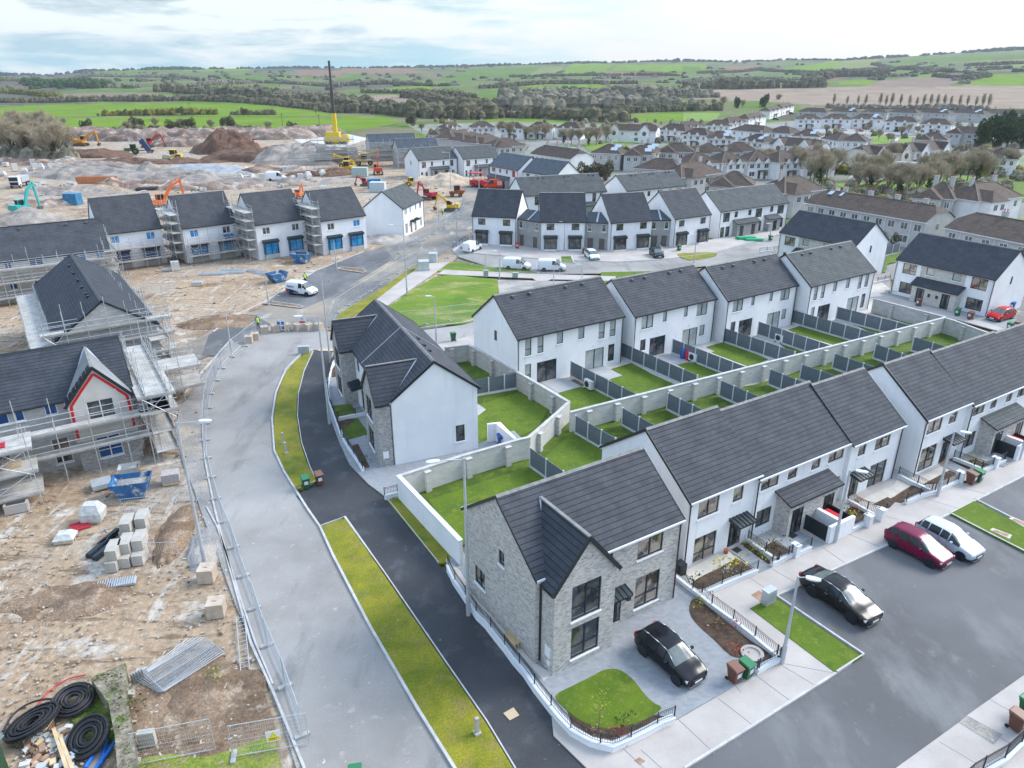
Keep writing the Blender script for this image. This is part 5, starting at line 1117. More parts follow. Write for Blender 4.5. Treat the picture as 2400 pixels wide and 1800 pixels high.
for mi, (q, lb) in enumerate(((P6([(595, 835), (650, 805), (710, 840), (655, 872)], .13), 0), (P6([(1165, 685), (1215, 655), (1285, 688), (1230, 722)], .13), 0), (P6([(1870, 310), (1915, 290), (1960, 318), (1915, 340)], .13), 1), (P7([(1180, 1240), (1230, 1215), (1275, 1240), (1225, 1268)], .13), 1))):
    o = S_('door_mat', q, .135, RUST if lb else TRIM, .02); del o['kind']; tag(o, ('dark door mat at the first terraced house', 'black door mat beside the bin store under the tiled porch', 'brown door mat behind the red flower bed', 'brown door mat in the second terrace')[mi], 'door mat', 'door mats of the terrace')
# ------------------------------------------------------------------ vehicles
RUB = mat('tyre_rubber', (.02, .02, .022), rough=.8); RIM = mat('alloy', (.45, .46, .48), rough=.3, metal=.8)
CGL = mat('car_glass', (.02, .026, .028), rough=.1, spec=.35); HL = mat('headlamp', (.55, .58, .60), rough=.1, coat=.5); TL = mat('tail_lamp', (.30, .01, .01), rough=.15)
PLATE = mat('number_plate', (.75, .76, .74), rough=.4)
def paint(n, c, r=.25): return mat(n, c, rough=r, coat=.12, spec=.3)
STN = {   # x, sill, half width, belt, top, half width at the top
 'hatch': ([(0, .36, .60, .56, .60, .50), (.07, .24, .74, .64, .69, .66), (.4, .2, .84, .74, .82, .72), (.95, .2, .87, .86, .97, .74), (1.72, .2, .87, .93, 1.40, .60), (2.3, .2, .87, .95, 1.49, .62), (3.1, .2, .87, .98, 1.47, .60), (3.62, .22, .86, 1.0, 1.40, .56), (3.92, .28, .82, 1.0, 1.04, .68), (4.0, .38, .72, .86, .9, .6)], (3, 7, 8), .72, 3.2, .31),
 'saloon': ([(0, .36, .62, .55, .60, .52), (.08, .24, .78, .64, .68, .68), (.5, .2, .88, .76, .82, .76), (1.2, .2, .91, .88, .97, .78), (1.95, .2, .91, .95, 1.36, .62), (2.6, .2, .91, .97, 1.46, .63), (3.3, .2, .91, .98, 1.41, .60), (4.05, .2, .90, .99, 1.08, .70), (4.6, .25, .84, .95, 1.02, .70), (4.76, .38, .74, .86, .9, .64)], (3, 6, 7), .88, 3.62, .33),
 'van': ([(0, .38, .66, .62, .68, .56), (.08, .24, .82, .74, .80, .72), (.45, .2, .89, .88, .96, .78), (.85, .2, .90, 1.0, 1.12, .80), (1.55, .2, .90, 1.08, 1.72, .66), (2.2, .2, .90, 1.1, 1.84, .72), (3.2, .2, .90, 1.1, 1.84, .74), (4.25, .24, .88, 1.1, 1.80, .74), (4.38, .34, .84, 1.0, 1.70, .72), (4.42, .4, .8, .95, 1.5, .7)], (3, 4, 4), .82, 3.45, .32),
 'big_van': ([(0, .4, .75, .7, .8, .66), (.1, .28, .95, .9, 1.0, .85), (.6, .25, 1.0, 1.1, 1.2, .9), (1.0, .25, 1.0, 1.25, 1.4, .9), (1.75, .25, 1.0, 1.35, 2.35, .78), (2.6, .25, 1.0, 1.4, 2.5, .85), (4.2, .25, 1.0, 1.4, 2.52, .86), (5.6, .28, .98, 1.4, 2.48, .86), (5.72, .4, .95, 1.3, 2.35, .84), (5.75, .45, .9, 1.2, 2.1, .8)], (3, 4, 4), 1.0, 4.5, .36)}
WHM = {}
def wheel(t, x, y, r):
    if r not in WHM:
        a = MB(); a.lathe([(r*.62, -.1), (r*.96, -.105), (r, -.07), (r, .07), (r*.96, .105), (r*.62, .1)], 18, M=Matrix.Rotation(pi/2, 4, 'X'))
        b = MB()
        for s in (-1, 1):
            yy = .085*s
            for k in range(7):
                p = 2*pi*k/7; b.bar((cos(p)*.03, yy, sin(p)*.03), (cos(p)*r*.6, yy, sin(p)*r*.6), .05, .03)
            b.lathe([(r*.55, yy-.02), (r*.645, yy-.02), (r*.645, yy+.02), (r*.55, yy+.02), (r*.55, yy-.02)], 16, M=Matrix.Rotation(pi/2, 4, 'X'))
        b.lathe([(0.001, -.06), (r*.6, -.05), (r*.6, .05), (.001, .06)], 12, 1, M=Matrix.Rotation(pi/2, 4, 'X'))
        WHM[r] = (a.mesh('tyre', RUB, True), b.mesh('rim', [RIM, TRIM]))
    w = link('wheel', WHM[r][0], t, (x, y, r)); link('rim', WHM[r][1], w)
def car(kind, label, cat, pt, roof=None, rails=False, group=None, name='parked_car', glassv=False, lines=None):
    st, (g0, g1, g2), xf, xr, rw = STN[kind]; t = thing(name, label, cat, (0, 0, 0), 0, group)
    body = MB(); gl = MB(); Ln = st[-1][0]; secs = []
    for x, zl, w, zb, zt, wt in st:
        zb = min(zb, zt-.015); wt = min(wt, w*.96)
        h = [(w*.9, zl), (w*.985, zl+.12), (w, zl+.3 if zl+.3 < zb-.05 else (zl+zb)/2), (w*.975, zb), (wt+.0, zt-.05 if zt-zb > .25 else zt-.012), (wt*.6, zt), (0, zt+.02)]
        secs.append([V((-x, y, z)) for y, z in h]+[V((-x, -y, z)) for y, z in h[-2::-1]])
    def cr_(p0, p1, p2, p3, t_): return .5*((2*p1)+(p2-p0)*t_+(2*p0-5*p1+4*p2-p3)*t_*t_+(3*p1-p0-3*p2+p3)*t_**3)
    NX, NY = 3, 2; ns = len(secs); n = len(secs[0]); fine = []
    for i in range(ns-1):
        for k in range(NX):
            fine.append((i, [cr_(secs[max(0, i-1)][j], secs[i][j], secs[i+1][j], secs[min(ns-1, i+2)][j], k/NX) for j in range(n)]))
    fine.append((ns-1, secs[-1])); rows_ = []
    for i, s_ in fine:
        o = []
        for j in range(n-1):
            for k in range(NY): o.append((j, cr_(s_[max(0, j-1)], s_[j], s_[j+1], s_[min(n-1, j+2)], k/NY)))
        o.append((n-1, s_[-1])); rows_.append((i, o))
    vans = kind in ('van', 'big_van')
    for (i, a), (_, b) in zip(rows_, rows_[1:]):
        for k in range(len(a)-1):
            j = a[k][0]; jj = j if j < n//2 else n-2-j; q = [a[k][1], a[k+1][1], b[k+1][1], b[k][1]]
            glass = (jj == 3 and (g0 <= i <= g2-1 if not vans else i in (g0, g0+1))) or (jj > 3 and (i == g0 or (i == g1 and not vans)))
            if glass: gl.face(q, 1 if jj > 3 else 0)
            else: body.face(q, 1 if jj == 0 else 2 if jj > 3 and roof and g0 < i < g1 else 0)
    body.face(secs[0][::-1], 0); body.face(secs[-1], 0); body.face([s[0] for s in secs]+[s[-1] for s in secs[::-1]], 1)
    for i in range(g0+1, (g1 if kind in ('hatch', 'saloon') else g0+2)+1):     # door pillars
        for s in (3, n-5):
            a, b = secs[i][s], secs[i][s+1]; o = V((0, .012 if a.y > 0 else -.012, 0)); body.bar(a+o, b+o, .07, .03, 0)
    if rails or kind == 'saloon':
        for s in (4, n-5): 
            for i in range(g0, g1+1): body.bar(secs[i][s]+V((0, 0, .03)), secs[i+1][s]+V((0, 0, .03)), .035, .03, 3)
    obj('windows', gl, [CGL, mat('windscreen', (.10, .12, .118), (.16, .18, .175), 1.5, .12)], t, smooth=True)  # screens paler than the side glass, reflection put into their colour
    for i in (g0, g0+1, g0+2) if kind in ('hatch', 'saloon') else (g0, g0+1):
        for s in (1, -2):
            a, b = secs[i+1][s], secs[i+1][s+(2 if s > 0 else -2)]; o = V((0, .006 if a.y > 0 else -.006, 0)); body.bar(a+o, V((a.x, b.y, b.z))+o, .022, .022, 1)
    b = link('body', body.mesh('body', [pt, TRIM, roof or pt, RIM], True), t)
    try: b.data.shade_smooth()
    except Exception: pass
    w = st[3][2]
    for x in (xf, xr):
        for s in (-1, 1):
            wheel(t, -x, s*(w-.1), rw)
            m = MB(); m.lathe([(0.001, 0), (rw+.055, 0), (rw+.055, .012), (.001, .012)], 16, M=Matrix.Translation((-x, s*(w-.008)+(.0 if s > 0 else .012)*-1, rw)) @ Matrix.Rotation(pi/2, 4, 'X')); obj('wheel_arch', m, TRIM, t)
    for s in (-1, 1):
        z = st[1][3]; m = MB(); m.poly([(-.05, s*.42, z-.1), (-.07, s*(st[1][2]*.97), z-.06), (-.42, s*(st[2][2]*.99), z+.04), (-.10, s*.46, z+.04)], ((0, 1, 2, 3), (3, 2, 1, 0)))
        m.box((-.3, s*st[2][2]*.86-.06, z-.1), (-.06, s*st[2][2]*.86+.06, z+.03)); obj('headlight', m, HL, t)
        zt = st[-2][3]; m = MB(); m.box((-Ln-.01, s*st[-2][2]*.85-.1, zt-.28), (-Ln+.2, s*st[-2][2]*.85+.1, zt+.02)); obj('tail_light', m, TL, t)
        m = MB(); m.cbox((-st[g0+1][0]+.28, s*(w+.09), st[g0+1][3]+.05), (.13, .2, .13)); obj('mirror', m, pt, t)
        m = MB(); xx = st[g0+1][0]+.75
        m.cbox((-xx, s*(w+.005), st[4][3]-.12), (.2, .03, .035))
        if kind in ('hatch', 'saloon'): m.cbox((-xx-.9, s*(w+.0), st[4][3]-.1), (.2, .03, .035))
        obj('door_handle', m, pt if kind != 'saloon' else RIM, t)
    m = MB(); m.box((-.02, -.5, .27), (.03, .5, .40)); m.box((-.03, -.42, .5), (.02, .42, .6)); obj('grille', m, TRIM, t)
    m = MB(); m.box((.03, -.26, .37), (.045, .26, .48)); m.box((-Ln-.02, -.26, .55), (-Ln-.005, .26, .66)); obj('number_plate', m, PLATE, t)
    m = MB(); m.box((-.05, -st[1][2]*.8, .2), (.03, st[1][2]*.8, .27)); obj('bumper_trim', m, RIM if kind in ('hatch', 'saloon') else TRIM, t)
    return t
def by_wheels(t, kind, pf, pr, side, z=0.0):
    """stand a car on two wheel contact points; side +1 when its right flank is the one measured"""
    st, _, xf, xr, rw = STN[kind]; d = (pf-pr); d.z = 0; d.normalize(); rt = V((d.y, -d.x, 0)); w = st[3][2]-.05
    mid = (pf+pr)/2-rt*w*side; mid.z = z; nose = mid+d*((xf+xr)/2); t.location = nose; t.rotation_euler = (0, 0, atan2(d.y, d.x)); return t
BLK = paint('black_paint', (.008, .008, .011), .18)
t = car('hatch', 'black hatchback with silver roof rails on the grey driveway', 'car', BLK, rails=True); by_wheels(t, 'hatch', *PS([(1718, 868), (1390, 578)], .15), 1, .155)
t = car('saloon', 'black saloon car parked on the tarmac by the grass strip', 'car', paint('black_brown_paint', (.014, .012, .012), .16)); by_wheels(t, 'saloon', *P6([(1830, 1590), (1425, 1312)], 0), 1, .01)
t = car('hatch', 'dark red hatchback parked next to a silver one', 'car', paint('maroon_paint', (.16, .004, .035))); by_wheels(t, 'hatch', *PL([(1402, 682), (1230, 590)], 0), 1, .01)
t = car('hatch', 'silver blue hatchback parked beside the dark red one', 'car', paint('silver_paint', (.42, .47, .52)), roof=paint('pale_silver', (.55, .58, .60))); by_wheels(t, 'hatch', *PL([(1550, 648), (1378, 556)], 0), 1, .01)
t = car('hatch', 'bright red hatchback by the gable of the stone centred houses', 'car', paint('red_paint', (.50, .008, .015))); by_wheels(t, 'hatch', *P3([(2008, 985), (2118, 955)], .1), -1, .115)
WP = paint('white_paint', (.72, .74, .76), .3)
t = car('van', 'white van with red and dark blue swoosh parked on the tarmac bay of the site', 'van', WP, name='parked_van'); by_wheels(t, 'van', *PG([(815, 1090), (668, 1072)], 0), 1, .02)
for s in (-1, 1):
    m = MB(); ys = s*.912
    m.poly([(-2.0, ys, .42), (-3.1, ys, .40), (-3.9, ys, .55), (-4.35, s*.89, .9), (-3.2, ys, .82), (-2.4, ys, .62)], ((0, 1, 2, 3, 4, 5), (5, 4, 3, 2, 1, 0))); obj('blue_swoosh', m, mat('livery_blue', (.012, .035, .16), rough=.3), t)
    m = MB(); ys = s*.916; m.poly([(-3.75, ys, .36), (-4.28, s*.896, .38), (-4.36, s*.885, .82), (-3.9, ys, .62)], ((0, 1, 2, 3), (3, 2, 1, 0))); obj('red_swoosh', m, mat('livery_red', (.5, .01, .02), rough=.3), t)
    m = MB(); [m.box((-3.95+k*.13, ys-.004, 1.18+(.0 if k else -.04)), (-3.95+k*.13+.09, ys+.004, 1.30+(.1 if k in (0, 3) else 0))) for k in range(9)]; m.box((-3.9, ys-.004, 1.05), (-3.0, ys+.004, 1.08)); obj('lettering', m, mat('livery_blue', (.012, .035, .16)), t)
wvan = 'white vans on the crescent parking'
t = car('van', 'white van with dark bumper, left of two parked nose to tail behind the mesh fence', 'van', WP, name='parked_van', group=wvan); by_wheels(t, 'van', *PH([(660, 940), (520, 932)], 0), 1, .02)
t2 = dup(t, (0, 0, 0), 0, 'white van, right of two parked nose to tail behind the mesh fence', wvan); by_wheels(t2, 'van', *PH([(975, 950), (825, 948)], 0), 1, .02)
t3 = dup(t, (0, 0, 0), 0, 'white van seen from behind at the white retaining wall', wvan); t3.location = PH([(262, 748)], 0)[0]; t3.location.z = .02; t3.rotation_euler = (0, 0, R(62))
t = car('hatch', 'white car parked nose out by the coloured bins on the crescent', 'car', WP); t.location = PH([(1275, 858)], 0)[0]; t.location.z = .02; t.rotation_euler = (0, 0, R(-78))
t = car('hatch', 'black green hatchback parked on the crescent before the fourth bay fronted house', 'car', paint('black_green', (.012, .022, .022))); by_wheels(t, 'hatch', *PH([(1785, 838), (1738, 800)], 0), 1, .02)
t = car('big_van', 'bright orange van beside the red paving machine', 'van', paint('orange_paint', (.62, .055, .01)), name='parked_van'); t.location = PQ([(812, 850)], 0)[0]; t.rotation_euler = (0, 0, R(186))
m = MB()
for k in range(4): m.box((-3.9-k*.33, 1.003, 1.0), (-3.72-k*.33, 1.01, 2.1)); m.box((-3.9-k*.33, -1.01, 1.0), (-3.72-k*.33, -1.003, 2.1))
obj('white_stripes', m, WP, t)
t = car('big_van', 'white long van parked by block pallets on the construction site', 'van', WP, name='parked_van'); t.location = PA([(1858, 1170)], 0)[0]; t.rotation_euler = (0, 0, R(2)); 
cw = Proto(car('hatch', 'white car parked by the tree lined lawn of the old estate', 'car', WP, group='cars in the old estate'))
eg = 'cars in the old estate'
cw(PR([(735, 1000)], 0)[0], R(5)); cw(PR([(780, 990)], 0)[0], R(-15), 'white car half behind another on the old estate road', eg); cw(PR([(1125, 1205)], 0)[0], R(-5), 'white car behind the long brown roof by the lawn', eg)
cw(PR([(380, 470)], 0)[0], R(-20), 'pale car far off between the gabled houses', eg); cw(PR([(500, 435)], 0)[0], R(170), 'pale car under bare trees before the white gabled house', eg); cw(PR([(760, 465)], 0)[0], R(180), 'white car beside a dark pergola in the old estate', eg)
cr = Proto(car('hatch', 'red car far off on the left of the middle green', 'car', paint('red_paint2', (.4, .02, .02)), group=eg)); cr(PR([(540, 480)], 0)[0], R(10)); cr(PR([(330, 455)], 0)[0], R(20), 'small red car behind bare twigs of the old estate', eg)
cb = Proto(car('hatch', 'dark car on the lane rising to the top terrace of the old estate', 'car', BLK, group=eg)); cb(PY([(1440, 360)], 0)[0], R(-30)); cb(PR([(860, 480)], 0)[0], R(180), 'dark car in front of the pergola of the old estate', eg); cb(PY([(1600, 300)], 0)[0], R(-30), 'grey dark car higher on the lane of the old estate', eg)
def camper(p, rz, label):
    t = thing('caravan', label, 'caravan', p, rz, 'white caravans in the old estate')
    m = MB(); m.prism([(0, .6), (5.6, .6), (5.9, 1.5), (5.4, 2.6), (.3, 2.7), (-.1, 1.6)], -1.1, 1.1, M=Matrix.Rotation(pi/2, 4, 'X')); obj('body', m, WP, t)
    m = MB(); m.box((1, -1.115, 1.5), (2.2, 1.115, 2.1)); m.box((3.4, -1.115, 1.5), (4.6, 1.115, 2.1)); obj('window', m, CGL, t)
    for s in (-1, 1): wheel(t, 2.7, s*1.0, .31)
    m = MB(); m.box((-1.3, -.06, .45), (0, .06, .55)); m.tube((-1.2, 0, 0), (-1.2, 0, .5), .05); obj('tow_bar', m, TRIM, t)
camper(PR([(870, 880)], 0)[0], R(-5), 'long white caravan parked before the gabled estate houses'); camper(PR([(1010, 885)], 0)[0], R(-8), 'shorter white caravan parked right of another caravan')
# ------------------------------------------------------------------ bins, heat pumps, lamps
def bin_proto(col, name, lid=None):
    t = thing('wheelie_bin', '', 'wheelie bin'); c = mat(name, col, rough=.45); l_ = mat(name+'_lid', lid, rough=.45) if lid else c
    m = MB(); a, b, h = .22, .29, .95; vs = [(-a, -.26, .08), (a, -.26, .08), (a, .2, .08), (-a, .2, .08), (-b, -.33, h), (b, -.33, h), (b, .33, h), (-b, .33, h)]
    m.poly(vs, ((0, 3, 2, 1), (0, 1, 5, 4), (1, 2, 6, 5), (2, 3, 7, 6), (3, 0, 4, 7), (4, 5, 6, 7))); m.box((-b-.01, -.345, h-.09), (b+.01, .345, h-.03)); obj('body', m, c, t)
    m = MB(); m.poly([(-.31, -.38, h), (.31, -.38, h), (.31, .36, h), (-.31, .36, h), (-.27, -.3, h+.07), (.27, -.3, h+.07), (.27, .36, h+.11), (-.27, .36, h+.11)], ((0, 3, 2, 1), (4, 5, 6, 7), (0, 1, 5, 4), (1, 2, 6, 5), (2, 3, 7, 6), (3, 0, 4, 7))); obj('lid', m, l_, t)
    m = MB(); m.tube((-.25, .4, h+.03), (.25, .4, h+.03), .02); m.bar((-.22, .34, h+.02), (-.22, .4, h+.03), .03); m.bar((.22, .34, h+.02), (.22, .4, h+.03), .03); obj('handle', m, c, t)
    for s in (-1, 1): m = MB(); m.lathe([(.001, -.03), (.1, -.03), (.1, .03), (.001, .03)], 10, M=Matrix.Translation((s*.25, .27, .1)) @ Matrix.Rotation(pi/2, 4, 'Y')); obj('wheel', m, RUB, t)
    m = MB(); m.poly([(-.15, -.3165, .45), (.15, -.3165, .45), (.15, -.335, .75), (-.15, -.335, .75)], ((0, 1, 2, 3),)); obj('sticker', m, mat('sticker', (.55, .6, .65)), t)
    return Proto(t)
bG, bB, bR, bU = bin_proto((.012, .10, .04), 'green_bin', (.02, .17, .065)), bin_proto((.13, .05, .03), 'brown_bin', (.20, .09, .06)), bin_proto((.45, .01, .015), 'red_bin'), bin_proto((.01, .07, .30), 'blue_bin')
wb = 'wheelie bins'
for pr_, P, rz, lb in ((bB, PL([(455, 1235)], .12), -150+180, 'brown wheelie bin at the edge of the driveway by a green one'), (bG, PL([(512, 1214)], .12), 35, 'green wheelie bin next to the round manhole ring'),
    (bB, P7([(1545, 1495)], .11), 30, 'brown wheelie bin on the footpath before the second terrace'), (bG, P7([(1630, 1465)], .11), 32, 'green wheelie bin behind the brown one before the second terrace'),
    (bG, PJ([(463, 1366)], .05), 28, 'green wheelie bin on the tarmac at the tip of the verge'), (bB, PJ([(552, 1342)], .05), 30, 'brown wheelie bin on the tarmac at the tip of the verge'),
    (bG, P4([(1672, 655)], .1), 200, 'green wheelie bin on the path behind the corner houses'), (bB, P3([(1325, 846)], .12), -55, 'brown wheelie bin under the wide dark porch roof'),
    (bG, P3([(1650, 928)], .12), -50, 'green wheelie bin right of the wide porch'), (bB, P3([(1758, 958)], .12), -60, 'dark brown wheelie bin left of the bright red car'),
    (bG, P3([(2085, 1048)], .12), -50, 'green wheelie bin at the corner above the terrace ridge'), (bB, P3([(2140, 1040)], .12), -50, 'brown wheelie bin beside a green one above the terrace ridge'), (bU, P3([(2105, 875)], .1), -50, 'blue wheelie bin behind the bright red car'),
    (bB, PL([(1822, 1468)], .12), 30, 'brown wheelie bin at the right edge of the picture'), (bG, PL([(1870, 1400)], .12), 30, 'green wheelie bin cut by the right edge of the picture'),
    (bR, PH([(598, 745)], .1), 0, 'red wheelie bin between the first and second bay fronted houses'), (bU, PH([(1205, 738)], .1), 5, 'blue wheelie bin by the second grey link building'), (bG, PH([(1195, 792)], .1), 10, 'green wheelie bin beside the white car on the crescent'), (bB, PH([(1176, 790)], .1), 10, 'reddish brown wheelie bin beside the white car on the crescent'),
    (bG, PH([(1995, 765)], .1), 20, 'green wheelie bin before the fourth bay fronted house'), (bG, PY([(1350, 1610)], .1), 20, 'green wheelie bin on the forecourt of the two porches'), (bU, P5([(1520, 520)], .1), 20, 'blue bin behind the short white screen wall'), (bG, PO([(770, 1700)], 0), 10, 'green bin lid cut by the bottom edge of the picture')):
    pr_(P[0], R(rz), lb, wb)
def barrel(col, name):
    t = thing('barrel_bin', '', 'barrel bin'); c = mat(name, col, rough=.25, coat=.4)
    m = MB(); m.lathe([(.001, 0), (.3, 0), (.33, .1), (.36, .5), (.36, .75), (.33, .9)], 16); obj('body', m, c, t, smooth=True); m = MB(); m.lathe([(.345, .9), (.36, .95), (.3, 1.08), (.12, 1.15), (.001, 1.16)], 16); obj('lid', m, c, t, smooth=True); return Proto(t)
rb, ub = barrel((.50, .008, .015), 'red_barrel'), barrel((.01, .085, .34), 'blue_barrel'); kb = barrel((.02, .02, .022), 'black_barrel')
bg2 = 'plastic barrel bins'
ub(P2([(1108, 1325)], .07)[0], 0, 'blue barrel bin on the second patio', bg2); rb(P2([(1172, 1345)], .07)[0], 0, 'red barrel bin beside the heat pump of the second patio', bg2); kb(P2([(1040, 1270)], .07)[0], 0, 'black barrel bin against the fence of the second patio', bg2)
ub(P3([(1000, 905)], .07)[0], 0, 'blue barrel bin against the block wall', bg2, 1.25); rb(P3([(1098, 932)], .07)[0], 0, 'red barrel bin against the block wall', bg2, 1.15)
HPW = mat('heat_pump_white', (.66, .67, .68), rough=.5)
t = thing('heat_pump', '', 'heat pump'); m = MB(); m.box((-.5, -.17, .15), (.5, .17, .95)); obj('casing', m, HPW, t)
m = MB(); m.lathe([(.0, -.01), (.3, -.01), (.3, .02), (.27, .02), (.27, 0), (.22, 0), (.22, .02), (.19, .02), (.19, 0), (.001, 0)], 18, M=Matrix.Translation((-.1, -.172, .55)) @ Matrix.Rotation(pi/2, 4, 'X')); obj('fan_grille', m, FRAME, t)
m = MB(); m.box((-.4, -.2, 0), (-.3, .2, .15)); m.box((.3, -.2, 0), (.4, .2, .15)); obj('foot', m, TRIM, t)
hp = Proto(t)
for P, lb in ((P1([(1655, 1510)], .07), 'heat pump against the fence of the nearest white pair'), (P2([(1238, 1375)], .07), 'heat pump right of the red barrel bin'), (P3([(163, 1152)], .07), 'heat pump in the garden of the third white pair'), (P3([(833, 1008)], .07), 'heat pump in the garden of the farthest white pair')): hp(P[0], R(-57), lb, 'white heat pumps against the garden fences', 1.1)
GALV = mat('galvanised_steel', (.42, .45, .48), (.50, .53, .55), 1.5, .45, metal=.3); LAMPH = mat('lamp_head', (.62, .66, .70), rough=.3)
def lamp(base, top, label, arm=None, head=True, r=.085, rz=None):
    b = V(base); lo, hi = 1.0, 16.0
    for _ in range(30):
        h = (lo+hi)/2
        if proj((b.x, b.y, h))[1] > top[1]: lo = h
        else: hi = h
    t = thing('street_lamp' if head else 'lamp_post', label, 'street lamp' if head else 'lamp post', b, 0, 'street lamps')
    m = MB(); m.tube((0, 0, -.2), (0, 0, 1.3), r*1.25, 10); m.tube((0, 0, 1.3), (0, 0, h), r*1.0, 10, r2=r*.55); obj('post', m, GALV, t)
    if head:
        a = R(arm if arm is not None else 180); L_ = 1.3 if arm is not None and rz is None else .35
        m = MB(); m.tube((0, 0, h-.08), (cos(a)*L_, sin(a)*L_, h+.02), .035, 6); obj('arm', m, GALV, t)
        m = MB(); M = Matrix.Translation((cos(a)*L_, sin(a)*L_, h+.03)) @ Matrix.Rotation(a, 4, 'Z'); m.prism([(0, -.1), (.2, -.17), (.55, -.15), (.72, -.07), (.72, .07), (.55, .15), (.2, .17), (0, .1)], -.05, .04, M=M); obj('lamp_head', m, LAMPH, t)
for base, top, lb, arm, hd, rr in ((PO([(1012, 1326)], .1), (1003, 993), 'tall street lamp at the railing of the brick corner house', 195, 1, .11),
    (PJ([(615, 948)], .05), (683, 684), 'tall street lamp standing at the railing of the corner houses, arm pointing left', 185, 1, .11), (PG([(1010, 1655)], .05), (693, 597), 'lamp post without head behind the lamp of the corner houses', None, 0, .09),
    (PO([(443, 1220)], 0), (386, 912), 'tall street lamp on the dirt by the mesh fence, arm pointing right', 5, 1, .11), (PL([(690, 1148)], .1), (1735, 1248), 'short street lamp between the driveway and the grass strip', -20, 2, .1),
    (PL([(948, 560)], .1), (1834, 1018), 'short street lamp in front of the black bin store', -20, 2, .1), (PL([(1445, 336)], .1), (2060, 934), 'short street lamp before the gap of the terraces', -20, 2, .1), (P7([(2150, 1195)], .1), (2225, 870), 'short street lamp by the second bin store', -20, 2, .1),
    (PG([(1675, 1078)], .05), (870, 487), 'tall street lamp at the left edge of the park lawn', 185, 1, .1), (PG([(1928, 1478)], .05), (937, 641), 'short street lamp behind the ridge of the corner houses', 180, 2, .09),
    (PG([(480, 1158)], .1), (577, 594), 'bare lamp post on the kerbed island by the livery van', None, 0, .09), (PG([(1065, 853)], .1), (741, 521), 'bare lamp post on the far kerbed island', None, 0, .09), (PG([(155, 1548)], .05), (490, 680), 'bare lamp post in rubble at the site footpath', None, 0, .09),
    (PG([(2105, 620)], .05), (982, 436), 'street lamp at the dark railing on the head of the crescent', 180, 2, .09), (PH([(445, 998)], .05), (1088, 543), 'street lamp between the white vans on the crescent', 180, 2, .07), (PH([(1158, 1000)], .05), (1235, 572), 'thin street lamp on the park path', 180, 2, .06),
    (PH([(912, 1050)], .05), (1195, 572), 'thin lamp post on the gravel court', None, 0, .06), (PH([(2125, 868)], .1), (1501, 508), 'street lamp before the long block with two grey porches', 180, 2, .08), (PH([(1002, 760)], .1), (1219, 480), 'street lamp between the windows of the second bay fronted house', 180, 2, .08),
    (PQ([(470, 858)], 0), (970, 329), 'tall street lamp by the sand heap far back', 180, 1, .12), (PQ([(765, 862)], 0), (1034, 352), 'pale lamp post by the red paving machine', None, 0, .1), (PQ([(935, 850)], 0), (1072, 372), 'pale lamp post in front of the orange van', None, 0, .1),
    (PQ([(350, 1180)], 0), (950, 433), 'pale lamp post by the curved block wall', None, 0, .09), (PY([(1345, 1600)], .1), (1686, 484), 'street lamp by the right grey porch of the long block', 180, 2, .08)):
    lamp(base[0], top, lb, arm, hd, rr, 1 if hd == 2 else None)
# ------------------------------------------------------------------ the older estate
CREAMW = mat('cream_render', (.60, .55, .46), (.66, .61, .53), .4, .9); GREYW = mat('pebble_dash', (.40, .39, .38), (.48, .465, .45), .6, .95, fine=.1, fsc=8); OWHITE = mat('old_white_render', (.68, .67, .66), (.78, .77, .76), .5, .9, fine=.05)
POT = mat('chimney_pot', (.36, .10, .05), rough=.8)
def chimney(t, x, y, z, h=1.4, m=None, w=.9):
    c = MB(); c.box((-w/2, -.25, -.8), (w/2, .25, h)); c.box((-w/2-.05, -.3, h), (w/2+.05, .3, h+.1)); o = obj('chimney', c, m or GREYW, t, (x, y, z))
    p = MB(); [p.tube((dx, 0, h+.1), (dx, 0, h+.5), .11, 6) for dx in (-.25, .25)]; obj('chimney_pot', p, POT, o)
WSM = {}
def far_win(t, x, y, z, w, h, side=0):
    k = (w, h)
    if k not in WSM:
        m = MB(); m.box((-.07, -.03, -.07), (w+.07, .03, h+.07), 0); m.box((0, -.045, 0), (w/2-.04, .0, h), 1); m.box((w/2+.04, -.045, 0), (w, .0, h), 1); WSM[k] = m.mesh('window', [FRAMEW, GLASS])
    return link('window', WSM[k], t, (x, y, z), side)
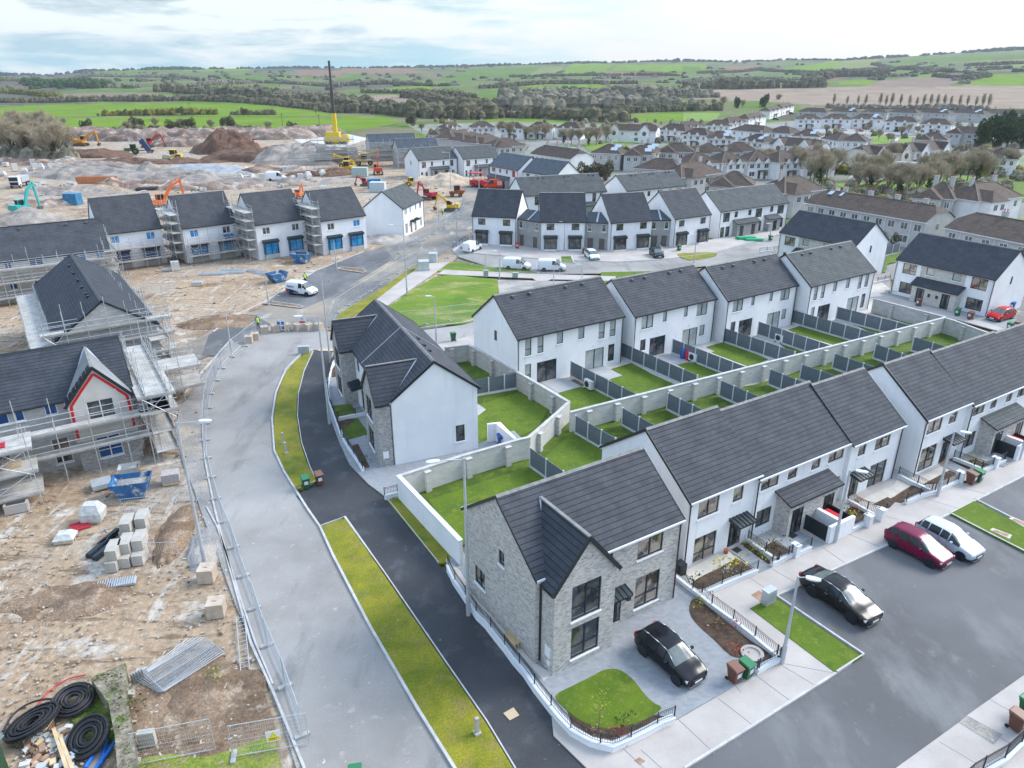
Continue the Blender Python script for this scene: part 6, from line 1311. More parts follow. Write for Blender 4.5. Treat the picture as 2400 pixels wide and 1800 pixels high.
def estate(a, b, label, group, D=8.5, e=5.0, rise=2.5, hip=True, wm=None, rm=None, front=True, gabs=2, biggab=False, rear_gab=False, solar=False, chim=1, nw=4, lower=True, smallh=False, sky=0):
    d = V((b.x-a.x, b.y-a.y, 0)); Ln = d.length; rz = atan2(d.y, d.x); wm = wm or OWHITE; rm = rm or TILE_O
    t = thing('estate_house', label, 'house', (a.x, a.y, 0), rz, group); r = e+rise; oe = .35
    mb = MB()
    if hip == 'half':
        mb = wall_mb(Ln, D, e, e+rise*.0, (), -.3, None, hip=True)
        for x, s in ((0, 0), (Ln, 1)):
            f = [(x, 0, e), (x, D*.27, e+rise*.55), (x, D*.73, e+rise*.55), (x, D, e)]; mb.face(f if s == 0 else f[::-1])
    else: mb = wall_mb(Ln, D, e, e+rise, (), -.3, None, hip=bool(hip))
    obj('wall', mb, wm, t)
    rf = MB(); ze = e-.05; zt = r; z0, z1, y0, y1 = -oe, Ln+oe, -oe, D+oe
    if hip == 'half':
        k = rise/(D/2); yh = D*.27; zh = e+rise*.55+.05; ix = 1.3
        P = [V((0-.2, y0, ze)), V((Ln+.2, y0, ze)), V((Ln+.2, yh, zh)), V((Ln-ix, D/2, zt)), V((ix, D/2, zt)), V((-.2, yh, zh)), V((Ln+.2, y1, ze)), V((-.2, y1, ze)), V((Ln+.2, D-yh, zh)), V((-.2, D-yh, zh))]
        fs = [(0, 1, 2, 3, 4, 5), (6, 7, 9, 4, 3, 8), (2, 8, 3), (9, 5, 4)]
    elif hip:
        ins = min(D/2, Ln/2-.4)
        P = [V((z0, y0, ze)), V((z1, y0, ze)), V((z1, y1, ze)), V((z0, y1, ze)), V((ins, D/2, zt)), V((Ln-ins, D/2, zt))]; fs = [(0, 1, 5, 4), (2, 3, 4, 5), (1, 2, 5), (3, 0, 4)]
    else:
        P = [V((-.2, y0, ze)), V((Ln+.2, y0, ze)), V((Ln+.2, y1, ze)), V((-.2, y1, ze)), V((-.2, D/2, zt)), V((Ln+.2, D/2, zt))]; fs = [(0, 1, 5, 4), (2, 3, 4, 5)]
    rf.poly(P, fs)
    ro = obj('roof', rf, rm, t)
    ff = MB(); ff.box((z0, y0-.02, ze-.16), (z1, y0+.1, ze-.005)); ff.box((z0, y1-.1, ze-.16), (z1, y1+.02, ze-.005))
    if hip is True: ff.box((z0-.02, y0+.1, ze-.16), (z0+.1, y1-.1, ze-.005)); ff.box((z1-.1, y0+.1, ze-.16), (z1+.02, y1-.1, ze-.005))
    obj('fascia', ff, TRIMW, t)
    hp_ = MB()
    if hip is True:
        for i, j in ((0, 4), (3, 4), (1, 5), (2, 5), (4, 5)): hp_.bar(P[i]+V((0, 0, .06)), P[j]+V((0, 0, .06)), .18, .06)
    else: hp_.bar(P[4 if hip != 'half' else 3]+V((0, 0, .05)), P[5 if hip != 'half' else 4]+V((0, 0, .05)), .2, .06)
    obj('ridge', hp_, mat('old_ridge', (.20, .16, .12), rough=.9), ro)
    kk = (rise+.05)/(D/2+oe)
    for i in range(gabs if front else 0):
        w = 4.4 if biggab else 1.9; h = rise*.95 if biggab else 1.25; xc = (Ln*.12+w/2 if i == 0 else Ln*.88-w/2) if biggab else Ln*(.30 if i == 0 else .62 if gabs == 2 else .2+.2*i)
        g = MB(); zb = e-(.0 if biggab else .45); y_ = -.5 if not biggab else -.9; yb = ((zb+h)-ze)/kk-oe
        g.face([(xc-w/2, y_, zb), (xc+w/2, y_, zb), (xc, y_, zb+h)], 0)
        if biggab: g.box((xc-w/2, y_, -.2), (xc+w/2, 0, zb), 0)
        for s in (-1, 1):
            q = [(xc+s*(w/2+.15), y_-.1, zb-.12), (xc, y_-.1, zb+h+.06), (xc, yb, zb+h+.06), (xc+s*(w/2+.15), 0 if biggab else .1, zb-.12)]; g.face(q if s < 0 else q[::-1], 1)
            g.bar((xc+s*(w/2+.15), y_-.13, zb-.12), (xc, y_-.13, zb+h+.02), .06, .2, 2)
        obj('gablet', g, [wm, rm, FRAMEW], t)
        if biggab: m = MB(); m.lathe([(.001, 0), (.95, 0), (.95, .06), (.001, .06)], 16, M=Matrix.Translation((xc, y_-.0, 3.9)) @ Matrix.Rotation(pi/2, 4, 'X')); obj('arched_window', m, GLASS, t)
    if rear_gab:
        w = 5.2; xc = Ln*.32
        for xc in (Ln*.25, Ln*.75)[:rear_gab]:
            g = MB(); g.box((xc-w/2, -2.2, -.2), (xc+w/2, 0, e-.02), 0); zt2 = ze+1.9; yb = (zt2-ze)/kk-oe
            A = [V((xc-w/2-.3, -2.5, ze+.01)), V((xc+w/2+.3, -2.5, ze+.01)), V((xc, -.3, zt2)), V((xc, yb, zt2)), V((xc-w/2-.3, -.2, ze+.01)), V((xc+w/2+.3, -.2, ze+.01))]
            g.poly(A, ((0, 1, 2), (1, 5, 3, 2), (4, 0, 2, 3)), 1); obj('rear_wing', g, [wm, rm], t)
            far_win(t, xc-1.6, -2.2, 3.2, 1.1, 1.1); far_win(t, xc+.6, -2.2, 3.2, 1.1, 1.1)
    for i in range(nw):
        x = Ln*(i+.5)/nw-.6
        if not (rear_gab and abs(x-Ln*.25) < 3) or rear_gab == 0: far_win(t, x, 0 if not rear_gab else 0, 3.1 if not biggab else 3.1, 1.2 if i % 2 == 0 or smallh else .8, 1.15)
        if lower and i % 2 == 0: far_win(t, x, 0, .8, 1.6, 1.2)
    far_win(t, Ln, D*.4, 3.2, .8, 1.0, pi/2)
    if front and lower and not biggab: m = MB(); m.box((Ln*.35, -1.1, 2.25), (Ln*.65, 0, 2.45)); m.box((Ln*.36, -.02, 0), (Ln*.44, -.001, 2.1)); m.box((Ln*.56, -.02, 0), (Ln*.64, -.001, 2.1)); obj('porch', m, TILE_O, t)
    if chim:
        for x in ([Ln/2] if chim == 1 else [Ln*(i+.5)/chim for i in range(chim)]): chimney(t, x, D/2+.4, r-.3)
    if solar:
        k2 = atan2(rise, D/2); m = MB(); M = Matrix.Translation((Ln*.72, D*.14, e+.05+D*.14*tan_(k2)+.12)) @ Matrix.Rotation(k2, 4, 'X')
        m.box((-1.1, 0, 0), (1.1, 1.7, .06), 0, M); m.box((-.3, 1.75, 0), (2.0, 3.3, .06), 0, M); obj('solar_panel', m, mat('solar_glass', (.35, .40, .46), rough=.08, spec=1, coat=1), ro)
    for s in range(sky):
        m = MB(); M = Matrix.Translation((2.5+s*2.6, D*.33, e+.05+D*.33*rise/(D/2)+.15)) @ Matrix.Rotation(atan2(rise, D/2), 4, 'X'); m.box((0, 0, 0), (1.0-.4*s, 1.2, .08), 0, M); obj('skylight', m, mat('solar_glass', (.35, .40, .46)), ro)
    return t
tan_ = math.tan
ORD = 'first second third fourth fifth sixth seventh eighth ninth tenth eleventh twelfth thirteenth fourteenth fifteenth sixteenth seventeenth eighteenth nineteenth twentieth'.split()
ORD += ['twenty '+o for o in ORD[:11]]
def row(P, segs, what, group, z=5.0, **k):
    for i, s in enumerate(segs):
        o = dict(k); o.update(s[4] if len(s) > 4 else {})
        a, b = P([(s[0], s[1]), (s[2], s[3])], z)
        estate(a, b, ('%s %s' % (ORD[i], what)), group, **o)
so = dict(solar=True)
og = 'houses of the older estate'
row(PR, [(-135, 272, 165, 284), (180, 270, 490, 281, so), (520, 279, 795, 286), (805, 277, 1105, 290), (1115, 280, 1430, 295, so), (1445, 281, 1795, 300, so), (1830, 292, 2300, 302, dict(chim=3, hip='half', nw=7))], 'grey house from the left in the top row below the bare poplars', og, wm=GREYW, front=False)
row(PR, [(-130, 350, 115, 352), (128, 347, 425, 352), (432, 346, 755, 352, so), (768, 372, 1110, 384), (1130, 397, 1460, 410)], 'gablet fronted house from the left in the row facing the middle green', og)
row(PY, [(-60, 452, 190, 456), (205, 456, 425, 462), (440, 440, 680, 425), (690, 415, 935, 418), (925, 392, 1110, 378), (1130, 350, 1310, 322), (1350, 268, 1470, 240), (1480, 235, 1600, 212)], 'white house from the left in the line climbing towards the brown field', og, D=7.5)
row(PY, [(438, 503, 700, 520), (705, 548, 968, 552, so), (1048, 568, 1285, 592, so)], 'white house from the left in the short row with stone banded fronts', og, D=7.5)
row(PY, [(940, 460, 1285, 492), (1300, 482, 1560, 502), (1575, 520, 1860, 532, so), (1880, 548, 2050, 575), (2070, 572, 2345, 585, dict(chim=1))], 'pale house from the left in the row seen from behind, mid estate', og, front=False, wm=OWHITE, D=9)
row(PY, [(1340, 610, 1830, 652, dict(biggab=True, hip='half'))], 'long house with two white arched gables in the estate middle', og, rm=TILE_O)
row(PY, [(-160, 715, 175, 722, so), (195, 682, 560, 692), (575, 690, 870, 693), (880, 680, 1225, 682)], 'brown hipped roof from the left in the row seen from behind, lower estate', og, front=False, rear_gab=1, wm=GREYW)
row(PY, [(500, 815, 830, 805), (850, 805, 1120, 790), (1130, 790, 1430, 785), (1440, 800, 1720, 780), (1730, 790, 2040, 770)], 'white gablet fronted house from the left facing the big bare trees', og, D=9, rise=2.7)
row(PY, [(430, 955, 860, 905), (740, 1025, 1180, 1045), (1500, 1118, 1925, 1075)], 'dark hipped house from the left just behind the new crescent roofs', og, front=False, rear_gab=1, wm=GREYW, rm=TILE_O2, rise=2.7, chim=2)
row(PR, [(610, 722, 1075, 688, dict(wm=CREAMW)), (1085, 690, 1475, 655)], 'gabled terrace from the left above the lawn, arched upper windows', og, biggab=True, hip='half', D=9, chim=2, nw=6)
row(PR, [(1090, 552, 1415, 566), (1405, 488, 1810, 506)], 'hipped house from the left beside the dark evergreens', og, front=False, wm=GREYW, rear_gab=1)
row(PR, [(1775, 745, 2150, 765)], 'white house with two gablets right of the dark evergreens', og, wm=OWHITE, rise=2.7)
row(PR, [(1140, 1150, 1480, 1180, dict(wm=GREYW)), (1740, 1200, 2200, 1150)], 'dark hipped house from the left at the near right edge of the estate', og, front=False, rear_gab=1, chim=2, rm=TILE_O2, rise=2.8)
row(PQ, [(440, 222, 580, 212), (690, 216, 925, 212), (980, 222, 1225, 226), (1270, 218, 1525, 222), (1570, 218, 1812, 226)], 'stone banded house from the left in the far row against the green field', og, D=7)
row(PQ, [(255, 282, 490, 292), (500, 332, 760, 292), (600, 358, 880, 332), (740, 380, 1030, 352), (920, 418, 1240, 402)], 'brown hipped roof from the left stepping down behind the new slate roofs', og, front=False, wm=GREYW, rear_gab=1, rm=TILE_O2)
row(PQ, [(1300, 485, 1715, 545, dict(hip='half', chim=4, nw=8))], 'long pale house block with row of small back windows and arched gable', og, front=False, D=9)
row(PQ, [(1925, 475, 2230, 490, so)], 'pale hipped house with white roof panel behind the brown shrubs', og, front=False, wm=GREYW)
row(PB, [(1700, 842, 2040, 852, dict(biggab=True, hip='half')), (2060, 838, 2230, 850)], 'white gabled house from the left on the rise before the hedge', og)
row(PB, [(1880, 985, 2045, 992, so), (2070, 978, 2260, 985)], 'pale hipped house from the left right of the estate pond of trees' if 0 else 'pale hipped house from the left below the bare tree belt', og, front=False, wm=GREYW)
row(PB, [(1900, 1088, 2200, 1110)], 'dark hipped house with tall chimneys behind the crescent', og, front=False, wm=GREYW, rm=TILE_O2, chim=2)
for q, lb, L2 in (((59.86, 151.24, -58.02, 25.14, 9.03, 4.9, 7.24, 0), 'long grey terrace with brown roof and a row of white framed back windows', 10), ((74.03, 125.10, -66.71, 30.0, 9.83, 4.93, 7.34, 0), 'grey terrace with brown roof cut by the right edge of the picture', 10)):
    a = V((q[0], q[1], 0)); b = a+V((cos(R(q[2])), sin(R(q[2])), 0))*q[3]
    t = estate(a, b, lb, og, D=q[4], e=q[5], rise=q[6]-q[5], hip='half', wm=GREYW, rm=TILE_O2, front=False, nw=L2, chim=0, smallh=True, sky=2 if 'long' in lb else 0)
    for i in range(4): chimney(t, q[3]*(.2+.22*i), q[4]/2+.5, q[6]-.4, 1.2)
    for i in range(5): m = MB(); m.tube((q[3]*(.1+.2*i), -.1, 0), (q[3]*(.1+.2*i), -.1, 4.8), .06, 6); obj('downpipe', m, FRAMEW, t)
# ------------------------------------------------------------------ trees and hedges
BARK = mat('bare_bark', (.14, .115, .085), (.21, .18, .135), 2, 1); TWIG = mat('bare_twigs', (.34, .28, .19), (.50, .43, .30), .25, 1, spec=.1)
LEAFD = mat('dark_evergreen', (.018, .045, .012), (.05, .085, .022), .5, 1, spec=.2, fine=.3, fsc=2); LEAFG = mat('gorse_green', (.06, .075, .02), (.20, .17, .03), .3, 1, spec=.2)
HEDGEM = mat('winter_hedge', (.075, .07, .042), (.155, .14, .085), .22, 1, spec=.1, fine=.25, fsc=1.5); IVY = mat('ivy_green', (.03, .06, .012), (.07, .10, .02), .5, 1, spec=.2)
rnd = random.Random(5)
def twig(m, a, b, w):
    d = (b-a); s = d.cross(V((rnd.uniform(-1, 1), rnd.uniform(-1, 1), rnd.uniform(-1, 1)))).normalized()*w
    m.face([a-s, a+s, b])
def bare_mesh(h, spread, seed, up=.55, ivy=False, n1=9):
    rnd.seed(seed); tr = MB(); tw = MB(); hh = h*(.9 if up > 1 else .5)
    tr.tube((0, 0, -.3), (0, 0, hh), h*.02, 5, r2=h*.006, cap=False)
    def br(a, d, l, r, lv):
        b = a+d*l; tr.tube(a, b, r, 4 if lv < 1 else 3, r2=r*.5, cap=False)
        if lv >= 1:
            for _ in range(34):
                q = a+d*l*rnd.uniform(.1, 1); e = q+(d+V((rnd.gauss(0, .5), rnd.gauss(0, .5), rnd.gauss(.25, .35)))).normalized()*l*rnd.uniform(.4, 1.0); twig(tw, q, e, .010+h*.0009)
                for _ in range(2): f = q.lerp(e, rnd.uniform(.3, .9)); twig(tw, f, f+V((rnd.gauss(0, 1), rnd.gauss(0, 1), rnd.gauss(.6, .7))).normalized()*l*.35, .008+h*.0008)
            return
        for k in range(4): br(a+d*l*rnd.uniform(.35, 1), (d*up*1.6+V((rnd.gauss(0, spread), rnd.gauss(0, spread), rnd.uniform(.1, .6)))).normalized(), l*rnd.uniform(.6, .85), r*.55, lv+1)
    for k in range(n1*2):
        a = 2*pi*k*.618; s = rnd.uniform(.3, 1)*spread*(1.5 if up > 1 else 2.6); f = k/(n1*2); br(V((0, 0, h*(.12+f*(.7 if up > 1 else .36)))), V((cos(a)*s, sin(a)*s, 1)).normalized(), h*(.30-.16*f), h*.008, 0)
    if ivy:
        for _ in range(260): leaf(tw, V((rnd.gauss(0, h*.03), rnd.gauss(0, h*.03), rnd.uniform(.05, .5)*h)), .3, 1)
    return tr.mesh('trunk', BARK), tw.mesh('crown', [TWIG, IVY])
def leaf(m, p, s, mi=0):
    u = V((rnd.gauss(0, 1), rnd.gauss(0, 1), rnd.gauss(0, 1))).normalized(); v = u.cross(V((rnd.gauss(0, 1), rnd.gauss(0, 1), rnd.gauss(0, 1)))).normalized(); k = s*rnd.uniform(.6, 1.3)
    m.face([p-u*k, p-v*k*.7, p+u*k, p+v*k*.7], mi)
def bush_mesh(rx, ry, h, n, s, m1, seed, z0=.0, core=True):
    rnd.seed(seed); m = MB(); cl = [(V((rnd.uniform(-.7, .7)*rx, rnd.uniform(-.7, .7)*ry, z0+h*rnd.uniform(.25, .75))), rnd.uniform(.3, .55)) for _ in range(9)]
    for i in range(n):
        c, k = rnd.choice(cl); d = V((rnd.gauss(0, 1), rnd.gauss(0, 1), rnd.gauss(0, 1))).normalized()*rnd.uniform(.7, 1.05)
        p = c+V((d.x*rx*k, d.y*ry*k, d.z*h*k*.8)); p.z = max(.1, p.z); leaf(m, p, s)
    return m.mesh('crown', m1)
TP = {}
def tree(kind, p, h, label, group, sc_=None):
    if kind not in TP:
        if kind.startswith('bare'):
            i = int(kind[-1]); tr, cr = bare_mesh(10, (.34, .42, .2, .5)[i], 20+i, up=(.6, .5, 1.1, .45)[i], ivy=(i == 3), n1=(9, 10, 8, 12)[i])
        else:
            m = MB(); m.tube((0, 0, -.3), (0, 0, 5), .3, 6, r2=.1); tr = m.mesh('trunk', BARK)
            cr = bush_mesh(3.6, 3.6, 10, 1500, .45, LEAFD, 3, .6) if kind == 'dark' else bush_mesh(4.2, 4.2, 7.5, 1400, .45, HEDGEM, 4, .2) if kind == 'shrub' else bush_mesh(4.5, 4.5, 8, 1500, .45, LEAFG, 6, .2)
        TP[kind] = (tr, cr)
    t = thing('bare_tree' if kind.startswith('bare') else 'evergreen_tree' if kind == 'dark' else 'shrub', label, 'tree' if kind != 'shrub' and kind != 'gorse' else 'shrub', p, rnd.uniform(0, 6.2), group, h/10*V(sc_ or (1, 1, 1)))
    link('trunk', TP[kind][0], t); link('crown', TP[kind][1], t); return t
def at_t(x, y, z=0):      # point on the terrain behind a pixel
    u = (x*KD-1200)/FPX; v = (y*KD-900)/FPX; d = V((u, cos(PIT)-v*sin(PIT), -sin(PIT)-v*cos(PIT))); d /= hypot(d.x, d.y)
    r = 150.0; az = atan2(d.x, d.y)
    while r < 3000:
        if HC+d.z*r <= hgt(az, r)-.2: break
        r *= 1.015
    return V((d.x*r, d.y*r, hgt(az, r)-.2))
def belt(P, pts, kind, h, what, group, jit=0, zt=False):
    for i, (x, y) in enumerate(pts):
        p = P([(x, y)], 0)[0]; k = kind if isinstance(kind, str) else kind[i % len(kind)]
        tree(k, p, h*rnd.uniform(.85, 1.15), what % ORD[i], group)
B3 = ['bare0', 'bare1', 'bare3']
tg2 = 'bare trees of the older estate'
belt(PR, [(100, 960), (30, 1000), (250, 930), (480, 990), (560, 980), (650, 975), (760, 960), (480, 1110), (600, 1130), (790, 1160)], B3, 11, '%s bare tree from the left round the estate lawn', tg2)
belt(PR, [(900, 1160), (990, 1180), (1100, 1160), (1215, 1120), (1310, 1080), (1400, 1050), (1460, 1010), (1540, 1000), (1620, 990), (1720, 1010), (1800, 1000)], ['bare3', 'bare0', 'bare1'], 11.5, '%s ivy stemmed bare tree along the near edge of the estate lawn', tg2)
belt(PR, [(1150, 940), (1260, 920), (1350, 900), (1450, 900), (1560, 910), (1680, 905), (1900, 890), (2020, 930), (700, 880), (820, 860)], B3, 10, '%s leafless tree from the left behind the estate lawn', tg2)
belt(PY, [(1250, 900), (1380, 940), (1500, 950), (1650, 960), (1760, 1000), (1860, 1020), (1930, 980), (1330, 870), (1600, 870), (1800, 900)], B3, 11, '%s big bare tree from the left in front of the white gablet row', tg2)
belt(PR, [(230, 235), (370, 232), (480, 235), (560, 240), (710, 240), (770, 245), (830, 240), (920, 240), (1010, 245), (1090, 245)], 'bare2', 11, '%s bare poplar from the left above the top row of roofs', 'bare poplars behind the estate')
belt(PR, [(1160, 245), (1230, 245), (1300, 248), (1370, 248), (1440, 250), (1530, 252), (1610, 252), (1700, 255), (1770, 258), (1830, 262)], 'bare2', 11.5, '%s bare poplar right of the middle above the top row of roofs', 'bare poplars behind the estate')
belt(PR, [(700, 570), (800, 590), (940, 520), (1010, 500), (1100, 520), (850, 440), (250, 420), (600, 470), (160, 500)], B3, 6, '%s small bare tree from the left round the middle green', tg2)
belt(PQ, [(1000, 330), (1080, 340), (1250, 340), (1350, 350), (1450, 350), (1640, 380), (1720, 390), (1800, 390), (1900, 400), (1980, 400), (2080, 380)], B3, 10, '%s bare tree from the left in the belt before the far row', tg2)
belt(PQ, [(1210, 530)], 'bare1', 8, '%s pale rounded bare tree between the slate roofs and brown terrace', tg2); belt(PQ, [(170, 270), (60, 200), (500, 400)], ['bare1', 'shrub', 'shrub'], 8, '%s tree beside the slate roofs under scaffold', tg2)
belt(PQ, [(1870, 800), (1990, 790), (2060, 770)], 'shrub', 8, '%s dense brown shrub behind the long white block', 'brown shrubs'); belt(PY, [(640, 1120), (700, 1120), (500, 1090)], ['bare1', 'bare0', 'shrub'], 5.5, '%s brown tree between the crescent roofs and the dark hipped houses', tg2)
belt(P3, [(1080, 310), (1150, 330), (1230, 320)], 'gorse', 3.2, '%s olive shrub at the fence below the long brown roof', 'brown shrubs')
belt(PR, [(1760, 660), (1850, 640), (1960, 640), (2080, 650), (2190, 650), (1840, 600), (1960, 590), (2100, 590)], 'dark', 9.5, '%s dark evergreen in the dense group at the right edge', 'dark evergreen trees'); belt(PR, [(2060, 470), (2190, 450), (2010, 480)], 'dark', 9, '%s conical dark evergreen above the dense group', 'dark evergreen trees'); belt(PR, [(1870, 510), (1950, 500), (1780, 740)], ['gorse', 'gorse', 'bare1'], 6, '%s reddish shrub left of the conical evergreens', 'brown shrubs')
belt(PY, [(1000, 245), (1270, 240), (1300, 210)], 'dark', 9, '%s dark evergreen left of the climbing white houses', 'dark evergreen trees'); belt(PY, [(60, 240), (160, 245), (290, 240), (400, 245), (520, 235), (640, 240), (760, 235), (860, 230), (1060, 245), (1430, 190)], 'bare1', 12, '%s bare tree from the left in the copse before the pink field', 'bare trees in the fields')
# trees and scrub at the top edge of the construction site
belt(PA, [(60, 1000), (140, 1010), (220, 1030), (300, 1040), (370, 1050), (20, 900), (110, 880), (200, 900), (300, 930), (400, 1040), (330, 960), (150, 950), (260, 985), (30, 960), (350, 1000), (440, 1000), (180, 1040), (90, 1040)], ['bare1', 'bare3', 'bare0'], 17, '%s tall bare tree from the left in the thicket at the left edge', 'thicket at the left edge')
belt(PA, [(420, 830), (570, 845), (830, 860), (890, 850), (1010, 840), (1130, 870), (1180, 830), (1230, 840), (1370, 850), (1480, 840), (1740, 850)], ['bare0', 'shrub', 'bare3', 'shrub'], 8, '%s hedgerow tree from the left above the quarry edge', 'trees along the quarry edge')
belt(PA, [(1900, 860), (2070, 860), (1170, 745), (1580, 745), (2050, 745)], ['shrub', 'bare0', 'shrub', 'shrub', 'bare0'], 7, '%s round tree from the left in the green fields', 'trees along the quarry edge')
t = tree('dark', at(8, 333, 0), 11, 'bright green conifer at the left edge in front of the bare thicket', 'dark evergreen trees', (.5, .5, 1.2))
def dome(m, p, r, h, mi=0):
    n = 7; a0 = rnd.random()*6; rings = [(1, -.05), (1.02, .35), (.72, .78)]; vs = []
    for k, (q, z) in enumerate(rings):
        for i in range(n):
            t_ = a0+2*pi*i/n+k*.4; j = rnd.uniform(.8, 1.2); vs.append(p+V((cos(t_)*r*q*j, sin(t_)*r*q*j, z*h*rnd.uniform(.88, 1.12))))
    vs.append(p+V((0, 0, h))); fs = [(k*n+i, k*n+(i+1) % n, (k+1)*n+(i+1) % n, (k+1)*n+i) for k in range(2) for i in range(n)]+[(2*n+i, 2*n+(i+1) % n, 3*n) for i in range(n)]
    m.poly(vs, fs, mi)
def hedge(pts, w, h, label, m=None, den=2.2, s=.8, group='field hedges', P=None, kind=None, name='hedge'):
    q = [at_t(x, y) for x, y in pts]; mb = MB(); o0 = q[0].copy()
    for a, b in zip(q, q[1:]):
        l = (b-a).length; n = min(1500, max(6, int(l*max(1, w/(h*.7))/(h*.30))))
        for i in range(n):
            p = a.lerp(b, rnd.random()); c = mn.noise(p*.03); p = p+V((rnd.uniform(-w, w)*.5, rnd.uniform(-w, w)*.5, 0)); r = hypot(p.x, p.y); p.z = hgt(atan2(p.x, p.y), r)-.3
            k = h*(rnd.uniform(.45, 1)+c*.4); dome(mb, p-o0, k*rnd.uniform(.38, .6), k)
            for _ in range(4): leaf(mb, p-o0+V((rnd.gauss(0, k*.35), rnd.gauss(0, k*.35), k*rnd.uniform(.5, 1.1))), s*.35)
    o = obj(name, mb, m or HEDGEM, None, o0)
    if kind: o['kind'] = kind
    else: tag(o, label, 'hedge', group)
    return o
BELT = mat('bare_belt', (.12, .11, .08), (.22, .20, .145), .08, 1, fine=.3, fsc=.5, spec=.1)
Aa = lambda *p: [(x/3, y/3) for x, y in p]
Bb = lambda *p: [(737.3+x/3, y/3) for x, y in p]
Cc = lambda *p: [(1474.7+x/3, y/3) for x, y in p]
hedge(Aa((-100, 1010), (200, 1040), (440, 1050)), 14, 5, 'brambly scrub at the foot of the left thicket', BELT, s=.6); hedge(Aa((460, 870), (700, 880), (1000, 872), (1500, 862), (2100, 872)), 6, 4.5, 'dark hedge along the top of the quarry face', den=5, s=.6)
hedge(Aa((640, 752), (900, 750), (1400, 745)), 6, 5, 'hedge with gorse splitting the green fields', LEAFG, 4, .8); hedge(Aa((1510, 745), (1790, 745)), 6, 4, 'short low hedge in the green field', den=3)
hedge(Aa((-100, 668), (400, 665), (900, 662), (1280, 655), (1600, 668), (1750, 680), (2060, 712), (2212, 735)), 10, 7, 'dark hedge behind the green fields', den=3.2, s=1.2)
hedge(Aa((1060, 590), (1400, 620), (1900, 655), (2212, 690)), 26, 11, 'tall dark hedge belt below the wooded valley', den=4, s=2.2); hedge(Aa((200, 555), (580, 560), (640, 575)), 30, 14, 'dark shelter belt on the wooded slope', LEAFD, den=4, s=2.2)
hedge(Bb((0, 705), (200, 735), (700, 770), (900, 775)), 22, 12, 'wide dark thicket behind the site scaffolds', den=6, s=1.3); hedge(Bb((840, 765), (1300, 768), (1700, 790), (1900, 790)), 12, 9, 'dark hedge along the near green strip', den=5, s=1.1)
hedge(Bb((430, 630), (620, 668), (780, 695), (1000, 690)), 14, 8, 'hedge curving round the pale brown field', den=2.5, s=1.5); hedge(Bb((1740, 735), (2212, 720), (2460, 720)), 12, 7, 'hedge below the copse of bare trees', den=3, s=1.2)
hedge(Bb((1100, 715), (1500, 700), (2212, 700)), 34, 13, 'bare tree belt in front of the far farm', BELT, 4, 1.7); hedge(Bb((1100, 650), (1500, 640), (1900, 640), (2400, 630)), 30, 12, 'bare woodland strip below the playing fields', BELT, 3.5, 2)
hedge(Cc((940, 705), (1400, 712), (1980, 722)), 8, 5, 'scrubby hedge under the bare poplars', BELT, group='field hedges'); hedge(Cc((0, 575), (400, 578), (900, 565)), 20, 14, 'dark hedge at the far side of the pink field', den=2, s=2.6); hedge(Cc((820, 525), (1000, 500), (1300, 500)), 20, 12, 'hedge between the far brown and green fields', den=1.4, s=3)
for i, (f, m_) in enumerate(((Bb((0, 560), (300, 545), (600, 560)), HEDGEM), (Bb((900, 575), (1300, 545), (1900, 545)), HEDGEM), (Bb((600, 560), (700, 560)), LEAFD), (Bb((1100, 500), (1500, 495), (2200, 495)), HEDGEM), (Cc((0, 545), (300, 520), (700, 540)), BELT), (Cc((100, 480), (500, 455), (900, 480)), HEDGEM), (Cc((900, 470), (1250, 455), (1700, 470)), HEDGEM), (Cc((1230, 420), (1500, 450), (1750, 470)), HEDGEM), (Cc((1850, 430), (2212, 415)), HEDGEM), (Aa((500, 500), (900, 500), (1300, 520)), BELT), (Aa((1300, 560), (1700, 540), (2200, 570)), BELT), (Aa((0, 520), (300, 540), (560, 520)), LEAFG), (Aa((0, 600), (200, 620), (380, 640)), LEAFG), (Aa((700, 570), (900, 570)), BELT), (Bb((150, 600), (500, 610), (850, 640)), HEDGEM), (Bb((1300, 615), (1700, 610), (1860, 600)), BELT), (Cc((1650, 500), (1850, 520), (2000, 500)), HEDGEM))):
    hedge(f, 10, 6.5, '', m_, 2.6, 2.2, kind='stuff', name='woodland')
sk = MB(); rnd.seed(8)
for i in range(1500):           # broken tree line on the ridge
    x = rnd.uniform(-100, 2350); az = math.atan((x-1106)/(1577*cos(PIT)*1.08)); c = mn.noise(V((x*.008, 0, 0)))+.35*mn.noise(V((x*.05, 3, 0)))
    if c < 0 and rnd.random() > .35: continue
    r = 2960+rnd.uniform(-150, 60); dome(sk, V((r*sin(az), r*cos(az), hgt(az, r)-1)), rnd.uniform(5, 10), rnd.uniform(4, 9)*(1+max(0, c)*.9))
o = obj('ridge_treeline', sk, mat('ridge_trees', (.055, .065, .05), rough=1, spec=.1)); o['kind'] = 'stuff'
sp_ = MB(); rnd.seed(9)
for i in range(800):           # hedgerows and scattered trees across the valley and hillsides
    x = rnd.uniform(-200, 2400); y = rnd.choice((rnd.uniform(132, 196), rnd.uniform(145, 178))); p = at_t(x, y); r = hypot(p.x, p.y)
    if r > 2950 or r < 600: continue
    px, py = proj(p)
    if any(a <= px <= b and c_ <= py <= d and inpoly(px, py, P) for fc, P, a, b, c_, d in FB if fc is not WD): continue
    if mn.noise(V((p.x*.009, p.y*.03, 4))) < -.08 and rnd.random() < .8: continue
    for k in range(2): dome(sp_, p+V((rnd.uniform(-9, 9), rnd.uniform(-9, 9), -.5)), rnd.uniform(3.5, 7), rnd.uniform(3, 6), 0 if i % 5 else 1)
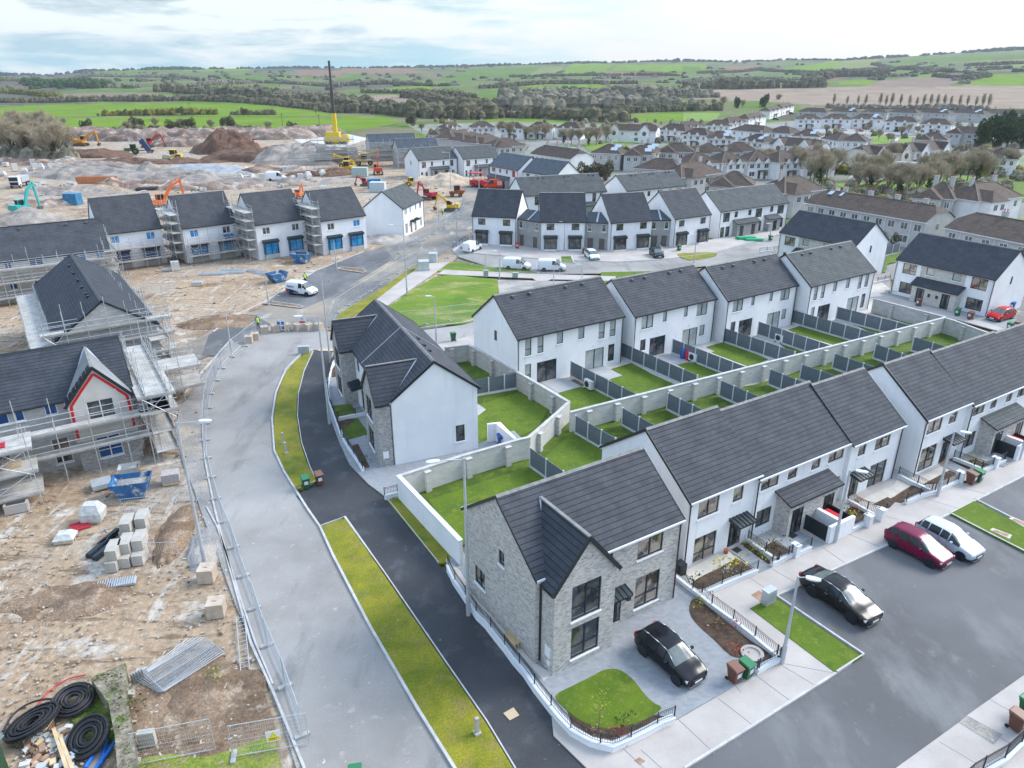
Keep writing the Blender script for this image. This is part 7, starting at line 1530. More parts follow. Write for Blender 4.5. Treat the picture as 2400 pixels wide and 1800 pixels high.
o = obj('valley_woodland', sp_, [mat('far_trees', (.095, .09, .065), (.17, .155, .12), .012, 1, spec=.1), LEAFD]); o['kind'] = 'stuff'
rnd.seed(31); m = MB()        # garden hedges and scrub that close the gaps between the estate houses
for i in range(1500):
    x, y = rnd.uniform(930, 2250), rnd.uniform(262, 455)
    if y > 300 and x < 1150 or y > 345 and x < 1420 or y > 400 and x < 1700: continue
    p = at(x, y); 
    if mn.noise(p*.03) < 0: continue
    k = rnd.uniform(1.2, 3.2); dome(m, p, k*.6, k, 0 if i % 4 else 1)
    for _ in range(10): q = p+V((rnd.gauss(0, 1), rnd.gauss(0, 1), k*.5)); twig(m, q, q+V((rnd.gauss(0, .6), rnd.gauss(0, .6), rnd.uniform(1, 3))), .06); m.m[-1] = 2
o = obj('estate_shrubbery', m, [BELT, LEAFG, TWIG]); o['kind'] = 'stuff'
# ------------------------------------------------------------------ the building site
STEEL = mat('scaffold_tube', (.40, .42, .43), (.52, .53, .53), 3, .45, metal=.3); BOARD = mat('scaffold_boards', (.38, .36, .325), (.50, .48, .45), 1.2, .9, fine=.1, fsc=9); WOOD = mat('raw_timber', (.50, .36, .20), (.62, .47, .29), 1.5, .9)
def scaffold(key, off, rz, Ln, W, lifts, label, sp=1.7, top=1.1, rails=True, dk=None):
    t0, q = HOUSES[key]; a = R(q[2]); p = V((q[0], q[1], q[7]))+Matrix.Rotation(a, 3, 'Z') @ V((off[0], off[1], 0))
    t = thing('scaffold', label, 'scaffold', p, a+R(rz), 'galvanised scaffolds round the unfinished houses'); n = max(1, round(Ln/sp)); H = lifts[-1]+top
    for i in range(n+1):
        for j, y in enumerate((0, W)):
            hh = H+rnd.uniform(-.3, 1.7); m = MB(); m.tube((0, 0, -.4), (0, 0, hh), .035, 5); obj('standard', m, STEEL, t, (Ln*i/n, y, 0))
    for k, z in enumerate(lifts):
        m = MB(); m.box((-.3, -.02, z), (Ln+.3, W+.02, z+.05)); m.box((-.3, -.06, z+.05), (Ln+.3, -.03, z+.24))
        for i in range(1, int(W/.24)): m.box((-.3, i*.24-.004, z+.051), (Ln+.3, i*.24+.004, z+.054), 1)
        obj('platform', m, [dk or BOARD, TRIM], t); r = MB()
        for y in (0, W):
            for dz in (-.06, .5, 1.0): r.tube((-.3, y, z+dz), (Ln+.3, y, z+dz), .028, 4)
        for i in range(n+1): r.tube((Ln*i/n, -.2, z-.1), (Ln*i/n, W+.2, z-.1), .028, 4)
        if 1: r.tube((0, -.05, z), (Ln/n, -.05, z+1.9 if k+1 < len(lifts) else z-2), .028, 4); r.tube((Ln, W+.05, z), (Ln-Ln/n, W+.05, z-2), .028, 4)
        obj('rails', r, STEEL, t)
    return t
for k, w in (('R2', 'between the first and second unfinished bay fronted houses'), ('R3', 'between the second and third unfinished bay fronted houses'), ('R4', 'between the third and last unfinished bay fronted houses')):
    scaffold(k, (-.35, -.4), 90, 8.6, 1.35, (1.5, 3.1, 4.7, 6.2, 7.6), 'tall narrow scaffold tower '+w, sp=2.2)
scaffold('R1', (-1.9, 0), 90, 8.5, 1.3, (2, 4, 6), 'scaffold against the left gable of the leftmost unfinished bay fronted house'); scaffold('R1', (0, -2.2), 0, 9.0, 1.2, (.9, 2.9), 'scaffold before the leftmost unfinished bay fronted house'); scaffold('R2', (0, -2.2), 0, 9.2, 1.2, (.9, 2.9), 'scaffold carrying the blue tub before the second unfinished house')
U2q = HOUSES['U2'][1]; A0q = HOUSES['A0'][1]; U3q = HOUSES['U3'][1]
scaffold('A0', (8, -1.9), 0, 17.2, 1.3, (.6, 2.6, 4.4), 'long scaffold along the blue windows of the left edge terrace'); scaffold('A0', (25.6, -1), 90, 10, 1.4, (1.8, 3.6, 5.2), 'scaffold ramp at the end gable of the left edge terrace')
scaffold('U2', (24.35+1.6, 9.4), 180, 26, 1.7, (1.6, 4.2), 'scaffold with a long pale walkway on the right of the vented roof', top=1.4); scaffold('U2', (0, -2.3), 0, 22, 1.9, (1.6, 4.2), 'scaffold with a wide walkway on the left of the vented roof', top=1.0)
scaffold('U2', (24.9, -1), 90, 11, 1.3, (.6, 2.4, 4.3, 5.9), 'scaffold across the block gable with the black bargeboards', top=1.6)
scaffold('U3', (14.6, -2.9), 0, 11.4, 1.2, (2.05, 3.9), 'front scaffold crossing the red taped gable', sp=2.4, top=1.2); scaffold('U3', (7.6, -3.6), 0, 6.2, 1.6, (1.9, 3.7), 'scaffold at the bottom left, left of the loading bay', sp=3.0)
scaffold('U3', (13.9, -5.2), 0, 3.4, 3.2, (.5, 2.3, 4.1), 'square loading bay scaffold with a red pallet on its top deck', sp=3.4, top=.6); scaffold('U3', (27.2, -3), 90, 12.5, 1.6, (.5, 2.2, 3.9, 5.5), 'stepped scaffold along the gable end right of the red tape', top=1.3)
scaffold('U3', (26.3, 8.2), 0, 5.2, 3.6, (1.0, 3.0), 'broad stacked scaffold decks behind the red taped house', top=1.4); scaffold('U3', (25.3, -3.2), 0, 2.2, 6.0, (3.9, 5.3), 'high corner scaffold platform right of the red taped gable', sp=2.2)
def hloc(key, x, y, z=0):
    q = HOUSES[key][1]; p = Matrix.Rotation(R(q[2]), 3, 'Z') @ V((x, y, 0)); return V((q[0]+p.x, q[1]+p.y, q[7]+z))
def pallet(p, rz, label, m=None, load=None, ld=(1.0, 1.0, .8), shape=0):
    t = thing('pallet', label, 'pallet', p, rz, 'pallets and loads on the site'); b = MB()
    for i in range(5): b.box((-.6, -.5+i*.22, .11), (.6, -.38+i*.22, .14))
    for y in (-.5, -.05, .4): b.box((-.6, y, 0), (.6, y+.1, .108))
    obj('deck', b, m or WOOD, t)
    if load:
        l = MB(); x, y, z = ld[0]/2, ld[1]/2, ld[2]
        if shape == 1: l.poly([(-x, -y, .15), (x, -y, .15), (x, y, .15), (-x, y, .15), (-x*1.1, -y*1.1, z*.6), (x*1.1, -y*1.1, z*.6), (x*1.1, y*1.1, z*.6), (-x*1.1, y*1.1, z*.6), (-x*.6, -y*.6, z+.15), (x*.7, -y*.6, z+.1), (x*.6, y*.6, z+.15), (-x*.7, y*.7, z+.1)], ((0, 1, 5, 4), (1, 2, 6, 5), (2, 3, 7, 6), (3, 0, 4, 7), (4, 5, 9, 8), (5, 6, 10, 9), (6, 7, 11, 10), (7, 4, 8, 11), (8, 9, 10, 11)))
        else:
            l.box((-x, -y, .142), (x, y, .142+z))
        obj('load', l, load, t)
    return t
WRAP = mat('shrink_wrap', (.42, .43, .42), (.60, .60, .58), 3, .35, bump=.4, bsc=8); REDP = mat('red_pallet', (.48, .03, .05), rough=.9); BRK = mat('stacked_brick', (.33, .29, .28), (.42, .38, .36), 6, .9); YEL = mat('yellow_strap', (.6, .5, .02))
pallet(hloc('U3', 15.4, -3.6, 4.16), R(33), 'empty red pallet on the top deck of the loading bay', REDP); pallet(hloc('U3', 16.0, -3.4, 2.36), R(33), 'plain wooden pallet on the middle deck of the loading bay')
pallet(PE([(1485, 1400)])[0], R(20), 'pallet of grey bricks near the tall lamp', load=BRK, ld=(1.25, 1.0, .75)); pallet(PE([(885, 1440)])[0], R(35), 'pallet covered by a metal lid left of the blue skip', load=GALV, ld=(1.4, 1.3, .35))
pallet(PF([(565, 175)])[0], R(8), 'wrapped pallet with yellow straps and black roll below', load=WRAP, ld=(1.35, 1.1, 1.25), shape=1); pallet(PF([(395, 295)])[0], R(12), 'small wrapped pallet with black bag', load=WRAP, ld=(1.2, 1.0, .5), shape=1); pallet(PF([(480, 215)])[0], R(40), 'red pallet lying beside the small wrapped one', REDP)
m = MB(); m.box((-.75, -.5, 0), (.75, .5, .15)); m.box((-.7, -.5, .15), (.7, -.4, .7)); m.box((-.7, .4, .15), (.7, .5, .7)); m.box((-.75, -.4, .15), (-.62, .4, .7)); m.box((.62, -.4, .15), (.75, .4, .7)); tag(obj('stone_trough', m, CONC, None, PF([(108, 115)])[0], R(25)), 'pale open concrete trough beside the bottom left scaffold', 'trough')
pallet(PD([(1520, 860)])[0], R(30), 'pallet of white pipes standing by the steps', load=WRAP, ld=(1.2, 1.0, 1.3)); pallet(PD([(1710, 990)])[0], R(10), 'pallet of grey channels on the open dirt', load=GALV, ld=(1.4, .8, .4)); pallet(PD([(1570, 1010)])[0], R(-20), 'light pallet leaning on the dirt')
for i, (x, y) in enumerate(((40, 1080), (75, 1060), (100, 1110), (160, 1120), (230, 1100), (270, 1110), (330, 1090), (380, 1070), (450, 1060), (20, 1140), (215, 1070), (1560, 1180), (1600, 1170), (1640, 1170), (1700, 1180), (1900, 1170), (1950, 1170), (2000, 1165), (1850, 1110), (2090, 1140))):
    pallet(PA([(x, y)])[0], R(i*23 % 50), '%s pallet of wrapped blocks from the left %s' % (ORD[i % 11], 'under the thicket' if i < 11 else 'by the long white van'), load=BLOCK_W if i % 2 else WRAP, ld=(1.6, 1.4, 1.3+.5*(i % 3)), shape=i % 2)
def conc_block(p, rz, label, s=.75):
    m = MB(); m.box((-.5*s, -.5*s, 0), (.5*s, .5*s, s)); m.box((-.1, -.06, s), (.1, .06, s+.06)); o = tag(obj('concrete_block', m, mat('tan_concrete', (.42, .34, .26), (.52, .43, .34), 2, .95, fine=.1), None, p, rz), label, 'concrete block', 'cast concrete barrier blocks'); return o
for i, (x, y) in enumerate(((310, 1485), (365, 1460), (445, 1400), (540, 1390), (635, 1380), (735, 1378), (825, 1378), (915, 1375))): conc_block(PG([(x, y)])[0], R(10+i*7), '%s tan concrete block from the left in the road block line' % ORD[i], .85)
conc_block(PF([(1245, 530)])[0], R(5), 'tan concrete block at the foot of the tall street lamp', .95); conc_block(PF([(1300, 735)])[0], R(10), 'lone tan concrete block on the grey hardcore', .95)
MESHW = GALV
def heras_proto():
    t = thing('mesh_fence_panel', '', 'fence panel'); w, h = 3.4, 2.0; m = MB()
    m.path([(0, 0, .1), (0, 0, h), (w, 0, h), (w, 0, .1)], .021, 5, closed=True); m.tube((0, 0, 1.05), (w, 0, 1.05), .01, 4); obj('frame', m, GALV, t)
    m = MB()
    for i in range(1, 34): m.box((w*i/34-.0028, -.003, .1), (w*i/34+.0028, .003, h))
    for k in range(1, 8): m.box((0, -.003, .1+.24*k-.003), (w, .003, .1+.24*k+.003))
    obj('mesh_infill', m, GALV, t); m = MB(); m.box((-.11, -.36, -.02), (.11, .36, .13)); obj('foot', m, mat('fence_foot', (.30, .30, .295), (.42, .42, .41), 2), t); return Proto(t)
HP = heras_proto()
def heras(pts, what, jig=.08):
    q = [V((p.x, p.y, 0)) for p in pts]; i = 0; d = 0; a = q[0]; seg = 0; cur = q[0]
    path = q; tot = sum((b-a_).length for a_, b in zip(q, q[1:])); n = max(1, round(tot/3.45))
    def pos(s):
        for a_, b in zip(path, path[1:]):
            l = (b-a_).length
            if s <= l: return a_+(b-a_)*(s/l)
            s -= l
        return path[-1]
    for i in range(n):
        p, r = pos(tot*i/n), pos(tot*(i+1)/n); HP((p.x, p.y, .03), atan2(r.y-p.y, r.x-p.x)+rnd.uniform(-jig, jig)*.3, '%s %s' % (ORD[i], what), 'galvanised mesh fence panels')
heras(PO([(653, 1590), (615, 1480), (575, 1390), (545, 1300), (512, 1200), (472, 1100), (448, 1000), (443, 930), (455, 850), (485, 785), (530, 748)], .05), 'mesh panel up the left edge of the dusty road')
heras(PO([(530, 748), (560, 722), (625, 714), (692, 716)], .05), 'mesh panel across the closed road'); heras(PG([(1010, 1380), (1060, 1240), (1200, 1140), (1380, 1030), (1600, 885), (1760, 805)]), 'mesh panel from the near end along the park verge')
heras(PG([(1600, 720), (1720, 640), (1860, 580), (2000, 490), (2130, 400), (2160, 300)]), 'mesh panel from the near end before the lone white house'); heras(PH([(-100, 800), (90, 860), (260, 900), (500, 960), (780, 960), (1140, 975)]), 'mesh panel from the left before the white vans'); heras(P4([(1000, 480), (1270, 455), (1730, 390), (1935, 360)]), 'mesh panel along the lower edge of the park lawn')
heras(PF([(820, 1648), (1050, 1500), (1300, 1560)]), 'leaning mesh panel at the bottom edge'); heras(PF([(1400, 1600), (1560, 1570)]), 'mesh panel carrying the yellow notice')
# stack of fence panels lying flat, ladder, crowd barriers
for i in range(5): HP((0, 0, 0), 0, '%s mesh panel up in the stack lying on the dirt' % ORD[i], 'mesh panels stacked flat'); o = [x for x in COL.objects if x.get('group') == 'mesh panels stacked flat'][-1]; p = PF([(800+i*18, 1132-i*3)])[0]; o.location = (p.x, p.y, .12+i*.06); o.rotation_euler = (R(90), 0, R(62-i*2.5))
m = MB(); [m.tube((x, 0, .05), (x, 4.4, .15), .03, 5) for x in (0, .45)]; [m.tube((0, .25+k*.33, .07+k*.01), (.45, .25+k*.33, .07+k*.01), .018, 4) for k in range(13)]; tag(obj('ladder', m, GALV, None, PF([(1440, 1085)])[0], R(22)), 'aluminium ladder lying beside the kerb', 'ladder')
bm_ = MB(); bm_.path([(0, 0, .15), (0, 0, 1.1), (2.3, 0, 1.1), (2.3, 0, .15)], .02, 5, closed=True); [bm_.tube((2.3*k/16, 0, .15), (2.3*k/16, 0, 1.1), .008, 4) for k in range(1, 16)]; [bm_.box((x-.03, -.3, 0), (x+.03, .3, .04)) for x in (.4, 1.9)]; bme = bm_.mesh('crowd_barrier', GALV)
for (x, y), r, l in (((850, 400), 5, 'crowd barrier right of the cast block stack'), ((1020, 65), 8, 'crowd barrier hung with red tape behind the trench'), ((735, 130), 12, 'crowd barrier behind the wrapped pallet'), ((600, 250), 40, 'crowd barrier leaning by the dark channels'), ((800, 180), -35, 'crowd barrier leaning over the cast block stack')): tag(link('crowd_barrier', bme, None, PF([(x, y)])[0], R(r)), l, 'barrier', 'steel crowd barriers')
m = MB(); m.box((-1.1, -.35, 0), (1.1, .35, .12)); [m.box((-1.1+k*.14, -.4, .12), (-1.05+k*.14, .4, .2)) for k in range(16)]; tag(obj('grating', m, GALV, None, PF([(700, 560)])[0], R(18)), 'galvanised grating lying on the dirt', 'grating')
CAST = mat('cast_concrete', (.37, .345, .30), (.46, .435, .39), 1.5, .95, fine=.1)
for i, (x, y, z) in enumerate(((690, 450, 0), (765, 425, 0), (845, 410, 0), (690, 380, .75), (765, 340, .75), (845, 320, .75), (770, 270, 0), (855, 250, 0), (770, 220, .75), (860, 190, .75))):
    m = MB(); m.prism([(-.35, -.7), (.3, -.7), (.38, 0), (.3, .7), (-.35, .7), (-.4, 0)], 0, .72); p = PF([(x, y)], z)[0]; tag(obj('cast_block', m, CAST, None, p, R(12)), '%s pale cast block in the stack by the trench, counted from the front' % ORD[i], 'concrete block', 'pale cast blocks in a stack')
for i, (x, y) in enumerate(((590, 355), (625, 370), (655, 290))): m = MB(); m.box((-.2, -.9, 0), (.2, .9, .25)); m.box((-.15, -.9, .25), (.15, .9, .32)); tag(obj('dark_channel', m, ZINC, None, PF([(x, y)])[0], R(-12)), '%s dark metal channel left of the cast blocks' % ORD[i], 'channel', 'dark channels')
def skip(p, rz, label, s=1.0, m=None):
    t = thing('skip', label, 'skip', p, rz, 'blue site skips', s); b = MB(); k = m or mat('skip_blue', (.012, .085, .22), (.03, .14, .32), 2, .55, patches=((1.5, .56, .62, (.45, .45, .43)),))
    b.poly([(-.7, -.7, 0), (.7, -.7, 0), (.7, .7, 0), (-.7, .7, 0), (-1.3, -.8, 1.15), (1.1, -.8, 1.15), (1.1, .8, 1.15), (-1.3, .8, 1.15), (-1.25, -.76, 1.15), (1.05, -.76, 1.15), (1.05, .76, 1.15), (-1.25, .76, 1.15), (-1.0, -.7, .75), (.9, -.7, .75), (.9, .7, .75), (-1.0, .7, .75)], ((0, 3, 2, 1), (0, 1, 5, 4), (1, 2, 6, 5), (2, 3, 7, 6), (3, 0, 4, 7), (4, 5, 9, 8), (5, 6, 10, 9), (6, 7, 11, 10), (7, 4, 8, 11), (8, 9, 13, 12), (9, 10, 14, 13), (10, 11, 15, 14), (11, 8, 12, 15), (12, 13, 14, 15))); obj('body', b, k, t)
    f = MB(); f.poly([(-1, -.7, .8), (.9, -.7, .78), (.9, .7, .82), (-1, .7, .8), (0, 0, 1.0)], ((0, 1, 4), (1, 2, 4), (2, 3, 4), (3, 0, 4))); obj('rubble', f, GRAVEL, t)
skip(PE([(1170, 1500)])[0], R(15), 'blue tipping skip splashed with mortar', 1.15); skip(PE([(1135, 1330)])[0], R(20), 'small pale skip behind the blue one', .65, GALV); skip(PG([(770, 790)])[0], R(-10), 'blue skip before the third unfinished bay fronted house', 1.3); skip(PG([(560, 955)])[0], R(50), 'blue skip with ribbed side behind the livery van', 1.2); skip(hloc('R2', 6.9, -1.6, 2.95), R(38), 'blue mortar tub on the scaffold platform', .7)
# container, tank and other boxes
def boxthing(name, P, sz, rz, m, label, cat, lid=None):
    t = thing(name, label, cat, P[0] if isinstance(P, list) else P, R(rz)); b = MB(); x, y, z = sz; b.box((-x/2, -y/2, .08), (x/2, y/2, z)); [b.box((-x/2+x*k/8-.03, -y/2-.03, .12), (-x/2+x*k/8+.03, -y/2, z-.1)) for k in range(9)]; obj('body', b, m, t)
    b = MB(); b.box((-x/2-.03, -y/2-.03, z), (x/2+.03, y/2+.03, z+.08)); b.box((-x/2, -y/2, 0), (x/2, y/2, .078)); obj('rim', b, lid or m, t); return t
BLUEC = mat('container_blue', (.02, .13, .27), (.04, .2, .35), 1, .5); TANK = mat('translucent_tank', (.45, .50, .48), (.55, .6, .58), 1, .5)
boxthing('storage_container', PD([(640, 290)]), (3.4, 2.2, 2.5), -8, BLUEC, 'blue storage container with two doors behind the leftmost roof', 'container'); boxthing('storage_container', PG([(1390, 150)]), (3.2, 2.2, 2.4), 20, BLUEC, 'blue storage box beside the pale cabin', 'container'); boxthing('site_cabin', PG([(1425, 180)]), (4.0, 2.4, 2.4), -5, mat('pale_cabin', (.45, .52, .54)), 'pale blue cabin behind the lone white house', 'cabin'); boxthing('site_cabin', PG([(1270, 50)]), (4.6, 2.4, 2.6), 0, mat('sage_cabin', (.36, .44, .40)), 'sage green cabin near the orange machines', 'cabin')
boxthing('water_tank', PG([(1820, 860)]), (1.6, 1.6, 1.5), 10, TANK, 'pale round cornered tank beside the crouching worker', 'tank', GALV); boxthing('water_tank', PG([(1900, 790)]), (1.3, 1.3, 1.5), 0, TANK, 'caged water tank at the head of the park path', 'tank', GALV); boxthing('utility_cabinet', P6([(968, 1385)], .1), (.75, .45, .95), 32, GALV, 'grey metal cabinet at the tip of the grass strip', 'cabinet'); boxthing('utility_cabinet', PJ([(452, 495)]), (1.2, .4, .85), 5, GALV, 'grey cabinet at the top end of the bend verge', 'cabinet'); boxthing('utility_cabinet', PH([(328, 990)], .1), (.7, .4, .95), 0, GALV, 'left grey cabinet on the park path', 'cabinet'); boxthing('utility_cabinet', PH([(580, 995)], .1), (.8, .4, .7), 0, mat('sage_cabin', (.36, .44, .40)), 'green grey cabinet on the park path', 'cabinet')
def bollard(P, label, h=1.0): m = MB(); m.box((-.09, -.09, 0), (.09, .09, h)); m.box((-.16, -.16, 0), (.16, .16, .12)); tag(obj('bollard', m, CAST, None, P[0], R(30)), label, 'bollard')
bollard(PK([(142, 1490)], .1), 'white marker post on the lower verge'); bollard(PJ([(335, 1140)], .1), 'pale water marker post on the bend verge, taller one'); bollard(PJ([(315, 1075)], .1), 'pale water marker post on the bend verge, upper one')
S_('tactile_patch', PK([(268, 1395), (318, 1366), (347, 1405), (300, 1430)], .03), .03, SANDC); S_('tactile_patch', PJ([(540, 478), (548, 462), (655, 462), (655, 480)], .03), .03, SANDC)
# ------------------------------------------------------------------ machines
def exc(p, rz, col, label, s=1.0, boom=(2.4, 3.4, 4.6, .6), name='excavator', dark=False):
    """tracked excavator: undercarriage, cab, boom, arm and bucket"""
    t = thing(name, label, 'excavator', p, rz, 'tracked excavators on the site', s); c = mat('machine_%02d%02d%02d' % tuple(int(x*99) for x in col), col, rough=.45)
    for y in (-1.25, 1.25):
        m = MB(); m.prism([(-2, .25), (-1.6, 0), (1.6, 0), (2, .25), (2, .6), (1.6, .85), (-1.6, .85), (-2, .6)], -.28, .28, M=Matrix.Translation((0, y, 0)) @ Matrix.Rotation(pi/2, 4, 'X')); obj('track', m, mat('track_steel', (.11, .09, .07), rough=.8), t)
    m = MB(); m.box((-2.2, -1.3, 1.1), (1.2, 1.3, 1.9)); m.box((-2.3, -1.25, 1.2), (-1.0, 1.25, 2.2)); m.tube((0, 0, .6), (0, 0, 1.1), .7, 10); obj('body', m, c, t)
    m = MB(); m.box((-.3, .35, 1.9), (1.2, 1.25, 3.0), 0); m.box((-.35, .3, 3.0), (1.25, 1.3, 3.1), 1); [m.box((x, y, 1.9), (x+.07, y+.07, 3.0), 1) for x in (-.32, 1.16) for y in (.32, 1.22)]; obj('cab', m, [CGL, c], t)
    x1, z1, x2, z2 = boom; A = V((1.0, 0, 1.7)); B = V((1+(x2-1)*.42, 0, z1*.8+1)); C_ = V((x2, 0, z1+1.1)); D_ = V((x2+z2, 0, .9))
    m = MB(); m.bar(A, B, .36, .62); m.bar(B, C_, .34, .46); m.tube(B+V((0, 0, .45)), C_+V((-.4, 0, .6)), .1, 6); m.tube((.9, 0, 1.4), (B.x-.2, 0, B.z-.6), .1, 6); obj('boom', m, c, t); m = MB(); m.bar(C_+V((-.35, 0, .35)), D_, .28, .4); obj('arm', m, c, t)
    m = MB(); m.prism([(0, .1), (.5, .1), (.3, -.75), (-.35, -.9), (-.6, -.3)], -.5, .5, M=Matrix.Translation(D_) @ Matrix.Rotation(pi/2, 4, 'X')); obj('bucket', m, mat('track_steel', (.11, .09, .07)), t)
OR, YE, TE, RE = (.58, .12, .01), (.62, .38, .01), (.02, .34, .31), (.45, .02, .02)
exc(PD([(200, 375)], 0)[0], R(75), TE, 'teal excavator on the grey heap at the left, boom raised', 1.0, (2.2, 5.0, 4.6, .2)); exc(PD([(1390, 330)])[0], R(45), OR, 'orange excavator with raised boom behind the first two dark roofs', 1.05, (2.6, 4.6, 5.4, .3)); exc(PA([(530, 945)])[0], R(0), (.62, .26, .01), 'yellow orange excavator under the quarry face', 1.3, (2.6, 3.2, 5.6, .3))
exc(PA([(960, 955)])[0], R(10), RE, 'red armed excavator behind the raised tipping trailer', 1.2, (2.6, 3.0, 5.0, .8)); exc(PB([(240, 1130)])[0], R(100), (.55, .06, .01), 'red orange excavator with upright boom near the sage cabin', 1.0, (1.8, 4.4, 2.6, .5)); exc(PQ([(250, 960)])[0], R(140), (.35, .01, .03), 'red and dark mini digger with folded boom near the blue box', .85, (2.4, 3.2, 4.6, .6))
exc(PQ([(485, 1080)])[0], R(165), YE, 'yellow mini digger by the curved block wall', .8, (2.4, 3.2, 4.4, .8)); exc(PG([(740, 240)])[0], R(80), OR, 'orange arm and digger showing above the third dark roof', .7, (2.2, 3.4, 3.6, .5)); exc(PG([(1320, 130)])[0], R(170), RE, 'small red digger left of the blue storage box', .7, (2.4, 2.4, 3.8, .6))
def wheeled(p, rz, kind, label, cat, name, s=1.0, col=YE):
    t = thing(name, label, cat, p, rz, None, s); c = mat('machine_%02d%02d%02d' % tuple(int(x*99) for x in col), col, rough=.45); m = MB(); w = []
    cab = MB(); cab.box((-.75, -.75, 1.5), (.7, .75, 2.7), 0); cab.box((-.85, -.82, 2.7), (.8, .82, 2.82), 1); [cab.box((x, y, 1.5), (x+.08, y+.08, 2.7), 1) for x in (-.78, .64) for y in (-.78, .7)]
    if kind == 'tractor': m.box((.6, -.45, .9), (2.4, .45, 1.75)); m.box((-.9, -.5, .8), (.6, .5, 1.5)); w = [(-.5, .9, .85), (1.9, .8, .6)]
    elif kind == 'roller': m.box((-2.2, -.8, .8), (.2, .8, 1.7)); m.box((.7, -1.05, .7), (2.6, -.9, 1.1)); m.box((.7, .9, .7), (2.6, 1.05, 1.1)); m.lathe([(.001, -.9), (.8, -.9), (.8, .9), (.001, .9)], 18, 2, M=Matrix.Translation((2.0, 0, .8)) @ Matrix.Rotation(pi/2, 4, 'X')); w = [(-1.4, .9, .8)]
    elif kind == 'telehandler': m.box((-2, -.9, .7), (1.8, .9, 1.3)); m.bar((-2, .3, 1.7), (3.6, .3, 3.4), .4, .45); m.box((3.4, -.2, 2.6), (3.7, .8, 3.6)); w = [(-1.4, 1.0, .6), (1.4, 1.0, .6)]
    elif kind == 'dumper': m.box((-2, -.7, .7), (0, .7, 1.3)); m.poly([(0, -.9, .8), (1.6, -.9, .8), (1.6, .9, .8), (0, .9, .8), (-.3, -1, 1.7), (2.2, -1, 1.6), (2.2, 1, 1.6), (-.3, 1, 1.7)], ((0, 3, 2, 1), (0, 1, 5, 4), (1, 2, 6, 5), (2, 3, 7, 6), (3, 0, 4, 7), (4, 5, 6, 7))); w = [(-1.3, .8, .5), (.8, .9, .5)]
    elif kind == 'paver': m.box((-2, -1.2, .5), (1.2, 1.2, 1.6)); m.poly([(1.2, -1.6, .5), (3.2, -1.6, .5), (3.2, 1.6, .5), (1.2, 1.6, .5), (1.2, -1.6, 1.8), (3.4, -1.7, 1.3), (3.4, 1.7, 1.3), (1.2, 1.6, 1.8)], ((0, 1, 5, 4), (1, 2, 6, 5), (2, 3, 7, 6), (3, 0, 4, 7), (4, 5, 6, 7))); m.box((-2.2, -1.3, 3.2), (1.2, 1.3, 3.35)); [m.box((x, y, 1.6), (x+.07, y+.07, 3.2), 3) for x in (-2, 1) for y in (-1.2, 1.1)]; cab = None; w = [(-1, 1.1, .5), (.6, 1.1, .5)]
    elif kind == 'truck': m.box((-6, -1.15, .9), (-.3, 1.15, 1.15), 3); m.poly([(-5.8, -1.2, 1.2), (-.6, -1.2, 1.2), (-.6, 1.2, 1.2), (-5.8, 1.2, 1.2), (-6, -1.25, 2.7), (-.5, -1.25, 2.7), (-.5, 1.25, 2.7), (-6, 1.25, 2.7)], ((0, 1, 5, 4), (1, 2, 6, 5), (2, 3, 7, 6), (3, 0, 4, 7), (4, 5, 6, 7)), 2); m.box((-.2, -1.2, .7), (1.7, 1.2, 3.1)); cab = MB(); cab.box((1.66, -1.08, 1.9), (1.73, 1.08, 2.85), 0); cab.box((1.7, -1.0, .8), (1.76, 1.0, 1.6), 0); w = [(.9, 1.05, .52), (-4.0, 1.05, .52), (-5.2, 1.05, .52)]
    obj('body', m, [c, c, GALV, TRIM], t)
    if cab: obj('cab', cab, [CGL, c], t)
    for x, y, r in w:
        for s_ in (-1, 1):
            k = MB(); k.lathe([(.001, -.22), (r*.9, -.24), (r, -.15), (r, .15), (r*.9, .24), (.001, .22)], 14, M=Matrix.Translation((x, s_*y, r)) @ Matrix.Rotation(pi/2, 4, 'X')); k.lathe([(.001, -.26), (r*.5, -.25), (r*.5, .25), (.001, .26)], 10, 1, M=Matrix.Translation((x, s_*y, r)) @ Matrix.Rotation(pi/2, 4, 'X')); obj('wheel', k, [RUB, c], t)
    return t
GN = (.05, .17, .04)
wheeled(PA([(870, 1000)])[0], R(200), 'tractor', 'green tractor pulling the raised blue tipping trailer', 'tractor', 'tractor', 1.35, GN); wheeled(PA([(1630, 960)])[0], R(-20), 'tractor', 'red tractor right of the brown spoil heap', 'tractor', 'tractor', 1.3, RE); wheeled(PA([(1560, 930)])[0], R(0), 'tractor', 'blue tractor half behind the brown spoil heap', 'tractor', 'tractor', 1.2, (.02, .1, .2))
wheeled(PA([(1130, 1040)])[0], R(182), 'roller', 'yellow road roller on the haul track', 'road roller', 'road_roller', 1.35, (.62, .48, .06)); wheeled(PQ([(60, 820)])[0], R(30), 'roller', 'small yellow and black roller left of the sand heap', 'road roller', 'road_roller', .8)
wheeled(PA([(115, 1215)])[0], R(-78), 'truck', 'white tipper truck behind the teal excavator', 'truck', 'tipper_truck', 1.0, (.6, .62, .64)); wheeled(PA([(2115, 1000)])[0], R(-75), 'truck', 'white lorry below the yellow crane', 'truck', 'tipper_truck', 1.0, (.6, .62, .64)); wheeled(PB([(150, 1070)])[0], R(15), 'telehandler', 'yellow telehandler with raised boom near the scaffolds', 'telehandler', 'telehandler', 1.4); wheeled(PB([(40, 1085)])[0], R(175), 'telehandler', 'yellow telehandler left of another, boom lowered', 'telehandler', 'telehandler', 1.2)
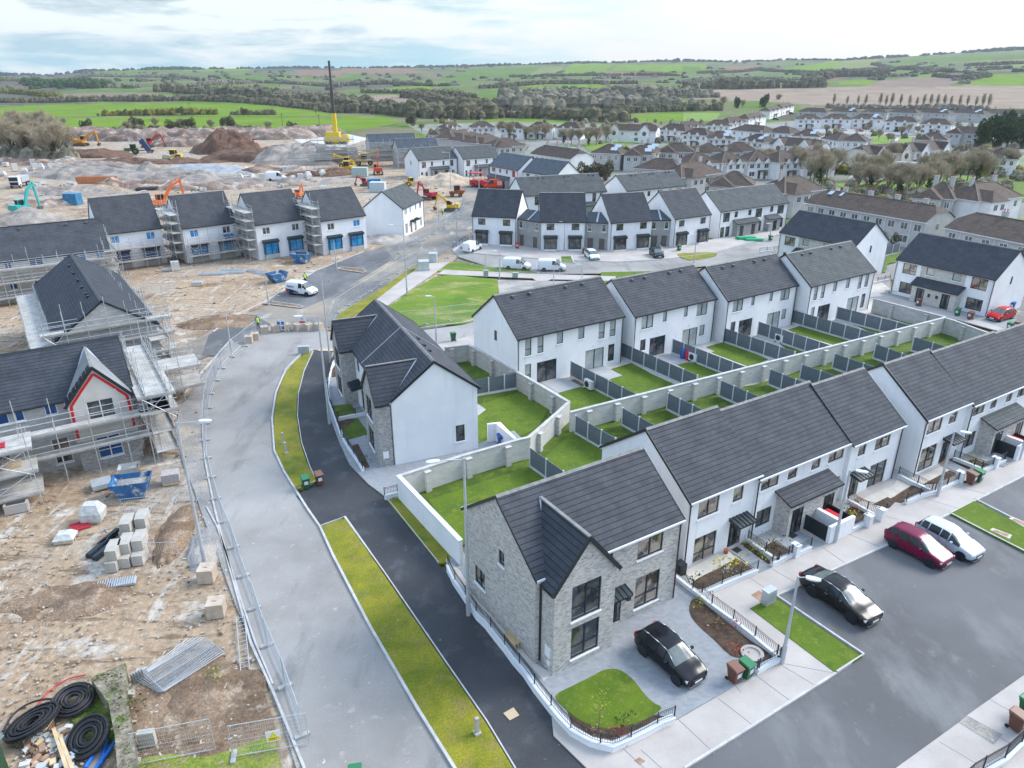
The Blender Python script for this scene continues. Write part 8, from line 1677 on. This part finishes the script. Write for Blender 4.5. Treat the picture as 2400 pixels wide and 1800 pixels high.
wheeled(PB([(40, 1120)])[0], R(0), 'dumper', 'yellow dumper in front of the telehandlers', 'dumper', 'dumper', 1.3); wheeled(PQ([(540, 930)])[0], R(0), 'dumper', 'rusty red dumper behind the yellow mini digger', 'dumper', 'dumper', 1.0, (.3, .08, .03)); wheeled(PQ([(765, 830)])[0], R(-20), 'paver', 'red paving machine with a red roof', 'paving machine', 'paving_machine', 1.15, (.5, .015, .015))
t = thing('tipping_trailer', 'dark blue tipping trailer with its bed raised', 'trailer', PA([(955, 990)])[0], R(20)); m = MB(); m.box((-.5, -1.2, .2), (4.5, 1.2, 2.0), 0, Matrix.Translation((1.6, 0, 1.6)) @ Matrix.Rotation(R(-118), 4, 'Y')); obj('bed', m, mat('trailer_blue', (.015, .05, .14), rough=.5), t); m = MB(); m.box((-3, -.5, .9), (2.6, .5, 1.15)); obj('chassis', m, TRIM, t); [wheel(t, x, y, .5) for x in (.6, 1.8) for y in (-1.1, 1.1)]
# mobile crane
p = PA([(2180, 935)])[0]; t = thing('mobile_crane', 'very tall mobile crane with yellow base and dark slender boom', 'crane', p, 0); lo, hi = 10, 90
for _ in range(30):
    h = (lo+hi)/2; lo, hi = (h, hi) if proj((p.x, p.y, h))[1] > 131 else (lo, h)
for a_, b_, w, c, n_ in ((0, h*.38, 1.7, (.62, .45, .01), 'lower_boom'), (h*.38, h*.68, 1.15, (.05, .045, .045), 'middle_boom'), (h*.68, h, .8, (.06, .05, .05), 'upper_boom')): m = MB(); m.box((-w/2, -w/2, a_), (w/2, w/2, b_)); obj(n_, m, mat('crane_'+n_, c, rough=.5), t)
m = MB(); m.box((-5, -1.6, 1), (6, 1.6, 3)); m.box((-4, -2.2, 3), (2, 2.2, 5.2)); m.box((3, -1.4, 3), (5.5, 1.4, 4)); obj('carrier', m, mat('crane_lower_boom', (.62, .45, .01)), t)
for x in (-4, -2, 2, 4): wheel(t, x, -1.7, .7); wheel(t, x, 1.7, .7)
# ------------------------------------------------------------------ spoil heaps and banks
def mound(P, rx, ry, h, m, label, rz=0, seed=1, rough=.35, n=40, name='earth_mound', flat=2.0, cat='mound', group='earth heaps of the building site'):
    p = P[0] if isinstance(P, list) else P; vs = []; k = n
    for i in range(k+1):
        for j in range(k+1):
            u, v = 2*i/k-1, 2*j/k-1; d = hypot(u, v)*(1.12+.3*mn.noise(V((u*1.5, v*1.5, seed*7)))+.14*mn.noise(V((u*5, v*5, seed*3)))); f = max(0, 1-d**flat)
            q = V((u*rx*.08+seed*3, v*ry*.08, seed)); nn = mn.noise(q*2.0)+.5*mn.noise(q*5)+.28*mn.noise(q*12)
            vs.append((u*rx, v*ry, h*f*(1+rough*nn)+(nn*.12*h*rough*min(1, 2*(1.15-d)) if f > 0 else 0)-(.15 if f > 0 else .4)))
    me = bpy.data.meshes.new(name); me.from_pydata(vs, [], [(i*(k+1)+j, (i+1)*(k+1)+j, (i+1)*(k+1)+j+1, i*(k+1)+j+1) for i in range(k) for j in range(k)]); me.materials.append(m)
    o = link(name, me, None, (p.x, p.y, 0), R(rz)); return tag(o, label, cat, group)
SPOIL = mat('dark_spoil', (.085, .045, .028), (.16, .09, .058), .25, 1, fine=.3, fsc=3, bump=1, bsc=4); BANK = mat('quarry_bank', (.18, .115, .085), (.30, .23, .185), .12, 1, fine=.3, fsc=1.5, bump=1, bsc=2, patches=((.3, .55, .68, (.48, .42, .37)), (.15, .58, .7, (.16, .09, .06)))); GRH = mat('grey_heap', (.22, .185, .158), (.32, .28, .245), .3, 1, fine=.25, fsc=3, bump=1, bsc=3); BLG = mat('blue_grey_stone', (.27, .285, .30), (.37, .385, .395), .6, 1, fine=.25, fsc=3, bump=1, bsc=4)
mound(PA([(1480, 985)]), 17, 13, 8.5, SPOIL, 'dark brown pointed spoil heap', seed=3, flat=1.5); mound(PA([(1720, 1030)]), 26, 14, 3.8, SPOIL, 'low dark brown spoil apron with wheel ruts', seed=5, flat=3); mound(PA([(1980, 1040)]), 24, 17, 5.5, GRH, 'pale brown grey heap right of the dark spoil', seed=6, flat=2.2)
mound(PA([(1330, 1105)]), 24, 8, 2.2, BLG, 'long blue grey gravel heap', rz=-10, seed=7); mound(PA([(800, 1140)]), 34, 12, 3.2, GRH, 'long rough grey bank left of the gravel heap', rz=-6, seed=8, rough=.6); mound(PA([(1250, 1170)]), 26, 9, 2.6, GRH, 'rough brown grey bank above the dark roofs', rz=-14, seed=9, rough=.6)
mound(PD([(230, 430)]), 9, 7, 2.4, GRH, 'pale grey heap under the teal excavator', seed=10); mound(PD([(880, 170)]), 7, 5, 1.5, DIRT, 'small sandy heap in front of the timber stack', seed=11); mound(PQ([(380, 800)]), 12, 7, 3, mat('sand', (.40, .31, .22), (.50, .41, .31), 1, 1, bump=.5), 'sand heap before the left grey porch', seed=12); mound(PA([(600, 1010)]), 18, 10, 2.4, SPOIL, 'low dark heap below the yellow orange excavator', seed=13, flat=3)
mound(PA([(1250, 940)]), 22, 10, 4, BANK, 'reddish brown bank between tipping trailer and spoil heap', seed=14, rough=.6); mound(PG([(1450, 600)]), 9, 5, .9, GRAVEL, 'rubble heap before the lone white house', seed=15, rough=.9); mound(PG([(60, 1310)]), 6, 4, .6, BROWN, 'low brown rubble spread beside the tarmac spur', seed=16, rough=.8); mound(PF([(1050, 250)]), 1.5, 4.5, .6, BROWN, 'trench spoil beside the cast block stack', rz=10, seed=17, rough=.8); mound(PF([(1230, 330)]), 1.3, 3.5, .5, GRAVEL, 'stony spoil with red scraps beside the tall lamp', rz=15, seed=18, rough=1); mound(PF([(430, 660)]), 5, 2.2, .35, BROWN, 'churned brown ruts on the open dirt', rz=15, seed=19, rough=1.6); mound(PF([(1250, 1190)]), 3.4, 2.6, .5, BROWN, 'brown clods under the fence panels', seed=21, rough=1.2)
for i, (x0, x1, y) in enumerate(((640, 1060, 905), (1000, 1500, 900), (1420, 1900, 895), (380, 720, 900), (1850, 2150, 880))): mound(PA([((x0+x1)/2, y)]), (x1-x0)*.075, 10, 4.6, BANK, '%s stretch of the cut quarry face from the left, hedge above' % ORD[(1, 2, 3, 0, 4)[i]], seed=30+i, rough=.3, flat=6, n=50, group='quarry face')
S_('white_hardstanding', PA([(1850, 870), (2212, 860), (2400, 900), (2212, 960), (1950, 930)], .02), .03, CREAM)
for i, (x, y, rx, ry, h, m_) in enumerate(((300, 1060, 30, 9, 1.6, BANK), (620, 1090, 26, 7, 1.4, GRH), (1000, 1050, 30, 8, 1.2, SPOIL), (1750, 1110, 22, 6, 1.2, BANK), (450, 1250, 16, 5, 1.2, GRH), (950, 1210, 22, 6, 1.5, BANK), (1420, 1215, 20, 5, 1.3, BANK), (1950, 1190, 18, 5, 1.0, GRH), (2130, 1130, 14, 6, 1.4, SPOIL), (300, 1330, 9, 5, 1.2, BANK))):
    mound(PA([(x, y)]), rx, ry, h, m_, '%s low bank of churned earth behind the scaffolded row' % ORD[i], rz=-8+i*3, seed=60+i, rough=1.1, flat=3)
for i in range(26):
    p = PA([(rnd.uniform(150, 2150), rnd.uniform(1080, 1260))])[0]; b = MB()
    for k in range(5): b.cbox((rnd.uniform(-1, 1), rnd.uniform(-1, 1), .3+.3*(k % 2)), (rnd.uniform(.5, 2.2), rnd.uniform(.3, 1.0), rnd.uniform(.3, .9)), k % 4, rz=rnd.random()*3)
    tag(obj('material_pile', b, [WRAP, BLOCK_W, WOOD, GALV], None, p), '%s small heap of blocks and offcuts on the churned earth' % ORD[i], 'pile', 'small heaps of site material')
st_ = MB(); rnd.seed(44)
for i in range(7500):          # loose stones, brick and timber scraps over the whole site
    x, y = (rnd.uniform(0, 1530), rnd.uniform(0, 1640)) if i < 3200 else (0, 0)
    p = (PF if i < 3200 else PO)([(x, y)] if i < 3200 else [(rnd.uniform(0, 960), rnd.uniform(300, 1000))])[0]; px, py = proj((p.x, p.y, 0))
    if mn.noise(p*.12) < -.05 and i % 3: continue
    s = (.015+.06*rnd.random()**3)*(1+max(0, p.y-40)*.02); a = rnd.random()*3; inside = inpoly(px, py, [(660, 1700), (590, 1500), (540, 1390), (495, 1230), (462, 1100), (440, 1000), (446, 850), (480, 785), (560, 722), (1000, 400), (1100, 900), (1100, 1700)])
    if inside: continue
    st_.cbox((p.x, p.y, s*.3), (s*2*rnd.uniform(.6, 1.8), s*1.4, s), i % 3, rz=a)
o = obj('loose_rubble', st_, [mat('rubble_grey', (.33, .31, .28), (.48, .45, .41), 3), BROWN, mat('rubble_tan', (.32, .23, .16), (.42, .33, .24), 3)]); o['kind'] = 'stuff'
# ------------------------------------------------------------------ far scaffolds, people, signs, planting, corner of the yard
for k, q, lb in (('X1', (-50.5, 272, 20, 17, 9, 5.2, 8.8, 0), 'far unfinished house with a pale slate roof amid the scaffolds'), ('X2', (-37.5, 252, 22, 14, 9, 5.2, 8.8, 0), 'far unfinished house with slate roof and red edged gable')):
    house(k, q, lb, roofm=SLATE, wallm=BLOCK, group='far houses under scaffold', name='unfinished_house', pipes=(), wins=[('F', 3, 3.5, 1.5, 1.2, 'v', bd), ('F', 8, 3.5, 1.5, 1.2, 'v', bd)], fr=FRAMEW)
house('X3', (-66, 262, 20, 13, 9, 4.6, 4.9, 0), 'roofless block house shell beside the yellow crane', wallm=BLOCK, roof=False, group='far houses under scaffold', name='unfinished_house')
for k, o, r, l, w, z, n in (('X1', (-3, -2), 0, 20, 1.6, (1.8, 3.6, 5.3), 'before the far slate roof'), ('X2', (-1, -3), 0, 14, 1.6, (1.8, 3.6, 5.2), 'before the far red edged gable'), ('X3', (-3, -2.5), 0, 17, 1.8, (1.8, 3.6, 5.4), 'beside the yellow crane'), ('X3', (-2, 9), 0, 15, 1.8, (2, 4, 7), 'behind the roofless shell'), ('X1', (17.5, -1), 90, 10, 1.6, (2, 4, 5.5), 'between the two far slate roofs'), ('X3', (-12, -14), 0, 14, 1.6, (1.8, 3.6), 'low before the roofless shell'), ('X3', (8, -12), 0, 14, 1.6, (1.8, 3.6, 5.2), 'above the telehandlers')):
    scaffold(k, o, r, l, w, z, 'far scaffold '+n, sp=2.6)
def stack(name, P, sz, rz, m, label, cat, n=1):
    b = MB(); x, y, z = sz
    for k in range(n): b.box((-x/2, -y/2+k*y/n, 0), (x/2, -y/2+(k+.86)*y/n, z*(1-.15*(k % 3)))); 
    return tag(obj(name, b, m, None, P[0], R(rz)), label, cat)
RT = mat('red_timber', (.42, .14, .05), (.52, .22, .09), 2)
stack('timber_stack', PA([(635, 1185)]), (11, 2.2, 1.8), 3, RT, 'stack of reddish timber lengths', 'timber', 5); stack('timber_stack', PB([(60, 985)]), (9, 5, 1.5), -15, WOOD, 'pale timber packs near the yellow crane', 'timber', 4)
for (x, y), r, n in (((820, 1215), 60, 3), ((880, 1235), 12, 6)):
    m = MB(); [m.tube((0, k*.55, .3), (5.5, k*.55, .3), .28, 8) for k in range(n)]; tag(obj('black_pipes', m, RUB, None, PA([(x, y)])[0], R(r)), 'black pipe bundle %s on the dirt' % ('standing left' if n == 3 else 'lying right'), 'pipes')
for (x, y), r, l in (((660, 1215), 8, 6), ((1270, 900), 5, 5), ((1680, 880), 20, 5)): pass
for i, (x, y, r, l) in enumerate(((1720, 905, 6, 6), (1880, 890, 3, 6), (1900, 870, -5, 5), (1400, 870, 12, 4), (2120, 870, -25, 6), (2190, 890, -25, 6), (450, 915, 3, 4))):
    m = MB(); [m.tube((0, k*.16, .08+.1*(k % 2)), (l*.7, k*.16, .08+.1*(k % 2)), .05, 5) for k in range(6)]; tag(obj('pipe_bundle', m, GALV, None, PD([(x, y)])[0], R(r)), '%s bundle of scaffold tubes from the left on the open dirt' % ORD[i], 'tubes', 'bundles of scaffold tube')
SKIN = mat('skin', (.45, .27, .2)); NAVY = mat('navy_cloth', (.015, .02, .035), rough=.95); HIV = mat('hi_vis_yellow', (.45, .75, .02), rough=.8); BLUEH = mat('blue_helmet', (.01, .15, .5), rough=.3)
def person(p, rz, label, bend=0.0, hel=None, sc_=1.0):
    t = thing('person', label, 'person', p, rz, None, sc_); k = sin(bend); c = cos(bend); hz = .93-.25*k
    def up(x, y, z): return V((x, y, hz))+V((0, z*k, z*c))+V((0, 0, 0))
    P = [V((0, 0, hz)), up(0, 0, .28), up(0, 0, .5), up(0, 0, .62), up(-.19, 0, .46), up(-.27, .05, .18), up(-.25, .2, -.02), up(.19, 0, .46), up(.27, .05, .18), up(.25, .22, .0), V((-.1, .05+.2*k, .48)), V((-.11, -.08, .06)), V((-.12, .1, .04)), V((.1, .12+.2*k, .48)), V((.12, .12, .06)), V((.12, .3, .04))]
    E_ = [(0, 1), (1, 2), (2, 3), (2, 4), (4, 5), (5, 6), (2, 7), (7, 8), (8, 9), (0, 10), (10, 11), (11, 12), (0, 13), (13, 14), (14, 15)]; rr = [.15, .15, .13, .06, .07, .05, .04, .07, .05, .04, .075, .05, .045, .075, .05, .045]
    me = bpy.data.meshes.new('body'); me.from_pydata([tuple(v) for v in P], E_, []); me.materials.append(NAVY); o = link('body', me, t); md = o.modifiers.new('skin', 'SKIN'); sv = me.skin_vertices[0].data
    for i, r in enumerate(rr): sv[i].radius = (r, r)
    sv[0].use_root = True; o.modifiers.new('sub', 'SUBSURF').levels = 1
    m = MB(); m.lathe([(.001, 0), (.06, .01), (.095, .1), (.095, .17), (.05, .22), (.001, .23)], 10, M=Matrix.Translation(up(0, 0, .58))); obj('head', m, SKIN, t, smooth=True)
    m = MB(); m.lathe([(.15, 0), (.12, .02), (.115, .08), (.06, .14), (.001, .15)], 10, M=Matrix.Translation(up(0, .01, .73))); obj('helmet', m, hel or FRAMEW, t, smooth=True)
    m = MB(); m.lathe([(.18, -.02), (.2, .2), (.21, .42), (.12, .55)], 10, M=Matrix.Translation(V((0, 0, hz))) @ Matrix.Rotation(-bend, 4, 'X')); obj('vest', m, HIV, t, smooth=True)
person(PG([(390, 1368)])[0], R(20), 'worker in yellow vest and blue helmet carrying sheets near the road block', 0, BLUEH); person(PG([(1868, 862)])[0], R(100), 'worker in yellow vest bending over beside the pale tank', .9); person(PG([(795, 975)])[0], R(0), 'worker in blue behind the livery van', .2, BLUEH); person(PQ([(505, 722)])[0], R(0), 'worker in yellow vest at the corner of the far white porch house'); person(PQ([(390, 1125)])[0], R(60), 'worker in dark clothes beside the yellow mini digger', .3); person(PB([(190, 1000)])[0], 0, 'worker in yellow vest left of another by the blue bins'); person(PB([(215, 1000)])[0], 0, 'worker in yellow vest right of another by the blue bins')
def sign(p, rz, w, h, z, parts, label):
    t = thing('sign_board', label, 'sign', p, rz); m = MB(); m.box((-w/2, -.01, z), (w/2, .01, z+h)); obj('board', m, FRAMEW, t)
    for x0, z0, x1, z1, c in parts: m = MB(); m.box((x0, -.016, z+z0), (x1, -.011, z+z1)); obj('marking', m, c, t)
REDS = mat('sign_red', (.6, .01, .04)); BLUS = mat('sign_blue', (.01, .12, .42)); YELS = mat('sign_yellow', (.75, .62, .01))
sign(PG([(780, 1385)])[0]+V((0, -.1, 0)), 0, .9, .85, 1.0, [(-.36, .06, .36, .3, REDS), (-.12, .4, .12, .72, GALV)], 'white sign with a red band above the concrete blocks')
sign(PG([(592, 1388)])[0]+V((0, -.1, 0)), 0, 1.1, 1.3, .2, [(x, z_, x+.38, z_+.36, BLUS) for x in (-.45, .07) for z_ in (.12, .7)]+[(x+.1, z_+.1, x+.28, z_+.26, FRAMEW) for x in (-.45, .07) for z_ in (.12, .7)], 'white sign with four blue symbols between the concrete blocks')
t = sign(PF([(1655, 1590)])[0], R(14), .62, .62, 1.0, [(-.27, .05, .27, .25, YELS), (-.2, .16, .16, .2, TRIM), (-.2, .09, .1, .12, REDS)], 'white and yellow warning sign on the mesh fence at the bottom')
m = MB(); pp_ = PF([(1655, 1590)])[0]; M = Matrix.Translation(pp_) @ Matrix.Rotation(R(14), 4, 'Z'); m.poly([M @ V(v) for v in ((-.17, -.02, 1.28), (.17, -.02, 1.28), (0, -.02, 1.57))], ((0, 1, 2),)); tag(obj('warning_triangle', m, YELS), 'yellow triangle of the warning sign at the bottom', 'sign')
sign(PH([(742, 960)])[0], R(0), .8, .8, .8, [], 'blank white board on the fence between the white vans'); sign(PG([(1800, 715)])[0], R(0), .6, .8, .3, [], 'small white board standing on the haul road')
# planting
def tuft(P, s, m, label, n=40, cat='shrub', h=1.0):
    rnd.seed(int(s*100)+n); b = MB()
    for _ in range(n): d = V((rnd.gauss(0, .4), rnd.gauss(0, .4), abs(rnd.gauss(.35, .3))*h))*s; leaf(b, d, .09*s**.4)
    tag(obj('garden_shrub' if cat == 'shrub' else 'flowering_shrub', b, m, None, P[0]), label, cat, 'small plants in the front beds')
YG = mat('yellow_green_leaf', (.22, .30, .01), (.35, .38, .02), 5); DG = mat('dark_leaf', (.03, .07, .01), (.09, .12, .02), 5); YF = mat('yellow_flower', (.6, .55, .02)); WF = mat('white_flower', (.6, .6, .5)); RF = mat('red_flower', (.4, .03, .03)); STR = mat('straw_grass', (.28, .2, .1))
for (P, x, y), s, m_, lb in (((P6, 285, 1385), 1.0, YG, 'bright yellow green shrub in the curved mulch bed'), ((P6, 790, 800), .7, YG, 'first yellow green shrub in the narrow bed'), ((P6, 870, 868), .7, YG, 'second yellow green shrub in the narrow bed'), ((P6, 960, 935), .75, YG, 'third yellow green shrub in the narrow bed'), ((P6, 1050, 790), 1.0, DG, 'dark low shrub in the small square bed'), ((P6, 480, 1010), .8, YF, 'yellow daffodils at the cream slab'), ((P6, 650, 990), .8, YF, 'pale yellow daffodils in the long bed'), ((P6, 540, 1050), .6, WF, 'white flowers in the long bed'), ((P6, 220, 1180), .9, DG, 'green plant at the black cover'), ((P6, 1780, 450), .6, DG, 'green tuft in the red flower bed'), ((P6, 1850, 415), .5, RF, 'red flowers by the lamp'), ((P6, 1835, 470), .5, YF, 'orange yellow flowers by the lamp'), ((P6, 620, 1620), .6, RF, 'red leaved plant in the curved mulch bed'), ((PL, 375, 970), .7, STR, 'straw coloured grass in the curved mulch bed'), ((PL, 470, 1090), .6, RF, 'dark red plant low in the curved mulch bed'), ((PS, 1210, 1275), .8, DG, 'round green plant at the lawn edge bed'), ((PS, 910, 1370), .7, STR, 'orange brown plant beside the young tree'), ((PS, 1180, 1385), .6, RF, 'reddish plant in the lawn edge bed'), ((P7, 1580, 1225), .7, YF, 'yellow flowers in the second terrace bed'), ((PJ, 650, 548), .9, DG, 'green bush at the far railing of the corner houses'), ((PJ, 845, 1195), .8, DG, 'green plant in the narrow bed of the corner houses'), ((P3, 1080, 735), 1.0, DG, 'round clipped ball shrub by the long forecourt'), ((PF, 1270, 1120), .8, YG, 'weeds beside the brown clods'), ((PF, 820, 1290), .7, DG, 'weeds at the foot of the old wall')):
    tuft(P([(x, y)], .14), s, m_, lb, cat='flowers' if 'flower' in m_.name else 'shrub')
t = thing('young_tree', 'thin young tree with sparse yellow green leaves in the lawn edge bed', 'tree', PS([(950, 1330)], .15)[0]); m = MB(); m.tube((0, 0, -.1), (0, 0, 1.7), .025, 5, r2=.01)
for k in range(9): a = k*2.4; m.tube((0, 0, .8+k*.1), (cos(a)*.4, sin(a)*.4, 1.2+k*.12), .01, 3)
obj('trunk', m, BARK, t); rnd.seed(3); b = MB(); [leaf(b, V((rnd.gauss(0, .25), rnd.gauss(0, .25), rnd.uniform(1.0, 2.3))), .05) for _ in range(90)]; obj('crown', b, YG, t)
m = MB(); m.lathe([(.001, 0), (.62, 0), (.62, .1), (.42, .1), (.42, .04), (.001, .04)], 24); tag(obj('manhole_ring', m, CONC, None, PL([(545, 1105)], .17)[0]), 'round pale manhole ring at the end of the mulch bed', 'manhole ring')
pallet(PS([(95, 440)], .3)[0], R(-55), 'small wooden pallet bench at the side wall of the brick house', WOOD).scale = (.9, .5, 2.2)
m = MB(); m.box((-.3, -.3, 0), (.3, .3, .8)); tag(obj('covered_barbecue', m, TRIM, None, P6([(55, 1075)], .15)[0], R(30)), 'black covered item against the gap of the brick house', 'garden item')
m = MB(); m.lathe([(.001, 0), (.13, 0), (.17, .3), (.001, .28)], 10); tag(obj('flower_pot', m, POT, None, P6([(535, 872)], .12)[0]), 'red pot with a plant at the first terrace door', 'flower pot')
for x in ((1062, 1598, 3.0), ): stack('green_cover', PY([(x[0]+30, 1590)], .12), (3.4, 1.8, .45), 8, mat('green_sheet', (.02, .35, .16), rough=.6), 'green and white covers on the forecourt, left one', 'cover', 2); stack('green_cover', PY([(1180, 1605)], .12), (3.2, 1.5, .35), 0, mat('green_sheet', (.02, .35, .16)), 'green cover on the forecourt, right one', 'cover', 2)
m = MB(); m.box((-1.2, -.4, .7), (1.2, .4, .76)); [m.box((x, y, 0), (x+.06, y+.06, .7)) for x in (-1.1, 1.0) for y in (-.35, .3)]; m.box((-1.2, -.75, .42), (1.2, -.5, .47)); m.box((-1.2, .5, .42), (1.2, .75, .47)); tag(obj('picnic_table', m, BOARD, None, P3([(1170, 745)], .12)[0], R(-55)), 'pale picnic table by the window of the stone centred houses', 'table')
# the yard corner bottom left
RUBC = mat('black_duct', (.015, .015, .017), rough=.55)
def coil(p, r, n, label, tilt=(0, 0, 0), tr=.06):
    m = MB()
    for k in range(n): rr = r*(.35+.65*k/(n-1)); m.path([(rr*cos(2*pi*i/22), rr*sin(2*pi*i/22), tr+(.05 if k % 2 else 0)) for i in range(22)], tr, 6, closed=True); m.path([(rr*cos(2*pi*i/22), rr*sin(2*pi*i/22), tr*3+(.05 if k % 2 else 0)) for i in range(22)], tr, 6, closed=True)
    o = obj('duct_coil', m, RUBC, None, p, 0); o.rotation_euler = tilt; tag(o, label, 'pipe coil', 'coils of black duct')
coil(PF([(440, 1260)], .3)[0], .95, 5, 'coil of black duct next to the old wall end', (R(8), 0, .3)); coil(PF([(535, 1480)], .35)[0], 1.0, 6, 'coil of black duct above the blue pipes', (R(22), R(-12), 0)); coil(PF([(200, 1400)], .3)[0], 1.2, 6, 'large sprawling coil of black duct at the left edge', (R(-6), R(-18), 0), .065)
m = MB(); m.path([p+V((0, 0, .06)) for p in PF([(215, 1330), (240, 1270), (300, 1200), (400, 1135), (515, 1105)], 0, 5)], .035, 6); tag(obj('red_hose', m, RED), 'red pipe curving over the pale dirt', 'hose'); m = MB(); m.path([p+V((0, 0, .1)) for p in PF([(20, 1450), (80, 1350), (180, 1280), (300, 1255), (345, 1290), (330, 1350), (280, 1420)], .4, 5)], .055, 6); tag(obj('loose_duct', m, RUBC), 'single black duct looping off the large coil', 'pipe')
for i, ((x0, y0), (x1, y1)) in enumerate((((510, 1659), (590, 1530)), ((560, 1680), (690, 1500)), ((600, 1640), (640, 1490)))): a, b = PF([(x0, y0), (x1, y1)], .1); m = MB(); m.tube((0, 0, 0), b-a, .1, 10); tag(obj('blue_pipe', m, mat('blue_plastic', (.01, .14, .5), rough=.4), None, a), '%s blue plastic pipe from the left beside the old wall' % ORD[i], 'pipe', 'blue plastic pipes')
for i, ((x0, y0), (x1, y1)) in enumerate((((320, 1420), (405, 1680)), ((360, 1475), (440, 1680)), ((265, 1430), (365, 1290)))): a, b = PF([(x0, y0), (x1, y1)], .35); m = MB(); m.bar((0, 0, 0), b-a, .16, .05); tag(obj('timber_plank', m, WOOD, None, a), '%s loose timber plank among the scrap' % ORD[i], 'plank', 'timber planks in the yard corner')
rnd.seed(17); m = MB()
for i in range(150): p = PF([(rnd.uniform(150, 480), rnd.uniform(1420, 1690))])[0]; s = rnd.uniform(.06, .26); m.cbox((p.x, p.y, s*.5), (s*rnd.uniform(1, 2.4), s, s*rnd.uniform(.3, 1)), i % 5, rz=rnd.random()*3)
o = obj('yard_scrap', m, [WOOD, BROWN, GALV, WRAP, RUST]); o['kind'] = 'stuff'
MOSS = mat('mossy_stone', (.14, .12, .085), (.30, .26, .19), 1.5, 1, fine=.4, fsc=9, bump=1, bsc=12, patches=((1.2, .52, .62, (.08, .12, .02)),)); wq = [V((p.x, p.y, 0)) for p in PF([(560, 1150), (660, 1095), (700, 1250), (740, 1450), (770, 1750)], .9)]
m = MB(); strip(m, wq, .75, -.1, .95); rnd.seed(4)
for a, b in zip(wq, wq[1:]):
    for _ in range(260): leaf(m, a.lerp(b, rnd.random())+V((rnd.gauss(0, .25), rnd.gauss(0, .15), rnd.uniform(.3, 1.06))), .075, rnd.choice((0, 0, 1)))
tag(obj('old_stone_wall', m, [MOSS, DG]), 'crumbling mossy stone wall running off the bottom edge', 'wall')
t = thing('green_shed', 'corner of a green corrugated shed cut by the picture corner', 'shed', PF([(60, 1700)])[0]+V((-1.7, -.9, 0)), R(-8)); m = MB(); m.box((-1.5, -2, 0), (1.3, 1.4, 1.9)); obj('wall', m, mat('dark_green_tin', (.02, .06, .025)), t); m = MB(); [m.box((-1.7+k*.12, -2.2, 1.92), (-1.64+k*.12, 1.6, 1.99)) for k in range(26)]; m.box((-1.7, -2.2, 1.9), (1.45, 1.6, 1.93)); obj('roof', m, mat('pale_green_tin', (.16, .22, .2)), t)
for i, (x, y, r) in enumerate(((1290, 1175, 30), (1320, 1160, 80), (890, 1520, 10), (760, 1230, 5), (1335, 1190, 0))): stack('loose_block', PF([(x, y)]), (.75 if i < 4 else .4, .35, .3 if i != 2 else .9), r, CAST, '%s loose pale block lying near the old wall' % ORD[i], 'block', 1)['group'] = 'loose blocks'
for i, (x, yb, yt) in enumerate(((1235, 750, 650), (1835, 850, 725), (2075, 860, 670), (155, 700, 640), (2290, 710, 620))):
    b = at_t(x/3, yb/3); m = MB(); h = 9; m.tube((0, 0, 0), (0, 0, h), .16, 5); m.box((-.9, -.08, h-.9), (.9, .08, h-.7)); o = tag(obj('utility_pole', m, BARK, None, b), '%s wooden electricity pole from the left in the green fields' % ('third', 'fourth', 'fifth' if 0 else 'second', 'first', 'last')[i], 'pole', 'electricity poles')
# ------------------------------------------------------------------ air
hz = MB(); hz.box((-4200, -60, -25), (4200, 3800, 180)); o = obj('haze', hz, None) if 0 else link('haze', hz.mesh('haze', [])); o['kind'] = 'stuff'
hm = bpy.data.materials.new('air'); hm.use_nodes = True; nt = hm.node_tree; nt.nodes.clear(); vp = nt.nodes.new('ShaderNodeVolumePrincipled'); vp.inputs['Color'].default_value = (.80, .88, .97, 1); vp.inputs['Density'].default_value = .00009; vp.inputs['Anisotropy'].default_value = .2
mo = nt.nodes.new('ShaderNodeOutputMaterial'); nt.links.new(vp.outputs[0], mo.inputs['Volume']); o.data.materials.append(hm); sc.cycles.volume_bounces = 0
